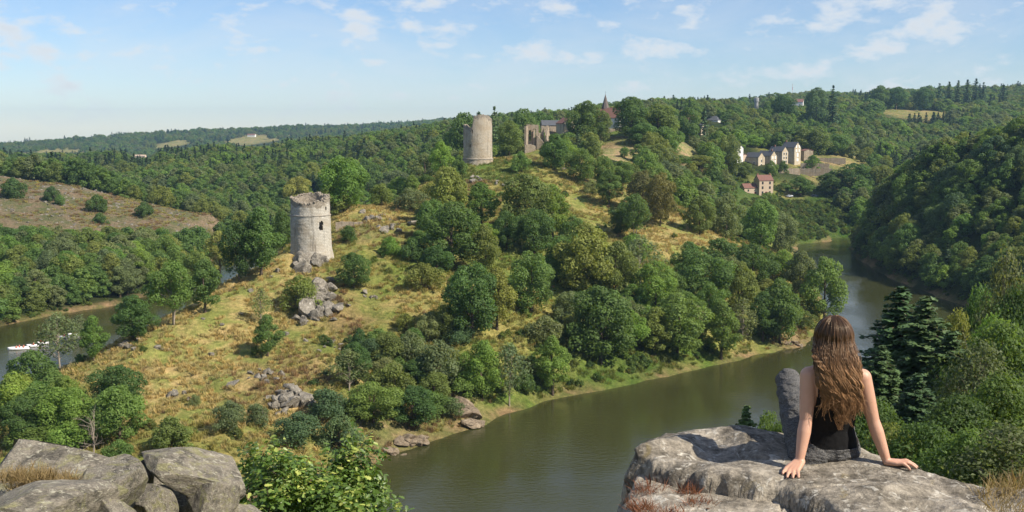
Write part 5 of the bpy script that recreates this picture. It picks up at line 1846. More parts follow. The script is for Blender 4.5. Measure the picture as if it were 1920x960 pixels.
# church
ch = P(1143, 238, 636)
church = house("church", ch, math.radians(-62), 9.5, 15, 5.2, 5.6, M_WHITE, M_RTILE, "village church with brown-red roof and slate spire", [("right", -4, 1.2, 0.8, 2.2, 0), ("right", 0, 1.2, 0.8, 2.2, 0), ("right", 4, 1.2, 0.8, 2.2, 0)], cat="church")
church.rotation_euler[2] = math.radians(62)
SPW = P(1136, 204, 640)[2] - ch[2]
SPT = P(1136, 176, 640)[2] - ch[2]
mb = MB()
mb.box(-2.0, 2.0, -2.0, 2.0, -3, SPW)
me = mb.mesh("bell_tower")
box_uv(me)
tower = link("bell_tower", me, M_RUIN, church)
tower.location = church.matrix_basis.inverted().to_3x3() @ Vector((-2.3, 3.0, 0))
mb = MB()
k = 8
mb.add([(math.cos(2 * math.pi * i / k) * 2.5, math.sin(2 * math.pi * i / k) * 2.5, SPW) for i in range(k)] + [(0, 0, SPT)], [(i, (i + 1) % k, k) for i in range(k)])
sp = mb.build("spire", plain("spire_slate", (0.13, 0.105, 0.09), 0.7, 0.3, 1.5), church)
sp.location = tower.location
mb = MB()
mb.tube([(0, 0, SPT - 0.2), (0, 0, SPT + 1.5)], [0.06, 0.04], 6)
mb.box(-0.45, 0.45, -0.04, 0.04, SPT + 0.9, SPT + 1.0)
o = mb.build("cross", M_DARK, church)
o.location = tower.location

# water tower, mast
wt = link("water_tower", None, loc=P(1418, 200, 1500))
tag(wt, "pale cylindrical water tower on the plateau skyline", "water tower")
mb = MB()
mb.tube([(0, 0, -6), (0, 0, 6.0)], [2.6, 2.6], 24)
M_CONC = plain("water_tower_concrete", (0.30, 0.30, 0.29), 0.9, 0.1, 0.3)
mb.build("shaft", M_CONC, wt, smooth=False)
mb = MB()
mb.tube([(0, 0, 6.0), (0, 0, 6.8), (0, 0, 11.5), (0, 0, 12.2)], [2.6, 3.4, 3.4, 2.2], 24)
mb.build("tank", M_CONC, wt)
mast = link("radio_mast", None, loc=P(1485, 200, 1900))
tag(mast, "thin red and white radio mast on the skyline", "mast")
M_MR = plain("mast_red", (0.5, 0.06, 0.04), 0.6, 0.05)
for i in range(7):
    mb = MB()
    z = i * 5.6
    for s in range(3):
        a = 2.1 * s
        mb.tube([(math.cos(a) * 0.45, math.sin(a) * 0.45, z), (math.cos(a) * 0.45, math.sin(a) * 0.45, z + 5.6)], [0.13, 0.13], 5)
        b2 = 2.1 * (s + 1)
        mb.tube([(math.cos(a) * 0.45, math.sin(a) * 0.45, z), (math.cos(b2) * 0.45, math.sin(b2) * 0.45, z + 5.6)], [0.06, 0.06], 4)
    mb.build("lattice_section", M_MR if i % 2 else M_WHITE, mast)

# ------------------------------------------------------------------ lane and cars
lane_pts = [P(1440, 371, 642), P(1480, 370.5, 648), P(1530, 370.5, 652), P(1580, 371, 655), P(1640, 372, 658), P(1700, 373, 660)]
V, F = [], []
for i, p in enumerate(lane_pts):
    d = (lane_pts[min(i + 1, 5)] - lane_pts[max(i - 1, 0)])[:2]
    d = d / np.linalg.norm(d)
    nrm2 = np.array((-d[1], d[0]))
    for s in (-2.2, 2.2):
        V.append((p[0] + nrm2[0] * s, p[1] + nrm2[1] * s, p[2] + 0.02))
    for s in (-2.6, 2.6):
        V.append((p[0] + nrm2[0] * s, p[1] + nrm2[1] * s, p[2] - 4.0))
for i in range(len(lane_pts) - 1):
    a = i * 4
    F += [(a, a + 4, a + 5, a + 1), (a + 2, a + 6, a + 4, a), (a + 1, a + 5, a + 7, a + 3)]
me = bpy.data.meshes.new("road")
me.from_pydata(V, [], F)
road = link("road", me, plain("lane_asphalt", (0.13, 0.125, 0.12), 0.9, 0.2, 0.8))
tag(road, "narrow lane along the bank below the village", kind="structure")


def car(loc, rz, paint, label):
    root = link("parked_car", None, loc=loc, rz=rz)
    tag(root, label, "car", "cars parked on the lane")
    # side profile swept across the width, tucked in at the roof
    prof = [(-2.05, 0.35), (-2.1, 0.75), (-1.95, 0.95), (-1.25, 1.02), (-0.55, 1.45), (0.75, 1.48), (1.55, 1.08), (2.0, 0.98), (2.08, 0.55), (2.0, 0.32)]
    mb = MB()
    n = len(prof)
    V = []
    for s in (-1, 1):
        for (x, z) in prof:
            V.append((x, s * (0.86 if z < 1.05 else 0.66), z))
    mb.add(V, [tuple(range(n))[::-1], tuple(range(n, 2 * n))] + [(i, (i + 1) % n, n + (i + 1) % n, n + i) for i in range(n)])
    body = mb.build("body", paint, root)
    mb = MB()
    gl = [(-1.08, 1.06), (-0.52, 1.38), (0.72, 1.41), (1.38, 1.10)]
    for s in (-1, 1):
        mb.add([(x, s * (0.875 if z < 1.12 else 0.70), z) for x, z in gl], [(0, 1, 2, 3)])
    mb.add([(-1.27, -0.62, 1.06), (-1.27, 0.62, 1.06), (-0.60, 0.58, 1.43), (-0.60, -0.58, 1.43)], [(0, 1, 2, 3)])
    mb.add([(1.58, -0.62, 1.10), (1.58, 0.62, 1.10), (0.82, 0.58, 1.47), (0.82, -0.58, 1.47)], [(3, 2, 1, 0)])
    mb.build("window", M_GLASS, root)
    for x in (-1.3, 1.3):
        for s in (-1, 1):
            mb = MB()
            mb.tube([(x, s * 0.70, 0.32), (x, s * 0.90, 0.32)], [0.32, 0.32], 14)
            wh = mb.build("wheel", M_DARK, root)
            mb = MB()
            mb.tube([(x, s * 0.895, 0.32), (x, s * 0.915, 0.32)], [0.19, 0.17], 12)
            mb.build("rim", M_SLATE, wh)
    for s in (-1, 1):
        mb = MB()
        mb.box(-2.12, -2.0, s * 0.62 - 0.16, s * 0.62 + 0.16, 0.66, 0.80)
        mb.build("headlight", M_SHUT, root)
    return root


car(P(1480, 369.5, 646) + np.array((0, 0, 0.05)), math.radians(12), plain("silver_paint", (0.45, 0.47, 0.50), 0.3, 0.04, 1, 0.5, 0.4), "silver car parked on the lane right of the rose house")
car(P(1527, 369.3, 651) + np.array((0, 0, 0.05)), math.radians(8), plain("dark_paint", (0.04, 0.05, 0.06), 0.3, 0.04, 1, 0.5), "dark car parked in the shade of the lane trees")
# ------------------------------------------------------------------ foreground rocks
M_SLAB = rock_mat("slab_rock", base=(0.35, 0.31, 0.25), lichen=(0.55, 0.52, 0.45), dark=(0.08, 0.07, 0.055), moss=(0.21, 0.165, 0.065), scale=2.6, bumpd=0.03, cracks=0.0)
M_BOULDER = rock_mat("boulder_rock", base=(0.27, 0.24, 0.19), lichen=(0.44, 0.42, 0.33), dark=(0.07, 0.065, 0.055), moss=(0.25, 0.24, 0.11), scale=2.0, bumpd=0.035, cracks=0.0, moss_lo=0.50)
SEAT_Z = 58.15


def on_plane(px, py, z):
    a, b, c = ray(px, py)
    k = (z - CAM_Z) / c
    return (a * k, b * k)


def small_rbf(pts):
    pts = np.array(pts, float)
    n = len(pts)
    d = np.hypot(pts[:, None, 0] - pts[None, :, 0], pts[:, None, 1] - pts[None, :, 1])
    A = np.zeros((n + 1, n + 1))
    A[:n, :n] = -np.sqrt(d * d + 0.01)
    A[:n, n] = 1
    A[n, :n] = 1
    w = np.linalg.solve(A, np.concatenate([pts[:, 2], [0]]))

    def f(x, y):
        out = np.full(x.shape, w[-1])
        for (cx, cy_, _), q in zip(pts, w[:-1]):
            out = out - q * np.sqrt((x - cx) ** 2 + (y - cy_) ** 2 + 0.01)
        return out
    return f


def facets(cx, cy, n, slope, spread, seed):
    """A broken convex rock head: the lowest of several tilted planes."""
    r = np.random.default_rng(seed)
    g = r.normal(size=(n, 2)) * slope
    h = spread * r.random(n)

    def f(x, y):
        out = np.full(x.shape, 1e9)
        for k in range(n):
            out = np.minimum(out, h[k] + g[k, 0] * (x - cx) + g[k, 1] * (y - cy))
        return out
    return f


def slab_mesh(name, outline, top, step, seed, drop=1.2, steep=5.0, edge=0.10, round_=0.05, amp=1.0, layers=0.11):
    poly = np.array(outline)
    x0, y0 = poly.min(0) - 0.45
    x1, y1 = poly.max(0) + 0.45
    xs, ys = np.arange(x0, x1, step), np.arange(y0, y1, step)
    X, Y = np.meshgrid(xs, ys)
    x, y = X.ravel(), Y.ravel()
    sd = poly_sd(x, y, poly) + 0.10 * fbm(x / 0.30, y / 0.30, octaves=3, seed=seed) + 0.035 * fbm(x / 0.06, y / 0.06, octaves=2, seed=seed + 3)
    z = top(x, y)
    z = z + amp * (0.10 * fbm(x / 0.7, y / 0.7, octaves=3, seed=seed + 5) + 0.035 * fbm(x / 0.14, y / 0.14, octaves=3, seed=seed + 7) + 0.010 * fbm(x / 0.035, y / 0.035, octaves=2, seed=seed + 8))
    # bedding cracks that run across the top
    cr = np.abs(fbm(x / 0.9 + 3, y / 0.35, octaves=2, seed=seed + 21))
    z = z - amp * 0.03 * sstep(0.02, 0.0, cr)
    inn = np.clip(1 + sd / edge, 0, 1)
    z = z - round_ * inn ** 2 * (sd < 0.0) - round_ * (sd >= 0)
    out = np.clip(sd, 0, None)
    fall = out * steep
    lay = np.floor(fall / layers + 0.8 * fbm(x / 0.4, y / 0.4, seed=seed + 9)) * layers
    fall = np.clip(0.35 * fall + 0.65 * lay, 0, None)
    z = z - np.minimum(fall, drop)
    keep = (sd < drop / steep + 0.06).reshape(X.shape)
    # rough the steep sides: push points sideways by noise that also varies with height
    k3 = sstep(-0.10, 0.04, sd)
    x2 = x + k3 * (0.10 * fbm(x / 0.22, y / 0.22, z / 0.10, octaves=3, seed=seed + 41) + 0.03 * fbm(x / 0.05, y / 0.05, z / 0.04, octaves=2, seed=seed + 43))
    y = y + k3 * (0.10 * fbm(x / 0.22 + 7, y / 0.22, z / 0.10, octaves=3, seed=seed + 45) + 0.03 * fbm(x / 0.05, y / 0.05 + 5, z / 0.04, octaves=2, seed=seed + 47))
    x = x2
    ii = np.arange(x.size).reshape(X.shape)
    q = np.stack([ii[:-1, :-1], ii[:-1, 1:], ii[1:, 1:], ii[1:, :-1]], -1)
    kq = keep[:-1, :-1] & keep[:-1, 1:] & keep[1:, 1:] & keep[1:, :-1]
    q = q[kq]
    used = np.unique(q)
    remap = np.full(x.size, -1)
    remap[used] = np.arange(len(used))
    return mesh_np(name, np.stack([x, y, z], 1)[used], remap[q])


def centred(me, c):
    me.transform(Matrix.Translation(-Vector([float(v) for v in c])))
    return me


UP = [(1186, 846), (1190, 830), (1208, 815), (1250, 802), (1320, 797), (1400, 798), (1450, 805), (1530, 815), (1600, 826), (1650, 843), (1700, 858), (1800, 882), (1900, 898), (2060, 912),
      (2060, 1100), (1780, 1090), (1700, 1000), (1640, 952), (1560, 928), (1500, 906), (1460, 890), (1400, 882), (1330, 874), (1290, 866), (1230, 856)]
up_poly = [on_plane(px, py, SEAT_Z) for px, py in UP]
up_top = small_rbf([(*on_plane(1250, 830, SEAT_Z), SEAT_Z + 0.03), (*on_plane(1400, 830, SEAT_Z), SEAT_Z + 0.01), (*on_plane(1553, 862, SEAT_Z), SEAT_Z), (*on_plane(1490, 885, SEAT_Z), SEAT_Z), (*on_plane(1690, 890, SEAT_Z), SEAT_Z), (*on_plane(1850, 900, SEAT_Z), SEAT_Z - 0.02), (*on_plane(1900, 1000, SEAT_Z), SEAT_Z - 0.03), (*on_plane(1700, 930, SEAT_Z), SEAT_Z)])


def up_top_flat(x, y):
    f = np.zeros(x.shape)
    for (px, py, sd_) in ((1270, 830, 3), (1420, 835, 4), (1640, 905, 5), (1800, 930, 6)):
        c = on_plane(px, py, SEAT_Z)
        w = np.exp(-(((x - c[0]) / 0.35) ** 2 + ((y - c[1]) / 0.3) ** 2))
        f = f + w * np.clip(facets(c[0], c[1], 7, 0.22, 0.05, sd_)(x, y), -0.09, 0.05)
    return up_top(x, y) + f


slab_c = np.array((*on_plane(1553, 862, SEAT_Z), 57.4))
slab = link("rock_slab", centred(slab_mesh("rock_slab", up_poly, up_top_flat, 0.0115, 301, drop=1.0, steep=7.0, edge=0.09, round_=0.035, amp=0.55), slab_c), M_SLAB, loc=slab_c)
_sv = np.zeros(len(slab.data.vertices) * 3, np.float32)
slab.data.vertices.foreach_get("co", _sv)
_sv = _sv.reshape(-1, 3) + slab_c


def slab_z(x, y, rad=0.02):
    m = np.hypot(_sv[:, 0] - x, _sv[:, 1] - y) < rad
    return float(_sv[m, 2].max()) if m.any() else SEAT_Z - 0.05


tag(slab, "large flat lichened rock slab the woman sits on", "rock")
LOWZ = 58.03
LO = [(1178, 868), (1200, 852), (1260, 862), (1330, 880), (1420, 890), (1480, 905), (1500, 935), (1480, 965), (1470, 1000), (1480, 1080), (1320, 1120), (1168, 1090), (1172, 950)]
lo_poly = [on_plane(px, py, LOWZ) for px, py in LO]
lo_top = small_rbf([(*on_plane(1200, 880, LOWZ), LOWZ + 0.01), (*on_plane(1330, 890, LOWZ), LOWZ), (*on_plane(1450, 930, LOWZ), LOWZ - 0.02), (*on_plane(1250, 960, LOWZ), LOWZ - 0.01), (*on_plane(1300, 1080, LOWZ), LOWZ - 0.05)])
lo_c = np.array((*on_plane(1320, 930, LOWZ), 57.3))
tag(link("rock_ledge", centred(slab_mesh("rock_ledge", lo_poly, lo_top, 0.0115, 341, drop=1.6, steep=8.0, edge=0.10, round_=0.05, amp=0.8), lo_c), M_SLAB, loc=lo_c), "lower rock ledge with reddish weeds in front of the big slab", "rock")

# the big boulder on the left: a hump behind and a flat layer in front
BZ = 57.72
B_ = [(-160, 850), (0, 838), (40, 831), (85, 828), (130, 846), (150, 858), (190, 867), (226, 886), (240, 915), (254, 945), (262, 985), (240, 1080), (-200, 1080)]
b_poly = [on_plane(px, py, BZ) for px, py in B_]


def b_pt(px, py, dz):
    q = on_plane(px, py, BZ)
    return (*q, BZ + dz)


b_base = small_rbf([b_pt(0, 850, 0.02), b_pt(85, 838, 0.04), b_pt(150, 866, -0.02), b_pt(215, 895, -0.03), b_pt(60, 880, -0.06), b_pt(120, 895, -0.07), b_pt(60, 905, -0.02), b_pt(200, 940, -0.02), b_pt(60, 950, 0.02), b_pt(120, 1000, 0.03)])
b_fac = [(on_plane(px, py, BZ), facets(*on_plane(px, py, BZ), 9, 0.45, 0.08, sd_), w_) for (px, py, sd_, w_) in ((60, 850, 11, 0.5), (190, 900, 12, 0.35), (70, 960, 13, 0.5), (200, 960, 14, 0.3))]


def b_top(x, y):
    f = np.zeros(x.shape)
    for c, fn, w_ in b_fac:
        f = f + np.exp(-(((x - c[0]) / w_) ** 2 + ((y - c[1]) / w_) ** 2)) * np.clip(fn(x, y), -0.16, 0.08)
    return b_base(x, y) + f


def crag(nm, px, py, Y, size, seed, rot, parent, origin, mat):
    me = rock_mesh(nm, seed, 5, planes=15, squash=(1, 1, 1), rough=0.022, lo=0.42, hi=0.78, pre=0.12)
    o = link(nm, me, mat, parent, P(px, py, Y) - origin)
    o.scale = size
    o.rotation_euler = rot
    return o


b_c = P(100, 930, 7.6)
big = link("boulder", None, loc=b_c)
tag(big, "big grey boulder with a tuft of dry grass in its hollow", "rock", "foreground boulders")
for (nm, px, py, Y, size, seed, rot) in [
    ("hump_stone", 85, 914, 8.3, (0.86, 0.55, 0.40), 461, (0.12, 0.10, 0.2)), ("side_stone", 185, 925, 8.0, (0.36, 0.45, 0.36), 463, (0.1, 0.35, 0.4)), ("front_slab", 40, 985, 7.0, (0.80, 0.55, 0.33), 464, (0.10, 0.04, 0.1)),
    ("corner_stone", 190, 985, 7.2, (0.34, 0.42, 0.34), 465, (0.1, 0.2, 0.9)), ("base_stone", 60, 1120, 7.8, (1.2, 0.8, 0.6), 466, (0, 0, 0.3))]:
    crag(nm, px, py, Y, size, seed, rot, big, b_c, M_BOULDER)

# the split boulder: a tilted cap stone over a dark hollow
sc_ = P(345, 880, 9.0)
split = link("split_boulder", None, loc=sc_)
tag(split, "split grey boulder with a dark hollow under its cap stone", "rock", "foreground boulders")
for (nm, px, py, Y, size, seed, rot) in [
    ("cap_stone", 362, 876, 9.2, (0.56, 0.46, 0.19), 471, (0.22, 0.30, 0.1)), ("side_stone", 268, 905, 9.15, (0.17, 0.34, 0.34), 472, (0.1, 0.25, 0.3)), ("side_stone", 408, 945, 9.0, (0.26, 0.40, 0.28), 473, (0.1, 0.25, -0.2)),
    ("front_stone", 288, 955, 8.7, (0.19, 0.22, 0.27), 474, (0.0, -0.15, 0.6)), ("front_stone", 352, 1000, 8.9, (0.26, 0.34, 0.26), 475, (0.1, 0.0, 0.2)), ("back_stone", 345, 930, 9.75, (0.46, 0.22, 0.38), 476, (0, 0, 0)), ("base_stone", 340, 1090, 9.2, (0.7, 0.6, 0.5), 477, (0, 0, 0.4))]:
    crag(nm, px, py, Y, size, seed, rot, split, sc_, M_BOULDER)
tag(link("boulder", rock_mesh("boulder", 431, 4), M_BOULDER, loc=P(445, 985, 9.2), scale=(0.3, 0.3, 0.3)), "small boulder at the oak's foot beside the split boulder", "rock", "foreground boulders")


# ------------------------------------------------------------------ dry grass and weeds on the rocks
def blades(name, spots, mat, label, seed, h=(0.07, 0.16), w=0.0028, lean=0.6):
    """spots: (x, y, z, radius, count)."""
    r = np.random.default_rng(seed)
    B = []
    for (x, y, z, rad, n) in spots:
        a, q = r.random(n) * 6.28, np.sqrt(r.random(n)) * rad
        B.append(np.stack([x + np.cos(a) * q, y + np.sin(a) * q * 0.7, np.full(n, z)], 1))
    b = np.concatenate(B)
    n = len(b)
    hh = r.uniform(*h, n)[:, None]
    d = r.normal(size=(n, 3)) * np.array((lean, lean, 0)) + np.array((0, 0, 1.0))
    d = unit(d)
    side = unit(np.cross(d, r.normal(size=(n, 3)))) * w
    m = b + d * hh * 0.55
    t = b + d * hh + r.normal(size=(n, 3)) * hh * 0.14
    v = np.stack([b - side, b + side, m + side * 0.8, t, m - side * 0.8], 1).reshape(-1, 3)
    f = np.arange(n * 5).reshape(-1, 5)
    c = b.mean(0)
    me = mesh_np(name, v - c, f, smooth=False)
    a = me.attributes.new("tint", "FLOAT", "POINT")
    a.data.foreach_set("value", np.repeat(0.65 + 0.7 * r.random(n), 5).astype(np.float32))
    return tag(link(name, me, mat, loc=c), label, kind="stuff")


M_DRY = foliage_mat("dry_blades", 0.3, 0.7, own=(0.34, 0.25, 0.13))
M_REDW = foliage_mat("red_weed", 0.25, 0.7, own=(0.20, 0.095, 0.060))
pts = []
for (px, py, n, rad) in [(20, 885, 420, 0.15), (60, 882, 460, 0.15), (105, 888, 460, 0.15), (140, 900, 160, 0.08), (45, 902, 260, 0.12), (95, 908, 220, 0.11), (145, 915, 110, 0.05)]:
    q = P(px, py + 16, 7.75)
    pts.append((*q, rad, n))
blades("dry_grass", pts, M_DRY, "tuft of dry straw grass in the hollow of the big boulder", 5, h=(0.05, 0.13), w=0.0017)
pts = []
for (px, py, n, rad) in [(1215, 900, 150, 0.09), (1200, 930, 170, 0.08), (1290, 905, 120, 0.07), (1310, 925, 120, 0.08), (1255, 945, 140, 0.10), (1225, 955, 120, 0.08)]:
    q = on_plane(px, py + 14, LOWZ)
    pts.append((*q, LOWZ - 0.03, rad, n))
blades("red_weeds", pts, M_REDW, "wispy reddish weeds on the lower ledge", 6, h=(0.04, 0.11), w=0.0013, lean=0.8)
pts = []
for (px, py, n, rad) in [(1905, 905, 200, 0.16), (1870, 915, 90, 0.12), (1935, 900, 260, 0.2), (1905, 940, 150, 0.16)]:
    q = on_plane(px, py, SEAT_Z)
    pts.append((*q, SEAT_Z - 0.05, rad, n))
blades("straw_grass", pts, M_DRY, "dry straw grass at the right end of the slab", 7, h=(0.04, 0.12), w=0.0016, lean=0.6)


# ------------------------------------------------------------------ leafy oak in front
def oak_leaves(name, seed, c, lr, clusters, per, size):
    r = np.random.default_rng(seed)
    nl = len(c)
    li = r.choice(nl, clusters, p=lr ** 2 / (lr ** 2).sum())
    u = unit(r.normal(size=(clusters, 3)) + np.array((0, 0, 0.45)))
    cen = c[li] + u * (lr[li] * (0.55 + 0.65 * r.random(clusters)))[:, None] * np.array((1, 1, 0.85))
    axis = unit(u + r.normal(size=(clusters, 3)) * 0.5 + np.array((0, 0, 0.5)))
    C = np.repeat(cen, per, 0) + r.normal(size=(clusters * per, 3)) * size * 0.55
    A = unit(np.repeat(axis, per, 0) * 0.45 + r.normal(size=(clusters * per, 3)))
    nr = unit(np.cross(A, r.normal(size=A.shape)) * 0.6 + np.array((0, 0, 0.75)) + np.repeat(u, per, 0) * 0.35)
    B = unit(np.cross(nr, A))
    A = np.cross(B, nr)
    n = len(C)
    s = (size * (0.6 + 0.7 * r.random(n)))[:, None]
    # lobed outline along the leaf: (position, half width), folded along the midrib
    st = [(0.0, 0.02), (0.22, 0.20), (0.36, 0.12), (0.55, 0.29), (0.68, 0.19), (0.84, 0.26), (1.0, 0.04)]
    L = [C + A * s * t + B * s * w_ + nr * s * (0.10 * w_ * 2 - 0.12 * t * t) for t, w_ in st]
    Rr = [C + A * s * t - B * s * w_ + nr * s * (0.10 * w_ * 2 - 0.12 * t * t) for t, w_ in st]
    Mi = [C + A * s * t + nr * s * (-0.12 * t * t) for t, w_ in st]
    k = len(st)
    V = np.stack(L + Mi + Rr, 1).reshape(-1, 3)
    base = np.arange(n)[:, None] * 3 * k
    F = []
    for i in range(k - 1):
        F.append(np.concatenate([base + k + i, base + k + i + 1, base + i + 1, base + i], 1))
        F.append(np.concatenate([base + 2 * k + i, base + 2 * k + i + 1, base + k + i + 1, base + k + i], 1))
    me = mesh_np(name, V, np.concatenate(F), smooth=True)
    young = np.repeat(np.clip((u[:, 2] - 0.2) * 0.7 + r.normal(size=clusters) * 0.35, 0, 1), per)
    t = (0.7 + 0.5 * r.random(n)) * (0.85 + 0.55 * young)
    a = me.attributes.new("tint", "FLOAT", "POINT")
    a.data.foreach_set("value", np.repeat(t, 3 * k).astype(np.float32))
    a = me.attributes.new("young", "FLOAT", "POINT")
    a.data.foreach_set("value", np.repeat(young * r.random(n), 3 * k).astype(np.float32))
    return me


M_OAK, n_, l_, b_ = mat_new("oak_leaves")
ay = n_.new("ShaderNodeAttribute"); ay.attribute_name = "young"
at2 = n_.new("ShaderNodeAttribute"); at2.attribute_name = "tint"
c = mixc(n_, l_, ramp(n_, l_, ay.outputs["Fac"], 0.05, 0.75), (0.110, 0.190, 0.036), (0.36, 0.39, 0.10))
cb = n_.new("ShaderNodeCombineColor")
for i in range(3):
    l_.new(at2.outputs["Fac"], cb.inputs[i])
c = mixc(n_, l_, 1.0, c, cb.outputs[0], "MULTIPLY")
l_.new(c, b_.inputs["Base Color"])
b_.inputs["Roughness"].default_value = 0.42
tr = n_.new("ShaderNodeBsdfTranslucent")
l_.new(mixc(n_, l_, 1.0, c, (1.5, 1.5, 0.5), "MULTIPLY"), tr.inputs["Color"])
mx = n_.new("ShaderNodeMixShader")
mx.inputs[0].default_value = 0.3
l_.new(b_.outputs[0], mx.inputs[1]); l_.new(tr.outputs[0], mx.inputs[2])
l_.new(mx.outputs[0], n_["Material Output"].inputs["Surface"])


def young_oak(px, pyt, Y, half, depth, label, seed, clusters, size, nl=26):
    top = P(px, pyt, Y)
    gz = hz(top[0], top[1])
    root = link("oak_tree", None, loc=(top[0], top[1], gz))
    tag(root, label, "tree")
    H = top[2] - gz
    r = np.random.default_rng(seed)
    c = np.stack([r.uniform(-1, 1, nl) * half * 0.85, r.uniform(-1, 1, nl) * half * 0.7, H - 0.25 - depth * r.random(nl)], 1)
    c[:, 2] -= 0.45 * half * np.abs(c[:, 0] / half) ** 2
    lr = half * (0.22 + 0.16 * r.random(nl))
    link("crown", oak_leaves("crown", seed, c, lr, clusters, 9, size), M_OAK, root)
    link("trunk", trunk_mesh("trunk", seed, H, c, lr, r0=0.06, limbs=22, forks=3, twigs=3), None, root)
    return root


young_oak(578, 812, 17.5, 1.22, 1.7, "leafy young oak with lobed leaves rising at the bottom beside the split boulder", 512, 1700, 0.095, nl=40)
young_oak(460, 868, 16.0, 0.42, 0.9, "small oak shoot between split boulder and leafy oak", 522, 150, 0.105, nl=10)
young_oak(768, 949, 16.5, 0.25, 0.5, "reddish oak tips at the bottom edge before the water", 532, 40, 0.10, nl=7)
# ------------------------------------------------------------------ the woman
M_SKIN, n_, l_, b_ = mat_new("skin")
tc = n_.new("ShaderNodeTexCoord")
f = noise(n_, l_, 14, 4, 0.6, tc.outputs["Object"])
l_.new(mixc(n_, l_, f, (0.50, 0.275, 0.185), (0.60, 0.355, 0.25)), b_.inputs["Base Color"])
b_.inputs["Roughness"].default_value = 0.5
b_.inputs["Subsurface Weight"].default_value = 0.12
b_.inputs["Subsurface Radius"].default_value = (0.012, 0.005, 0.003)
M_TOP = plain("black_jersey", (0.010, 0.010, 0.011), 0.85, 0.3, 30, 0.2, bumpd=0.004)
M_LEGG, n_, l_, b_ = mat_new("speckled_jersey")
tc = n_.new("ShaderNodeTexCoord")
v1 = n_.new("ShaderNodeTexVoronoi")
v1.inputs["Scale"].default_value = 180
l_.new(tc.outputs["Object"], v1.inputs["Vector"])
nz = noise(n_, l_, 150, 2, 0.5, tc.outputs["Object"])
sp = ramp(n_, l_, mathn(n_, l_, "ADD", v1.outputs["Distance"], mathn(n_, l_, "MULTIPLY", nz, 0.5)), 0.52, 0.90)
l_.new(mixc(n_, l_, sp, (0.030, 0.031, 0.034), (0.115, 0.112, 0.108)), b_.inputs["Base Color"])
b_.inputs["Roughness"].default_value = 0.9
mpf = n_.new("ShaderNodeMapping")
mpf.inputs["Scale"].default_value = (0.7, 0.7, 2.2)
mpf.inputs["Rotation"].default_value = (0.5, 0.35, 0)
l_.new(tc.outputs["Object"], mpf.inputs[0])
wr = noise(n_, l_, 11, 3, 0.5, mpf.outputs[0], 0.9)
bump(n_, l_, wr, 0.9, 0.028, b_)
M_HAIR, n_, l_, b_ = mat_new("brown_hair")
ah = n_.new("ShaderNodeAttribute"); ah.attribute_name = "tint"
al = n_.new("ShaderNodeAttribute"); al.attribute_name = "along"
c = mixc(n_, l_, ramp(n_, l_, al.outputs["Fac"], 0.1, 0.75), (0.070, 0.038, 0.021), (0.250, 0.138, 0.068))
cb = n_.new("ShaderNodeCombineColor")
for i in range(3):
    l_.new(ah.outputs["Fac"], cb.inputs[i])
c = mixc(n_, l_, 1.0, c, cb.outputs[0], "MULTIPLY")
l_.new(c, b_.inputs["Base Color"])
b_.inputs["Roughness"].default_value = 0.34
b_.inputs["Specular IOR Level"].default_value = 0.75
b_.inputs["Specular Tint"].default_value = (1.0, 0.82, 0.62, 1)

SEAT = np.array((*on_plane(1550, 863, SEAT_Z), SEAT_Z))
PRIM = []      # label, point a, radius a, point b, radius b


def J(px, py, Y):
    return P(px, py, Y) - SEAT


def cap(label, a, ra, b, rb):
    PRIM.append((label, np.array(a, float), ra, np.array(b, float), rb))


def capsule_mesh(mb, a, ra, b, rb, n=18, m=8):
    d = Vector(b - a)
    L = max(d.length, 1e-5)
    d.normalize()
    u = d.orthogonal().normalized()
    w = d.cross(u)
    rings = []
    for i in range(m + 1):
        t = math.pi / 2 * i / m
        rings.append((-ra * math.cos(t), ra * math.sin(t)))
    for i in range(m + 1):
        t = math.pi / 2 * i / m
        rings.append((L + rb * math.sin(t), rb * math.cos(t)))
    base = len(mb.v)
    for (s, r) in rings:
        for k in range(n):
            q = 2 * math.pi * k / n
            mb.v.append(tuple(Vector(a) + d * s + (u * math.cos(q) + w * math.sin(q)) * max(r, 1e-4)))
    for i in range(len(rings) - 1):
        for k in range(n):
            k2 = (k + 1) % n
            mb.f.append((base + i * n + k, base + i * n + k2, base + (i + 1) * n + k2, base + (i + 1) * n + k))
    mb.f.append(tuple(base + k for k in range(n))[::-1])
    mb.f.append(tuple(base + (len(rings) - 1) * n + k for k in range(n)))


def loft(mb, rings, n=28, power=2.3):
    """rings: centre, half width x, half depth y."""
    base = len(mb.v)
    for (c, hw, hd) in rings:
        for k in range(n):
            q = 2 * math.pi * k / n
            cx, sx_ = math.cos(q), math.sin(q)
            e = (abs(cx) ** power + abs(sx_) ** power) ** (-1 / power)
            mb.v.append((c[0] + hw * cx * e, c[1] + hd * sx_ * e, c[2]))
    for i in range(len(rings) - 1):
        for k in range(n):
            k2 = (k + 1) % n
            mb.f.append((base + i * n + k, base + i * n + k2, base + (i + 1) * n + k2, base + (i + 1) * n + k))
    mb.f.append(tuple(base + k for k in range(n))[::-1])
    mb.f.append(tuple(base + (len(rings) - 1) * n + k for k in range(n)))


def remeshed(mb, name, voxel, iters=3, fac=0.5):
    o = mb.build(name, None)
    md = o.modifiers.new("v", "REMESH")
    md.mode = "VOXEL"
    md.voxel_size = voxel
    ms = o.modifiers.new("s", "SMOOTH")
    ms.factor = fac
    ms.iterations = iters
    dg = bpy.context.evaluated_depsgraph_get()
    me = bpy.data.meshes.new_from_object(o.evaluated_get(dg))
    bpy.data.objects.remove(o)
    me.polygons.foreach_set("use_smooth", np.ones(len(me.polygons), bool))
    return me


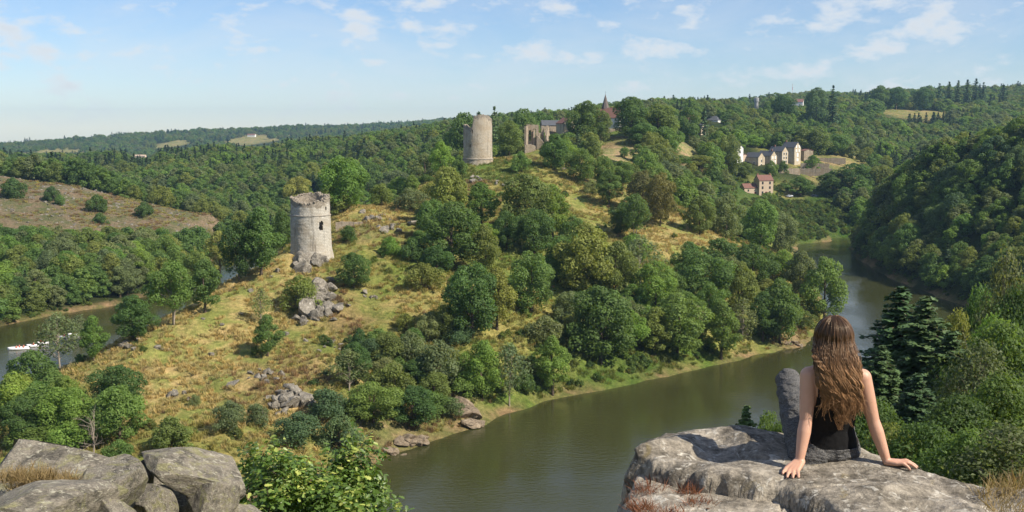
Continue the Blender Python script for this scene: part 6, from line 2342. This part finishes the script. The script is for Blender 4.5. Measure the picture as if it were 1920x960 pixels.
def build_woman():
    body = MB()
    TORSO = [(J(1546, 872, 6.17), 0.10, 0.09), (J(1545, 862, 6.17), 0.150, 0.118), (J(1547, 845, 6.17), 0.182, 0.132), (J(1549, 825, 6.16), 0.168, 0.120), (J(1554, 800, 6.13), 0.130, 0.094), (J(1558, 768, 6.09), 0.134, 0.094),
             (J(1561, 738, 6.06), 0.146, 0.096), (J(1564, 714, 6.04), 0.160, 0.090), (J(1566, 698, 6.03), 0.150, 0.072), (J(1566, 686, 6.04), 0.085, 0.058), (J(1565, 672, 6.05), 0.053, 0.055), (J(1564, 655, 6.07), 0.050, 0.054)]
    loft(body, TORSO)
    for i in range(len(TORSO) - 1):
        a, b = TORSO[i], TORSO[i + 1]
        cap("torso" if i < 8 else "head", a[0], (a[1] + a[2]) / 2, b[0], (b[1] + b[2]) / 2)
    hc = J(1563, 633, 6.09)
    hv, hf = ico(3)
    q = hv * np.array((0.076, 0.096, 0.112)) + hc
    body.add(q, [tuple(t) for t in hf])
    body.add(hv * np.array((0.055, 0.06, 0.06)) + hc + np.array((0, 0.038, -0.062)), [tuple(t) for t in hf])     # jaw
    body.add(hv * np.array((0.012, 0.022, 0.020)) + hc + np.array((0, 0.098, -0.022)), [tuple(t) for t in hf])    # nose
    body.add(hv * np.array((0.022, 0.010, 0.008)) + hc + np.array((0, 0.092, -0.066)), [tuple(t) for t in hf])    # lips
    for s in (-1, 1):
        body.add(hv * np.array((0.008, 0.02, 0.03)) + hc + np.array((s * 0.078, 0.0, -0.012)), [tuple(t) for t in hf])   # ears
        body.add(hv * np.array((0.03, 0.012, 0.008)) + hc + np.array((s * 0.03, 0.084, 0.018)), [tuple(t) for t in hf])   # brows
        body.add(hv * np.array((0.014, 0.010, 0.010)) + hc + np.array((s * 0.031, 0.080, 0.0)), [tuple(t) for t in hf])   # eyes
    cap("head", hc - np.array((0, 0, 0.03)), 0.09, hc + np.array((0, 0, 0.03)), 0.09)

    def limb(label, pts, rad):
        for i in range(len(pts) - 1):
            capsule_mesh(body, pts[i], rad[i], pts[i + 1], rad[i + 1])
            cap(label, pts[i], rad[i], pts[i + 1], rad[i + 1])
    # arms
    shL, elL, wrL = J(1517, 704, 6.03), J(1511, 788, 5.99), J(1499, 865, 5.93)
    shR, elR, wrR = J(1617, 708, 6.03), J(1637, 788, 6.02), J(1663, 866, 5.985)
    for sh, el, wr_, sd in ((shL, elL, wrL, -1), (shR, elR, wrR, 1)):
        limb("arm", [sh + np.array((-0.03 * sd, 0, 0.012)), sh, sh + (el - sh) * 0.30], [0.046, 0.050, 0.046])
        limb("arm", [sh + (el - sh) * 0.30, sh + (el - sh) * 0.7, el], [0.046, 0.040, 0.035])
        limb("arm", [el, el + (wr_ - el) * 0.28, el + (wr_ - el) * 0.65, wr_], [0.035, 0.038, 0.031, 0.0235])

    def lie(p, h):
        # rest a point of the hand on the rock under it
        q = np.array(p, float)
        q[2] = max(slab_z(q[0] + SEAT[0], q[1] + SEAT[1]) - SEAT[2], -0.06) + h
        return q

    def hand(wr_, kn, tipdir, side, droop, thumb_side):
        kn = lie(kn, 0.016)
        d = kn - wr_
        side = side / np.linalg.norm(side)
        t = tipdir / np.linalg.norm(tipdir)
        # palm: a fan from the wrist to the four knuckles
        lens = [0.078, 0.090, 0.085, 0.068]
        for i in range(4):
            k = kn + side * (1.5 - i) * 0.0215 - t * (0.006 if i in (0, 3) else 0) - t * (0.008 if i == 3 else 0)
            w0 = wr_ + side * (1.5 - i) * 0.009
            limb("hand", [w0, k], [0.019, 0.0125])
            dirf = t + side * (1.5 - i) * 0.10
            dirf = dirf / np.linalg.norm(dirf)
            m1 = k + dirf * lens[i] * 0.48 + np.array((0, 0, 0.008))
            e = lie(k + dirf * lens[i], 0.006)
            m1[2] = max(m1[2], lie(m1, 0.014)[2])
            limb("hand", [k, m1], [0.0115, 0.0100])
            limb("hand", [m1, (m1 * 0.42 + e * 0.58) + np.array((0, 0, 0.004)), e], [0.0100, 0.0090, 0.0078])
        b0 = wr_ + d * 0.25 + side * thumb_side * 0.020
        b1 = b0 + side * thumb_side * 0.030 + t * 0.022 + np.array((0, 0, -0.006))
        b2 = b1 + side * thumb_side * 0.012 + t * 0.032 + np.array((0, 0, -0.004))
        limb("hand", [b0, b1, b2], [0.016, 0.0125, 0.0095])
    knR = J(1687, 881, 5.955)
    tR = J(1716, 896, 5.815) - J(1688, 882, 5.90)
    tR = np.array((0.92, -0.36, -0.02))
    hand(wrR, knR, tR, np.array((-tR[1], tR[0], 0)), 0.006, 1)
    knL = J(1484, 884, 5.855)
    tL = J(1470, 905, 5.77) - J(1482, 884, 5.86)
    tL = np.array((-0.30, -0.85, -0.30))
    hand(wrL, knL, tL, np.array((-tL[1], tL[0], 0)), 0.022, -1)
    # legs
    hipL, knL_, anL = J(1521, 852, 6.14), J(1477, 713, 6.60), J(1502, 800, 6.80)
    hipR, knR_, anR = J(1578, 846, 6.22), J(1560, 745, 6.66), J(1562, 830, 6.80)
    anL[2] = 0.075
    limb("leg", [hipL, hipL + (knL_ - hipL) * 0.5 + np.array((0.0, -0.01, -0.01)), knL_], [0.116, 0.096, 0.058])
    limb("leg", [knL_, knL_ + (anL - knL_) * 0.35, anL], [0.060, 0.056, 0.042])
    limb("leg", [hipR, hipR + (knR_ - hipR) * 0.5, knR_], [0.092, 0.076, 0.057])
    limb("leg", [knR_, knR_ + (anR - knR_) * 0.35, anR], [0.057, 0.053, 0.036])
    for an in (anL, anR):
        limb("foot", [an + np.array((0, -0.02, -0.04)), an + np.array((0, 0.08, -0.05)), an + np.array((0, 0.15, -0.058))], [0.030, 0.030, 0.020])
    me = remeshed(body, "person", 0.0048, 3, 0.5)
    nv = len(me.vertices)
    co = np.zeros(nv * 3, np.float32)
    me.vertices.foreach_get("co", co)
    co = co.reshape(-1, 3).astype(float)
    no = np.zeros(nv * 3, np.float32)
    me.vertices.foreach_get("normal", no)
    no = no.reshape(-1, 3).astype(float)
    best = np.full(nv, 1e9)
    lab = np.zeros(nv, int)
    names = ["torso", "head", "arm", "hand", "leg", "foot"]
    for (nm, a, ra, b, rb) in PRIM:
        ab = b - a
        t = np.clip(((co - a) @ ab) / (ab @ ab + 1e-12), 0, 1)
        d = np.linalg.norm(co - a - t[:, None] * ab, axis=1) - (ra + (rb - ra) * t)
        m = d < best
        best[m] = d[m]
        lab[m] = names.index(nm)
    person = link("person", me, M_SKIN, loc=SEAT)
    tag(person, "woman with long wavy brown hair, black top and speckled trousers seated on the slab", "person")
    nf = len(me.polygons)
    fs = [tuple(p.vertices) for p in me.polygons]

    def garment(name, sel, off, mat, wrinkle=0.0, seed=0):
        keep = [f for f in fs if all(sel[i] for i in f)]
        used = sorted({i for f in keep for i in f})
        mp = {u: k for k, u in enumerate(used)}
        v = co[used] + no[used] * (off + wrinkle * (fbm(co[used, 0] / 0.05, co[used, 1] / 0.05, co[used, 2] / 0.035, octaves=3, seed=seed) + 0.25)[:, None])
        m2 = bpy.data.meshes.new(name)
        m2.from_pydata([tuple(x) for x in v], [], [tuple(mp[i] for i in f) for f in keep])
        m2.polygons.foreach_set("use_smooth", np.ones(len(m2.polygons), bool))
        o = link(name, m2, mat, person)
        md = o.modifiers.new("cloth", "SOLIDIFY")
        md.thickness = 0.004
        md.offset = -1
        return o
    ztop, zhem = J(1560, 736, 6.0)[2], J(1550, 846, 6.05)[2]
    tors = np.isin(lab, [0])
    top_line = ztop - 0.03 * np.clip(np.abs(co[:, 0] - J(1562, 700, 6.03)[0]) / 0.15, 0, 1)
    garment("tank_top", (tors | (lab == 4)) & (co[:, 2] < top_line) & (co[:, 2] > zhem) & (co[:, 1] < 0.16) & ~((lab == 4) & (co[:, 1] > 0.08)), 0.007, M_TOP, 0.006, 3)
    garment("trousers", (np.isin(lab, [4])) | (tors & (co[:, 2] < zhem + 0.015)), 0.009, M_LEGG, 0.022, 5)
    for s, px in ((-1, 1533), (1, 1598)):
        mb = MB()
        xx = J(px, 700, 6.0)[0]
        p0 = np.array((xx, J(1560, 738, 5.955)[1] + 0.004, ztop - 0.015))
        p1 = np.array((xx * 1.0, J(1560, 700, 5.965)[1], J(1560, 702, 5.97)[2]))
        p2 = np.array((xx, 0.0 + J(1560, 690, 6.03)[1], J(1560, 690, 6.03)[2] + 0.012))
        mb.tube([p0, p1, p2], [0.006, 0.006, 0.006], 8)
        mb.build("strap", M_TOP, person, smooth=True)

    # ---- hair
    R_ = np.array((0.086, 0.106, 0.122))
    cen = hc
    r = np.random.default_rng(77)
    mb = MB()
    # inner mass
    mass = [(cen + np.array((0, 0, 0.116)), 0.022, 0.03), (cen + np.array((0, 0, 0.098)), 0.055, 0.066), (cen + np.array((0, -0.004, 0.05)), 0.080, 0.094), (cen + np.array((0, -0.010, 0.0)), 0.086, 0.096), (cen + np.array((0, -0.028, -0.06)), 0.088, 0.082)]
    mass += [(J(1565, 690, 5.985), 0.084, 0.052), (J(1568, 720, 5.955), 0.074, 0.038), (J(1572, 750, 5.965), 0.056, 0.028), (J(1578, 775, 5.985), 0.040, 0.020), (J(1583, 795, 6.0), 0.018, 0.010)]
    for i in range(5):
        c_, a_, b2 = mass[i]
        if i >= 3:
            mass[i] = (c_ + np.array((0, -0.012, 0)), a_, b2 - 0.012)
    loft(mb, mass, 24, 2.0)
    vv = [np.array(mb.v)]
    ff = [tuple(f) for f in mb.f]
    tint = [np.full(len(mb.v), 0.55)]
    along = [np.full(len(mb.v), 0.25)]
    nvtx = len(mb.v)
    # locks
    NS = 34
    ts = np.linspace(0, 1, NS)

    def spline(pts, t):
        pts = np.array(pts)
        n = len(pts)
        seg = np.clip(t * (n - 1), 0, n - 1 - 1e-6)
        i = seg.astype(int)
        u = (seg - i)[:, None]
        g = lambda k: pts[np.clip(i + k, 0, n - 1)]
        p0, p1, p2, p3 = g(-1), g(0), g(1), g(2)
        return 0.5 * (2 * p1 + (p2 - p0) * u + (2 * p0 - 5 * p1 + 4 * p2 - p3) * u ** 2 + (3 * p1 - p0 - 3 * p2 + p3) * u ** 3)
    faces_l = []
    NC = 92
    for c_ in range(NC):
        phi = math.radians(((c_ + r.random()) / NC * 2 - 1) * 128)
        wave_len = r.uniform(0.12, 0.19)
        ctint = r.uniform(0.60, 1.30)
        sp_, cp_ = math.sin(phi), max(math.cos(phi), -0.2)
        # neighbours wave together: the phase drifts slowly round the head
        wave_ph = 2.2 * phi + r.normal() * 0.7
        lay = r.random()
        th0 = math.radians(r.uniform(5, 55))
        pts = []
        for th in np.linspace(th0, math.radians(98), 4):
            pts.append(cen + R_ * (1.0 + 0.06 * lay) * np.array((math.sin(th) * sp_, -math.sin(th) * math.cos(phi), math.cos(th))))
        dx = r.normal() * 0.012
        pts.append(np.array((J(1565, 670, 6)[0] + sp_ * 0.098, J(0, 670, 5.985)[1] - 0.040 * cp_ - 0.012 * lay, J(0, 672, 5.98)[2])))
        pts.append(np.array((J(1567, 700, 6)[0] + sp_ * 0.095, J(0, 700, 5.955)[1] - 0.030 * cp_ - 0.014 * lay, J(0, 702, 5.96)[2])))
        pts.append(np.array((J(1569, 730, 6)[0] + sp_ * 0.083 + dx, J(0, 730, 5.945)[1] - 0.026 * cp_ - 0.014 * lay, J(0, 730, 5.95)[2])))
        pts.append(np.array((J(1574, 755, 6)[0] + sp_ * 0.062 + dx * 1.5, J(0, 755, 5.962)[1] - 0.020 * cp_ - 0.010 * lay, J(0, 755, 5.96)[2])))
        yend = 764 + 48 * r.random() ** 0.8 * math.exp(-((sp_ - 0.25) / 0.6) ** 2)
        pts.append(np.array((J(1581, 780, 6)[0] + sp_ * 0.038 + dx * 2.2, J(0, 780, 5.985)[1] - 0.014 * cp_ + r.normal() * 0.006, J(0, yend + 4, 5.985)[2])))
        path0 = spline(pts, ts)
        arc = np.concatenate([[0], np.cumsum(np.linalg.norm(np.diff(path0, axis=0), axis=1))])
        amp = r.uniform(0.011, 0.021) * sstep(0.10, 0.34, arc)
        path0[:, 0] += amp * np.sin(arc / wave_len * 6.283 + wave_ph)
        path0[:, 1] -= 0.6 * amp * np.cos(arc / wave_len * 6.283 + wave_ph)
        for s in range(34):
            oa, orr = r.random() * 6.28, 0.0150 * math.sqrt(r.random())
            fan = (0.55 + 0.6 * np.sin(np.clip(ts * 1.1, 0, 1) * 3.1416))[:, None] * np.array((math.cos(oa) * orr * 1.25, math.sin(oa) * orr * 0.8, 0))[None]
            path = path0 + fan
            path[:, 0] += 0.0032 * sstep(0.08, 0.3, arc) * np.sin(arc / (wave_len * r.uniform(0.5, 0.9)) * 6.283 + r.random() * 6.28)
            cutt = r.uniform(0.86, 1.0)
            rad = (0.0011 + 0.0008 * r.random()) * np.clip((cutt + 0.03 - ts) * 5, 0.03, 1)
            d = unit(np.gradient(path, axis=0))
            a1 = unit(np.cross(d, np.array((0.0, 1.0, 0.05))))
            a2 = np.cross(d, a1)
            ring = [path + (a1 * math.cos(q) * 1.4 + a2 * math.sin(q) * 0.8) * rad[:, None] for q in (0, 2.094, 4.189)]
            V = np.stack(ring, 1).reshape(-1, 3)
            base = nvtx + np.arange(NS - 1)[:, None] * 3
            for k in range(3):
                k2 = (k + 1) % 3
                faces_l.append(np.concatenate([base + k, base + k2, base + 3 + k2, base + 3 + k], 1))
            vv.append(V)
            nvtx += len(V)
            tint.append(np.full(len(V), ctint * r.uniform(0.75, 1.3)))
            along.append(np.repeat(ts * (0.9 + 0.2 * r.random()), 3))
    # loose single hairs
    for c_ in range(110):
        phi = math.radians(r.uniform(-120, 120))
        sp_, cp_ = math.sin(phi), max(math.cos(phi), -0.2)
        st = r.uniform(0.0, 0.6)
        out = r.uniform(0.01, 0.035)
        p0 = cen + R_ * 1.03 * np.array((sp_, -math.cos(phi), r.uniform(-0.6, 0.5)))
        p1 = np.array((J(1567, 700, 6)[0] + sp_ * (0.100 + out * 0.5), J(0, 700, 5.945)[1] - 0.035 * cp_ - out * 0.4, J(0, 702, 5.96)[2]))
        p2 = np.array((J(1572, 745, 6)[0] + sp_ * (0.08 + out) + r.normal() * 0.012, J(0, 745, 5.95)[1] - 0.03 * cp_ - out * 0.4, J(0, 740 + r.normal() * 8, 5.95)[2]))
        p3 = p2 + np.array((r.normal() * 0.03, r.normal() * 0.01, -r.uniform(0.03, 0.12)))
        path = spline([p0, (p0 + p1) / 2 + np.array((sp_ * out, -out * cp_, 0)), p1, p2, p3], ts)
        path[:, 0] += 0.006 * np.sin(ts * r.uniform(14, 26) + r.random() * 6) * ts
        d = unit(np.gradient(path, axis=0))
        a1 = unit(np.cross(d, np.array((0.0, 1.0, 0.05))))
        a2 = np.cross(d, a1)
        V = np.stack([path + (a1 * math.cos(q) + a2 * math.sin(q)) * 0.0007 for q in (0, 2.094, 4.189)], 1).reshape(-1, 3)
        base = nvtx + np.arange(NS - 1)[:, None] * 3
        for k in range(3):
            k2 = (k + 1) % 3
            faces_l.append(np.concatenate([base + k, base + k2, base + 3 + k2, base + 3 + k], 1))
        vv.append(V)
        nvtx += len(V)
        tint.append(np.full(len(V), 1.2))
        along.append(np.repeat(ts, 3))
    V = np.concatenate(vv)
    quad_mass = np.array([f for f in ff if len(f) == 4])
    me2 = mesh_np("hair", V, np.concatenate([quad_mass] + faces_l))
    for nm, arr in (("tint", np.concatenate(tint)), ("along", np.concatenate(along))):
        a = me2.attributes.new(nm, "FLOAT", "POINT")
        a.data.foreach_set("value", arr.astype(np.float32))
    link("hair", me2, M_HAIR, person)
    return person


build_woman()
# ------------------------------------------------------------------ boats on the left arm of the lake
M_HULL = plain("white_hull", (0.80, 0.80, 0.79), 0.35, 0.04, 1.0, 0.5)
M_DECK = plain("boat_deck", (0.55, 0.54, 0.52), 0.7, 0.1)
M_VEST = plain("orange_vest", (0.70, 0.10, 0.04), 0.8, 0.1)
M_VESTR = plain("red_vest", (0.55, 0.04, 0.04), 0.8, 0.1)


def sitter():
    mb = MB()
    seg = [((0, 0, 0.0), 0.15, (0, 0, 0.42), 0.17), ((0, 0, 0.42), 0.12, (0, 0, 0.60), 0.06), ((0, 0, 0.66), 0.09, (0, 0, 0.74), 0.095)]
    for s in (-1, 1):
        seg += [((0, s * 0.09, 0.02), 0.085, (0.40, s * 0.11, 0.08), 0.07), ((0.40, s * 0.11, 0.08), 0.065, (0.46, s * 0.11, -0.30), 0.05),
                ((0, s * 0.19, 0.47), 0.06, (0.10, s * 0.25, 0.22), 0.05), ((0.10, s * 0.25, 0.22), 0.045, (0.34, s * 0.17, 0.20), 0.035)]
    for a, ra, b, rb in seg:
        capsule_mesh(mb, np.array(a, float), ra, np.array(b, float), rb, 10, 4)
    return remeshed(mb, "person", 0.035, 2)


SIT = sitter()
SIT.materials.append(M_SKIN)
vb = MB()
loft(vb, [(np.array((0, 0, 0.05)), 0.17, 0.20), (np.array((0, 0, 0.25)), 0.19, 0.215), (np.array((0, 0, 0.46)), 0.18, 0.21), (np.array((0, 0, 0.52)), 0.10, 0.13)], 14)
VEST = vb.mesh("life_vest", True)
hb = MB()
hv_, hf_ = ico(2)
hb.add(hv_ * np.array((0.108, 0.105, 0.10)) + np.array((-0.015, 0, 0.745)), [tuple(t) for t in hf_])
HAIRB = hb.mesh("hair", True)
M_HB = plain("dark_hair", (0.05, 0.03, 0.02), 0.6, 0.1)


def boat(px, py, L, Wd, rz, people, label, name="motor_boat", canopy=False):
    x, y = W(px, py)
    root = link(name, None, loc=(x, y, 0), rz=rz)
    tag(root, label, "boat", "boats on the left arm of the lake")
    mb = MB()
    n, k = 13, 9
    V = []
    for i in range(n):
        t = i / (n - 1)
        half = Wd / 2 * (1 - max(0, (t - 0.45) / 0.55) ** 2.2) * (0.86 + 0.14 * min(1, t * 4)) + 0.02
        sheer = 0.50 + 0.25 * t ** 2
        for j in range(k):
            a = -math.pi / 2 + math.pi * j / (k - 1)
            V.append(((t - 0.5) * L, half * math.sin(a) * (1 if abs(math.sin(a)) > 0.5 else 0.98), sheer - (sheer + 0.22) * max(0, math.cos(a)) ** 0.6))
    F = [(i * k + j, (i + 1) * k + j, (i + 1) * k + j + 1, i * k + j + 1) for i in range(n - 1) for j in range(k - 1)]
    F.append(tuple(range(k)))
    mb.add(V, F)
    hull = mb.build("hull", M_HULL, root, smooth=True)
    md = hull.modifiers.new("shell", "SOLIDIFY")
    md.thickness = 0.07
    mb = MB()
    mb.box(-L * 0.46, L * 0.30, -Wd * 0.38, Wd * 0.38, 0.10, 0.16)
    mb.build("deck", M_DECK, root)
    if canopy:
        mb = MB()
        mb.box(-L * 0.02, L * 0.10, -Wd * 0.25, Wd * 0.25, 0.16, 0.72)
        mb.build("console", M_HULL, root)
        mb = MB()
        mb.box(-L * 0.53, -L * 0.47, -0.2, 0.2, 0.1, 0.75)
        mb.build("outboard_motor", M_DARK, root)
    for i, (u, v, vest) in enumerate(people):
        mb = MB()
        mb.box(u - 0.2, u + 0.2, v - 0.25, v + 0.25, 0.16, 0.40)
        mb.build("seat", M_DECK, root)
        o = link("person", SIT)
        o.location = (x + math.cos(rz) * u - math.sin(rz) * v, y + math.sin(rz) * u + math.cos(rz) * v, 0.52)
        o.rotation_euler[2] = rz
        link("life_vest", VEST, M_VEST if vest == 0 else None, o) if vest == 0 else link("life_vest", VEST2, None, o)
        link("hair", HAIRB, M_HB, o)
        tag(o, "person in %s vest seated %s" % ("an orange" if vest == 0 else "a red", PLACES.pop(0)), "person", "people in the boats")
    return root


VEST2 = VEST.copy()
VEST.materials.append(M_VEST)
VEST2.materials.append(M_VESTR)
PLACES = ["at the stern of the large white boat", "amidships in the large white boat", "behind the console of the large white boat", "in the small boat next to the large one", "at the front of the second small boat", "at the rear of the second small boat", "in the third small boat behind the thin tree", "in the fourth small boat behind the thin tree"]
rb_ = math.radians(22)
boat(35, 655, 5.4, 2.2, rb_ + math.pi, [(-1.3, 0.3, 0), (0.5, 0.4, 0), (-0.2, -0.4, 1)], "large white motor boat near the left frame edge", canopy=True)
boat(61, 650, 3.0, 1.3, rb_ + math.pi, [(-0.3, 0, 1)], "small white boat just behind the motor boat", "small_boat")
boat(80, 645, 3.0, 1.3, rb_ + math.pi + 0.1, [(-0.3, 0, 0), (0.5, 0.0, 1)], "second small white boat in the line", "small_boat")
boat(119, 634, 3.0, 1.3, rb_ + math.pi, [(-0.3, 0, 0)], "third small boat glimpsed behind the thin tree", "small_boat")
boat(138, 629, 3.0, 1.3, rb_ + math.pi, [(-0.3, 0, 1)], "fourth small boat glimpsed behind the thin tree", "small_boat")
# ------------------------------------------------------------------ haze
hm = bpy.data.materials.new("air")
hm.use_nodes = True
hn = hm.node_tree.nodes
hn.clear()
pv = hn.new("ShaderNodeVolumePrincipled")
pv.inputs["Color"].default_value = (0.45, 0.72, 1.0, 1)
pv.inputs["Density"].default_value = 0.000075
pv.inputs["Anisotropy"].default_value = 0.2
ho = hn.new("ShaderNodeOutputMaterial")
hm.node_tree.links.new(pv.outputs[0], ho.inputs["Volume"])
mb = MB()
mb.box(-5200, 5200, -3600, 6300, -140, 168)
tag(mb.build("haze", hm), "thin blue summer haze over the valley", kind="stuff")
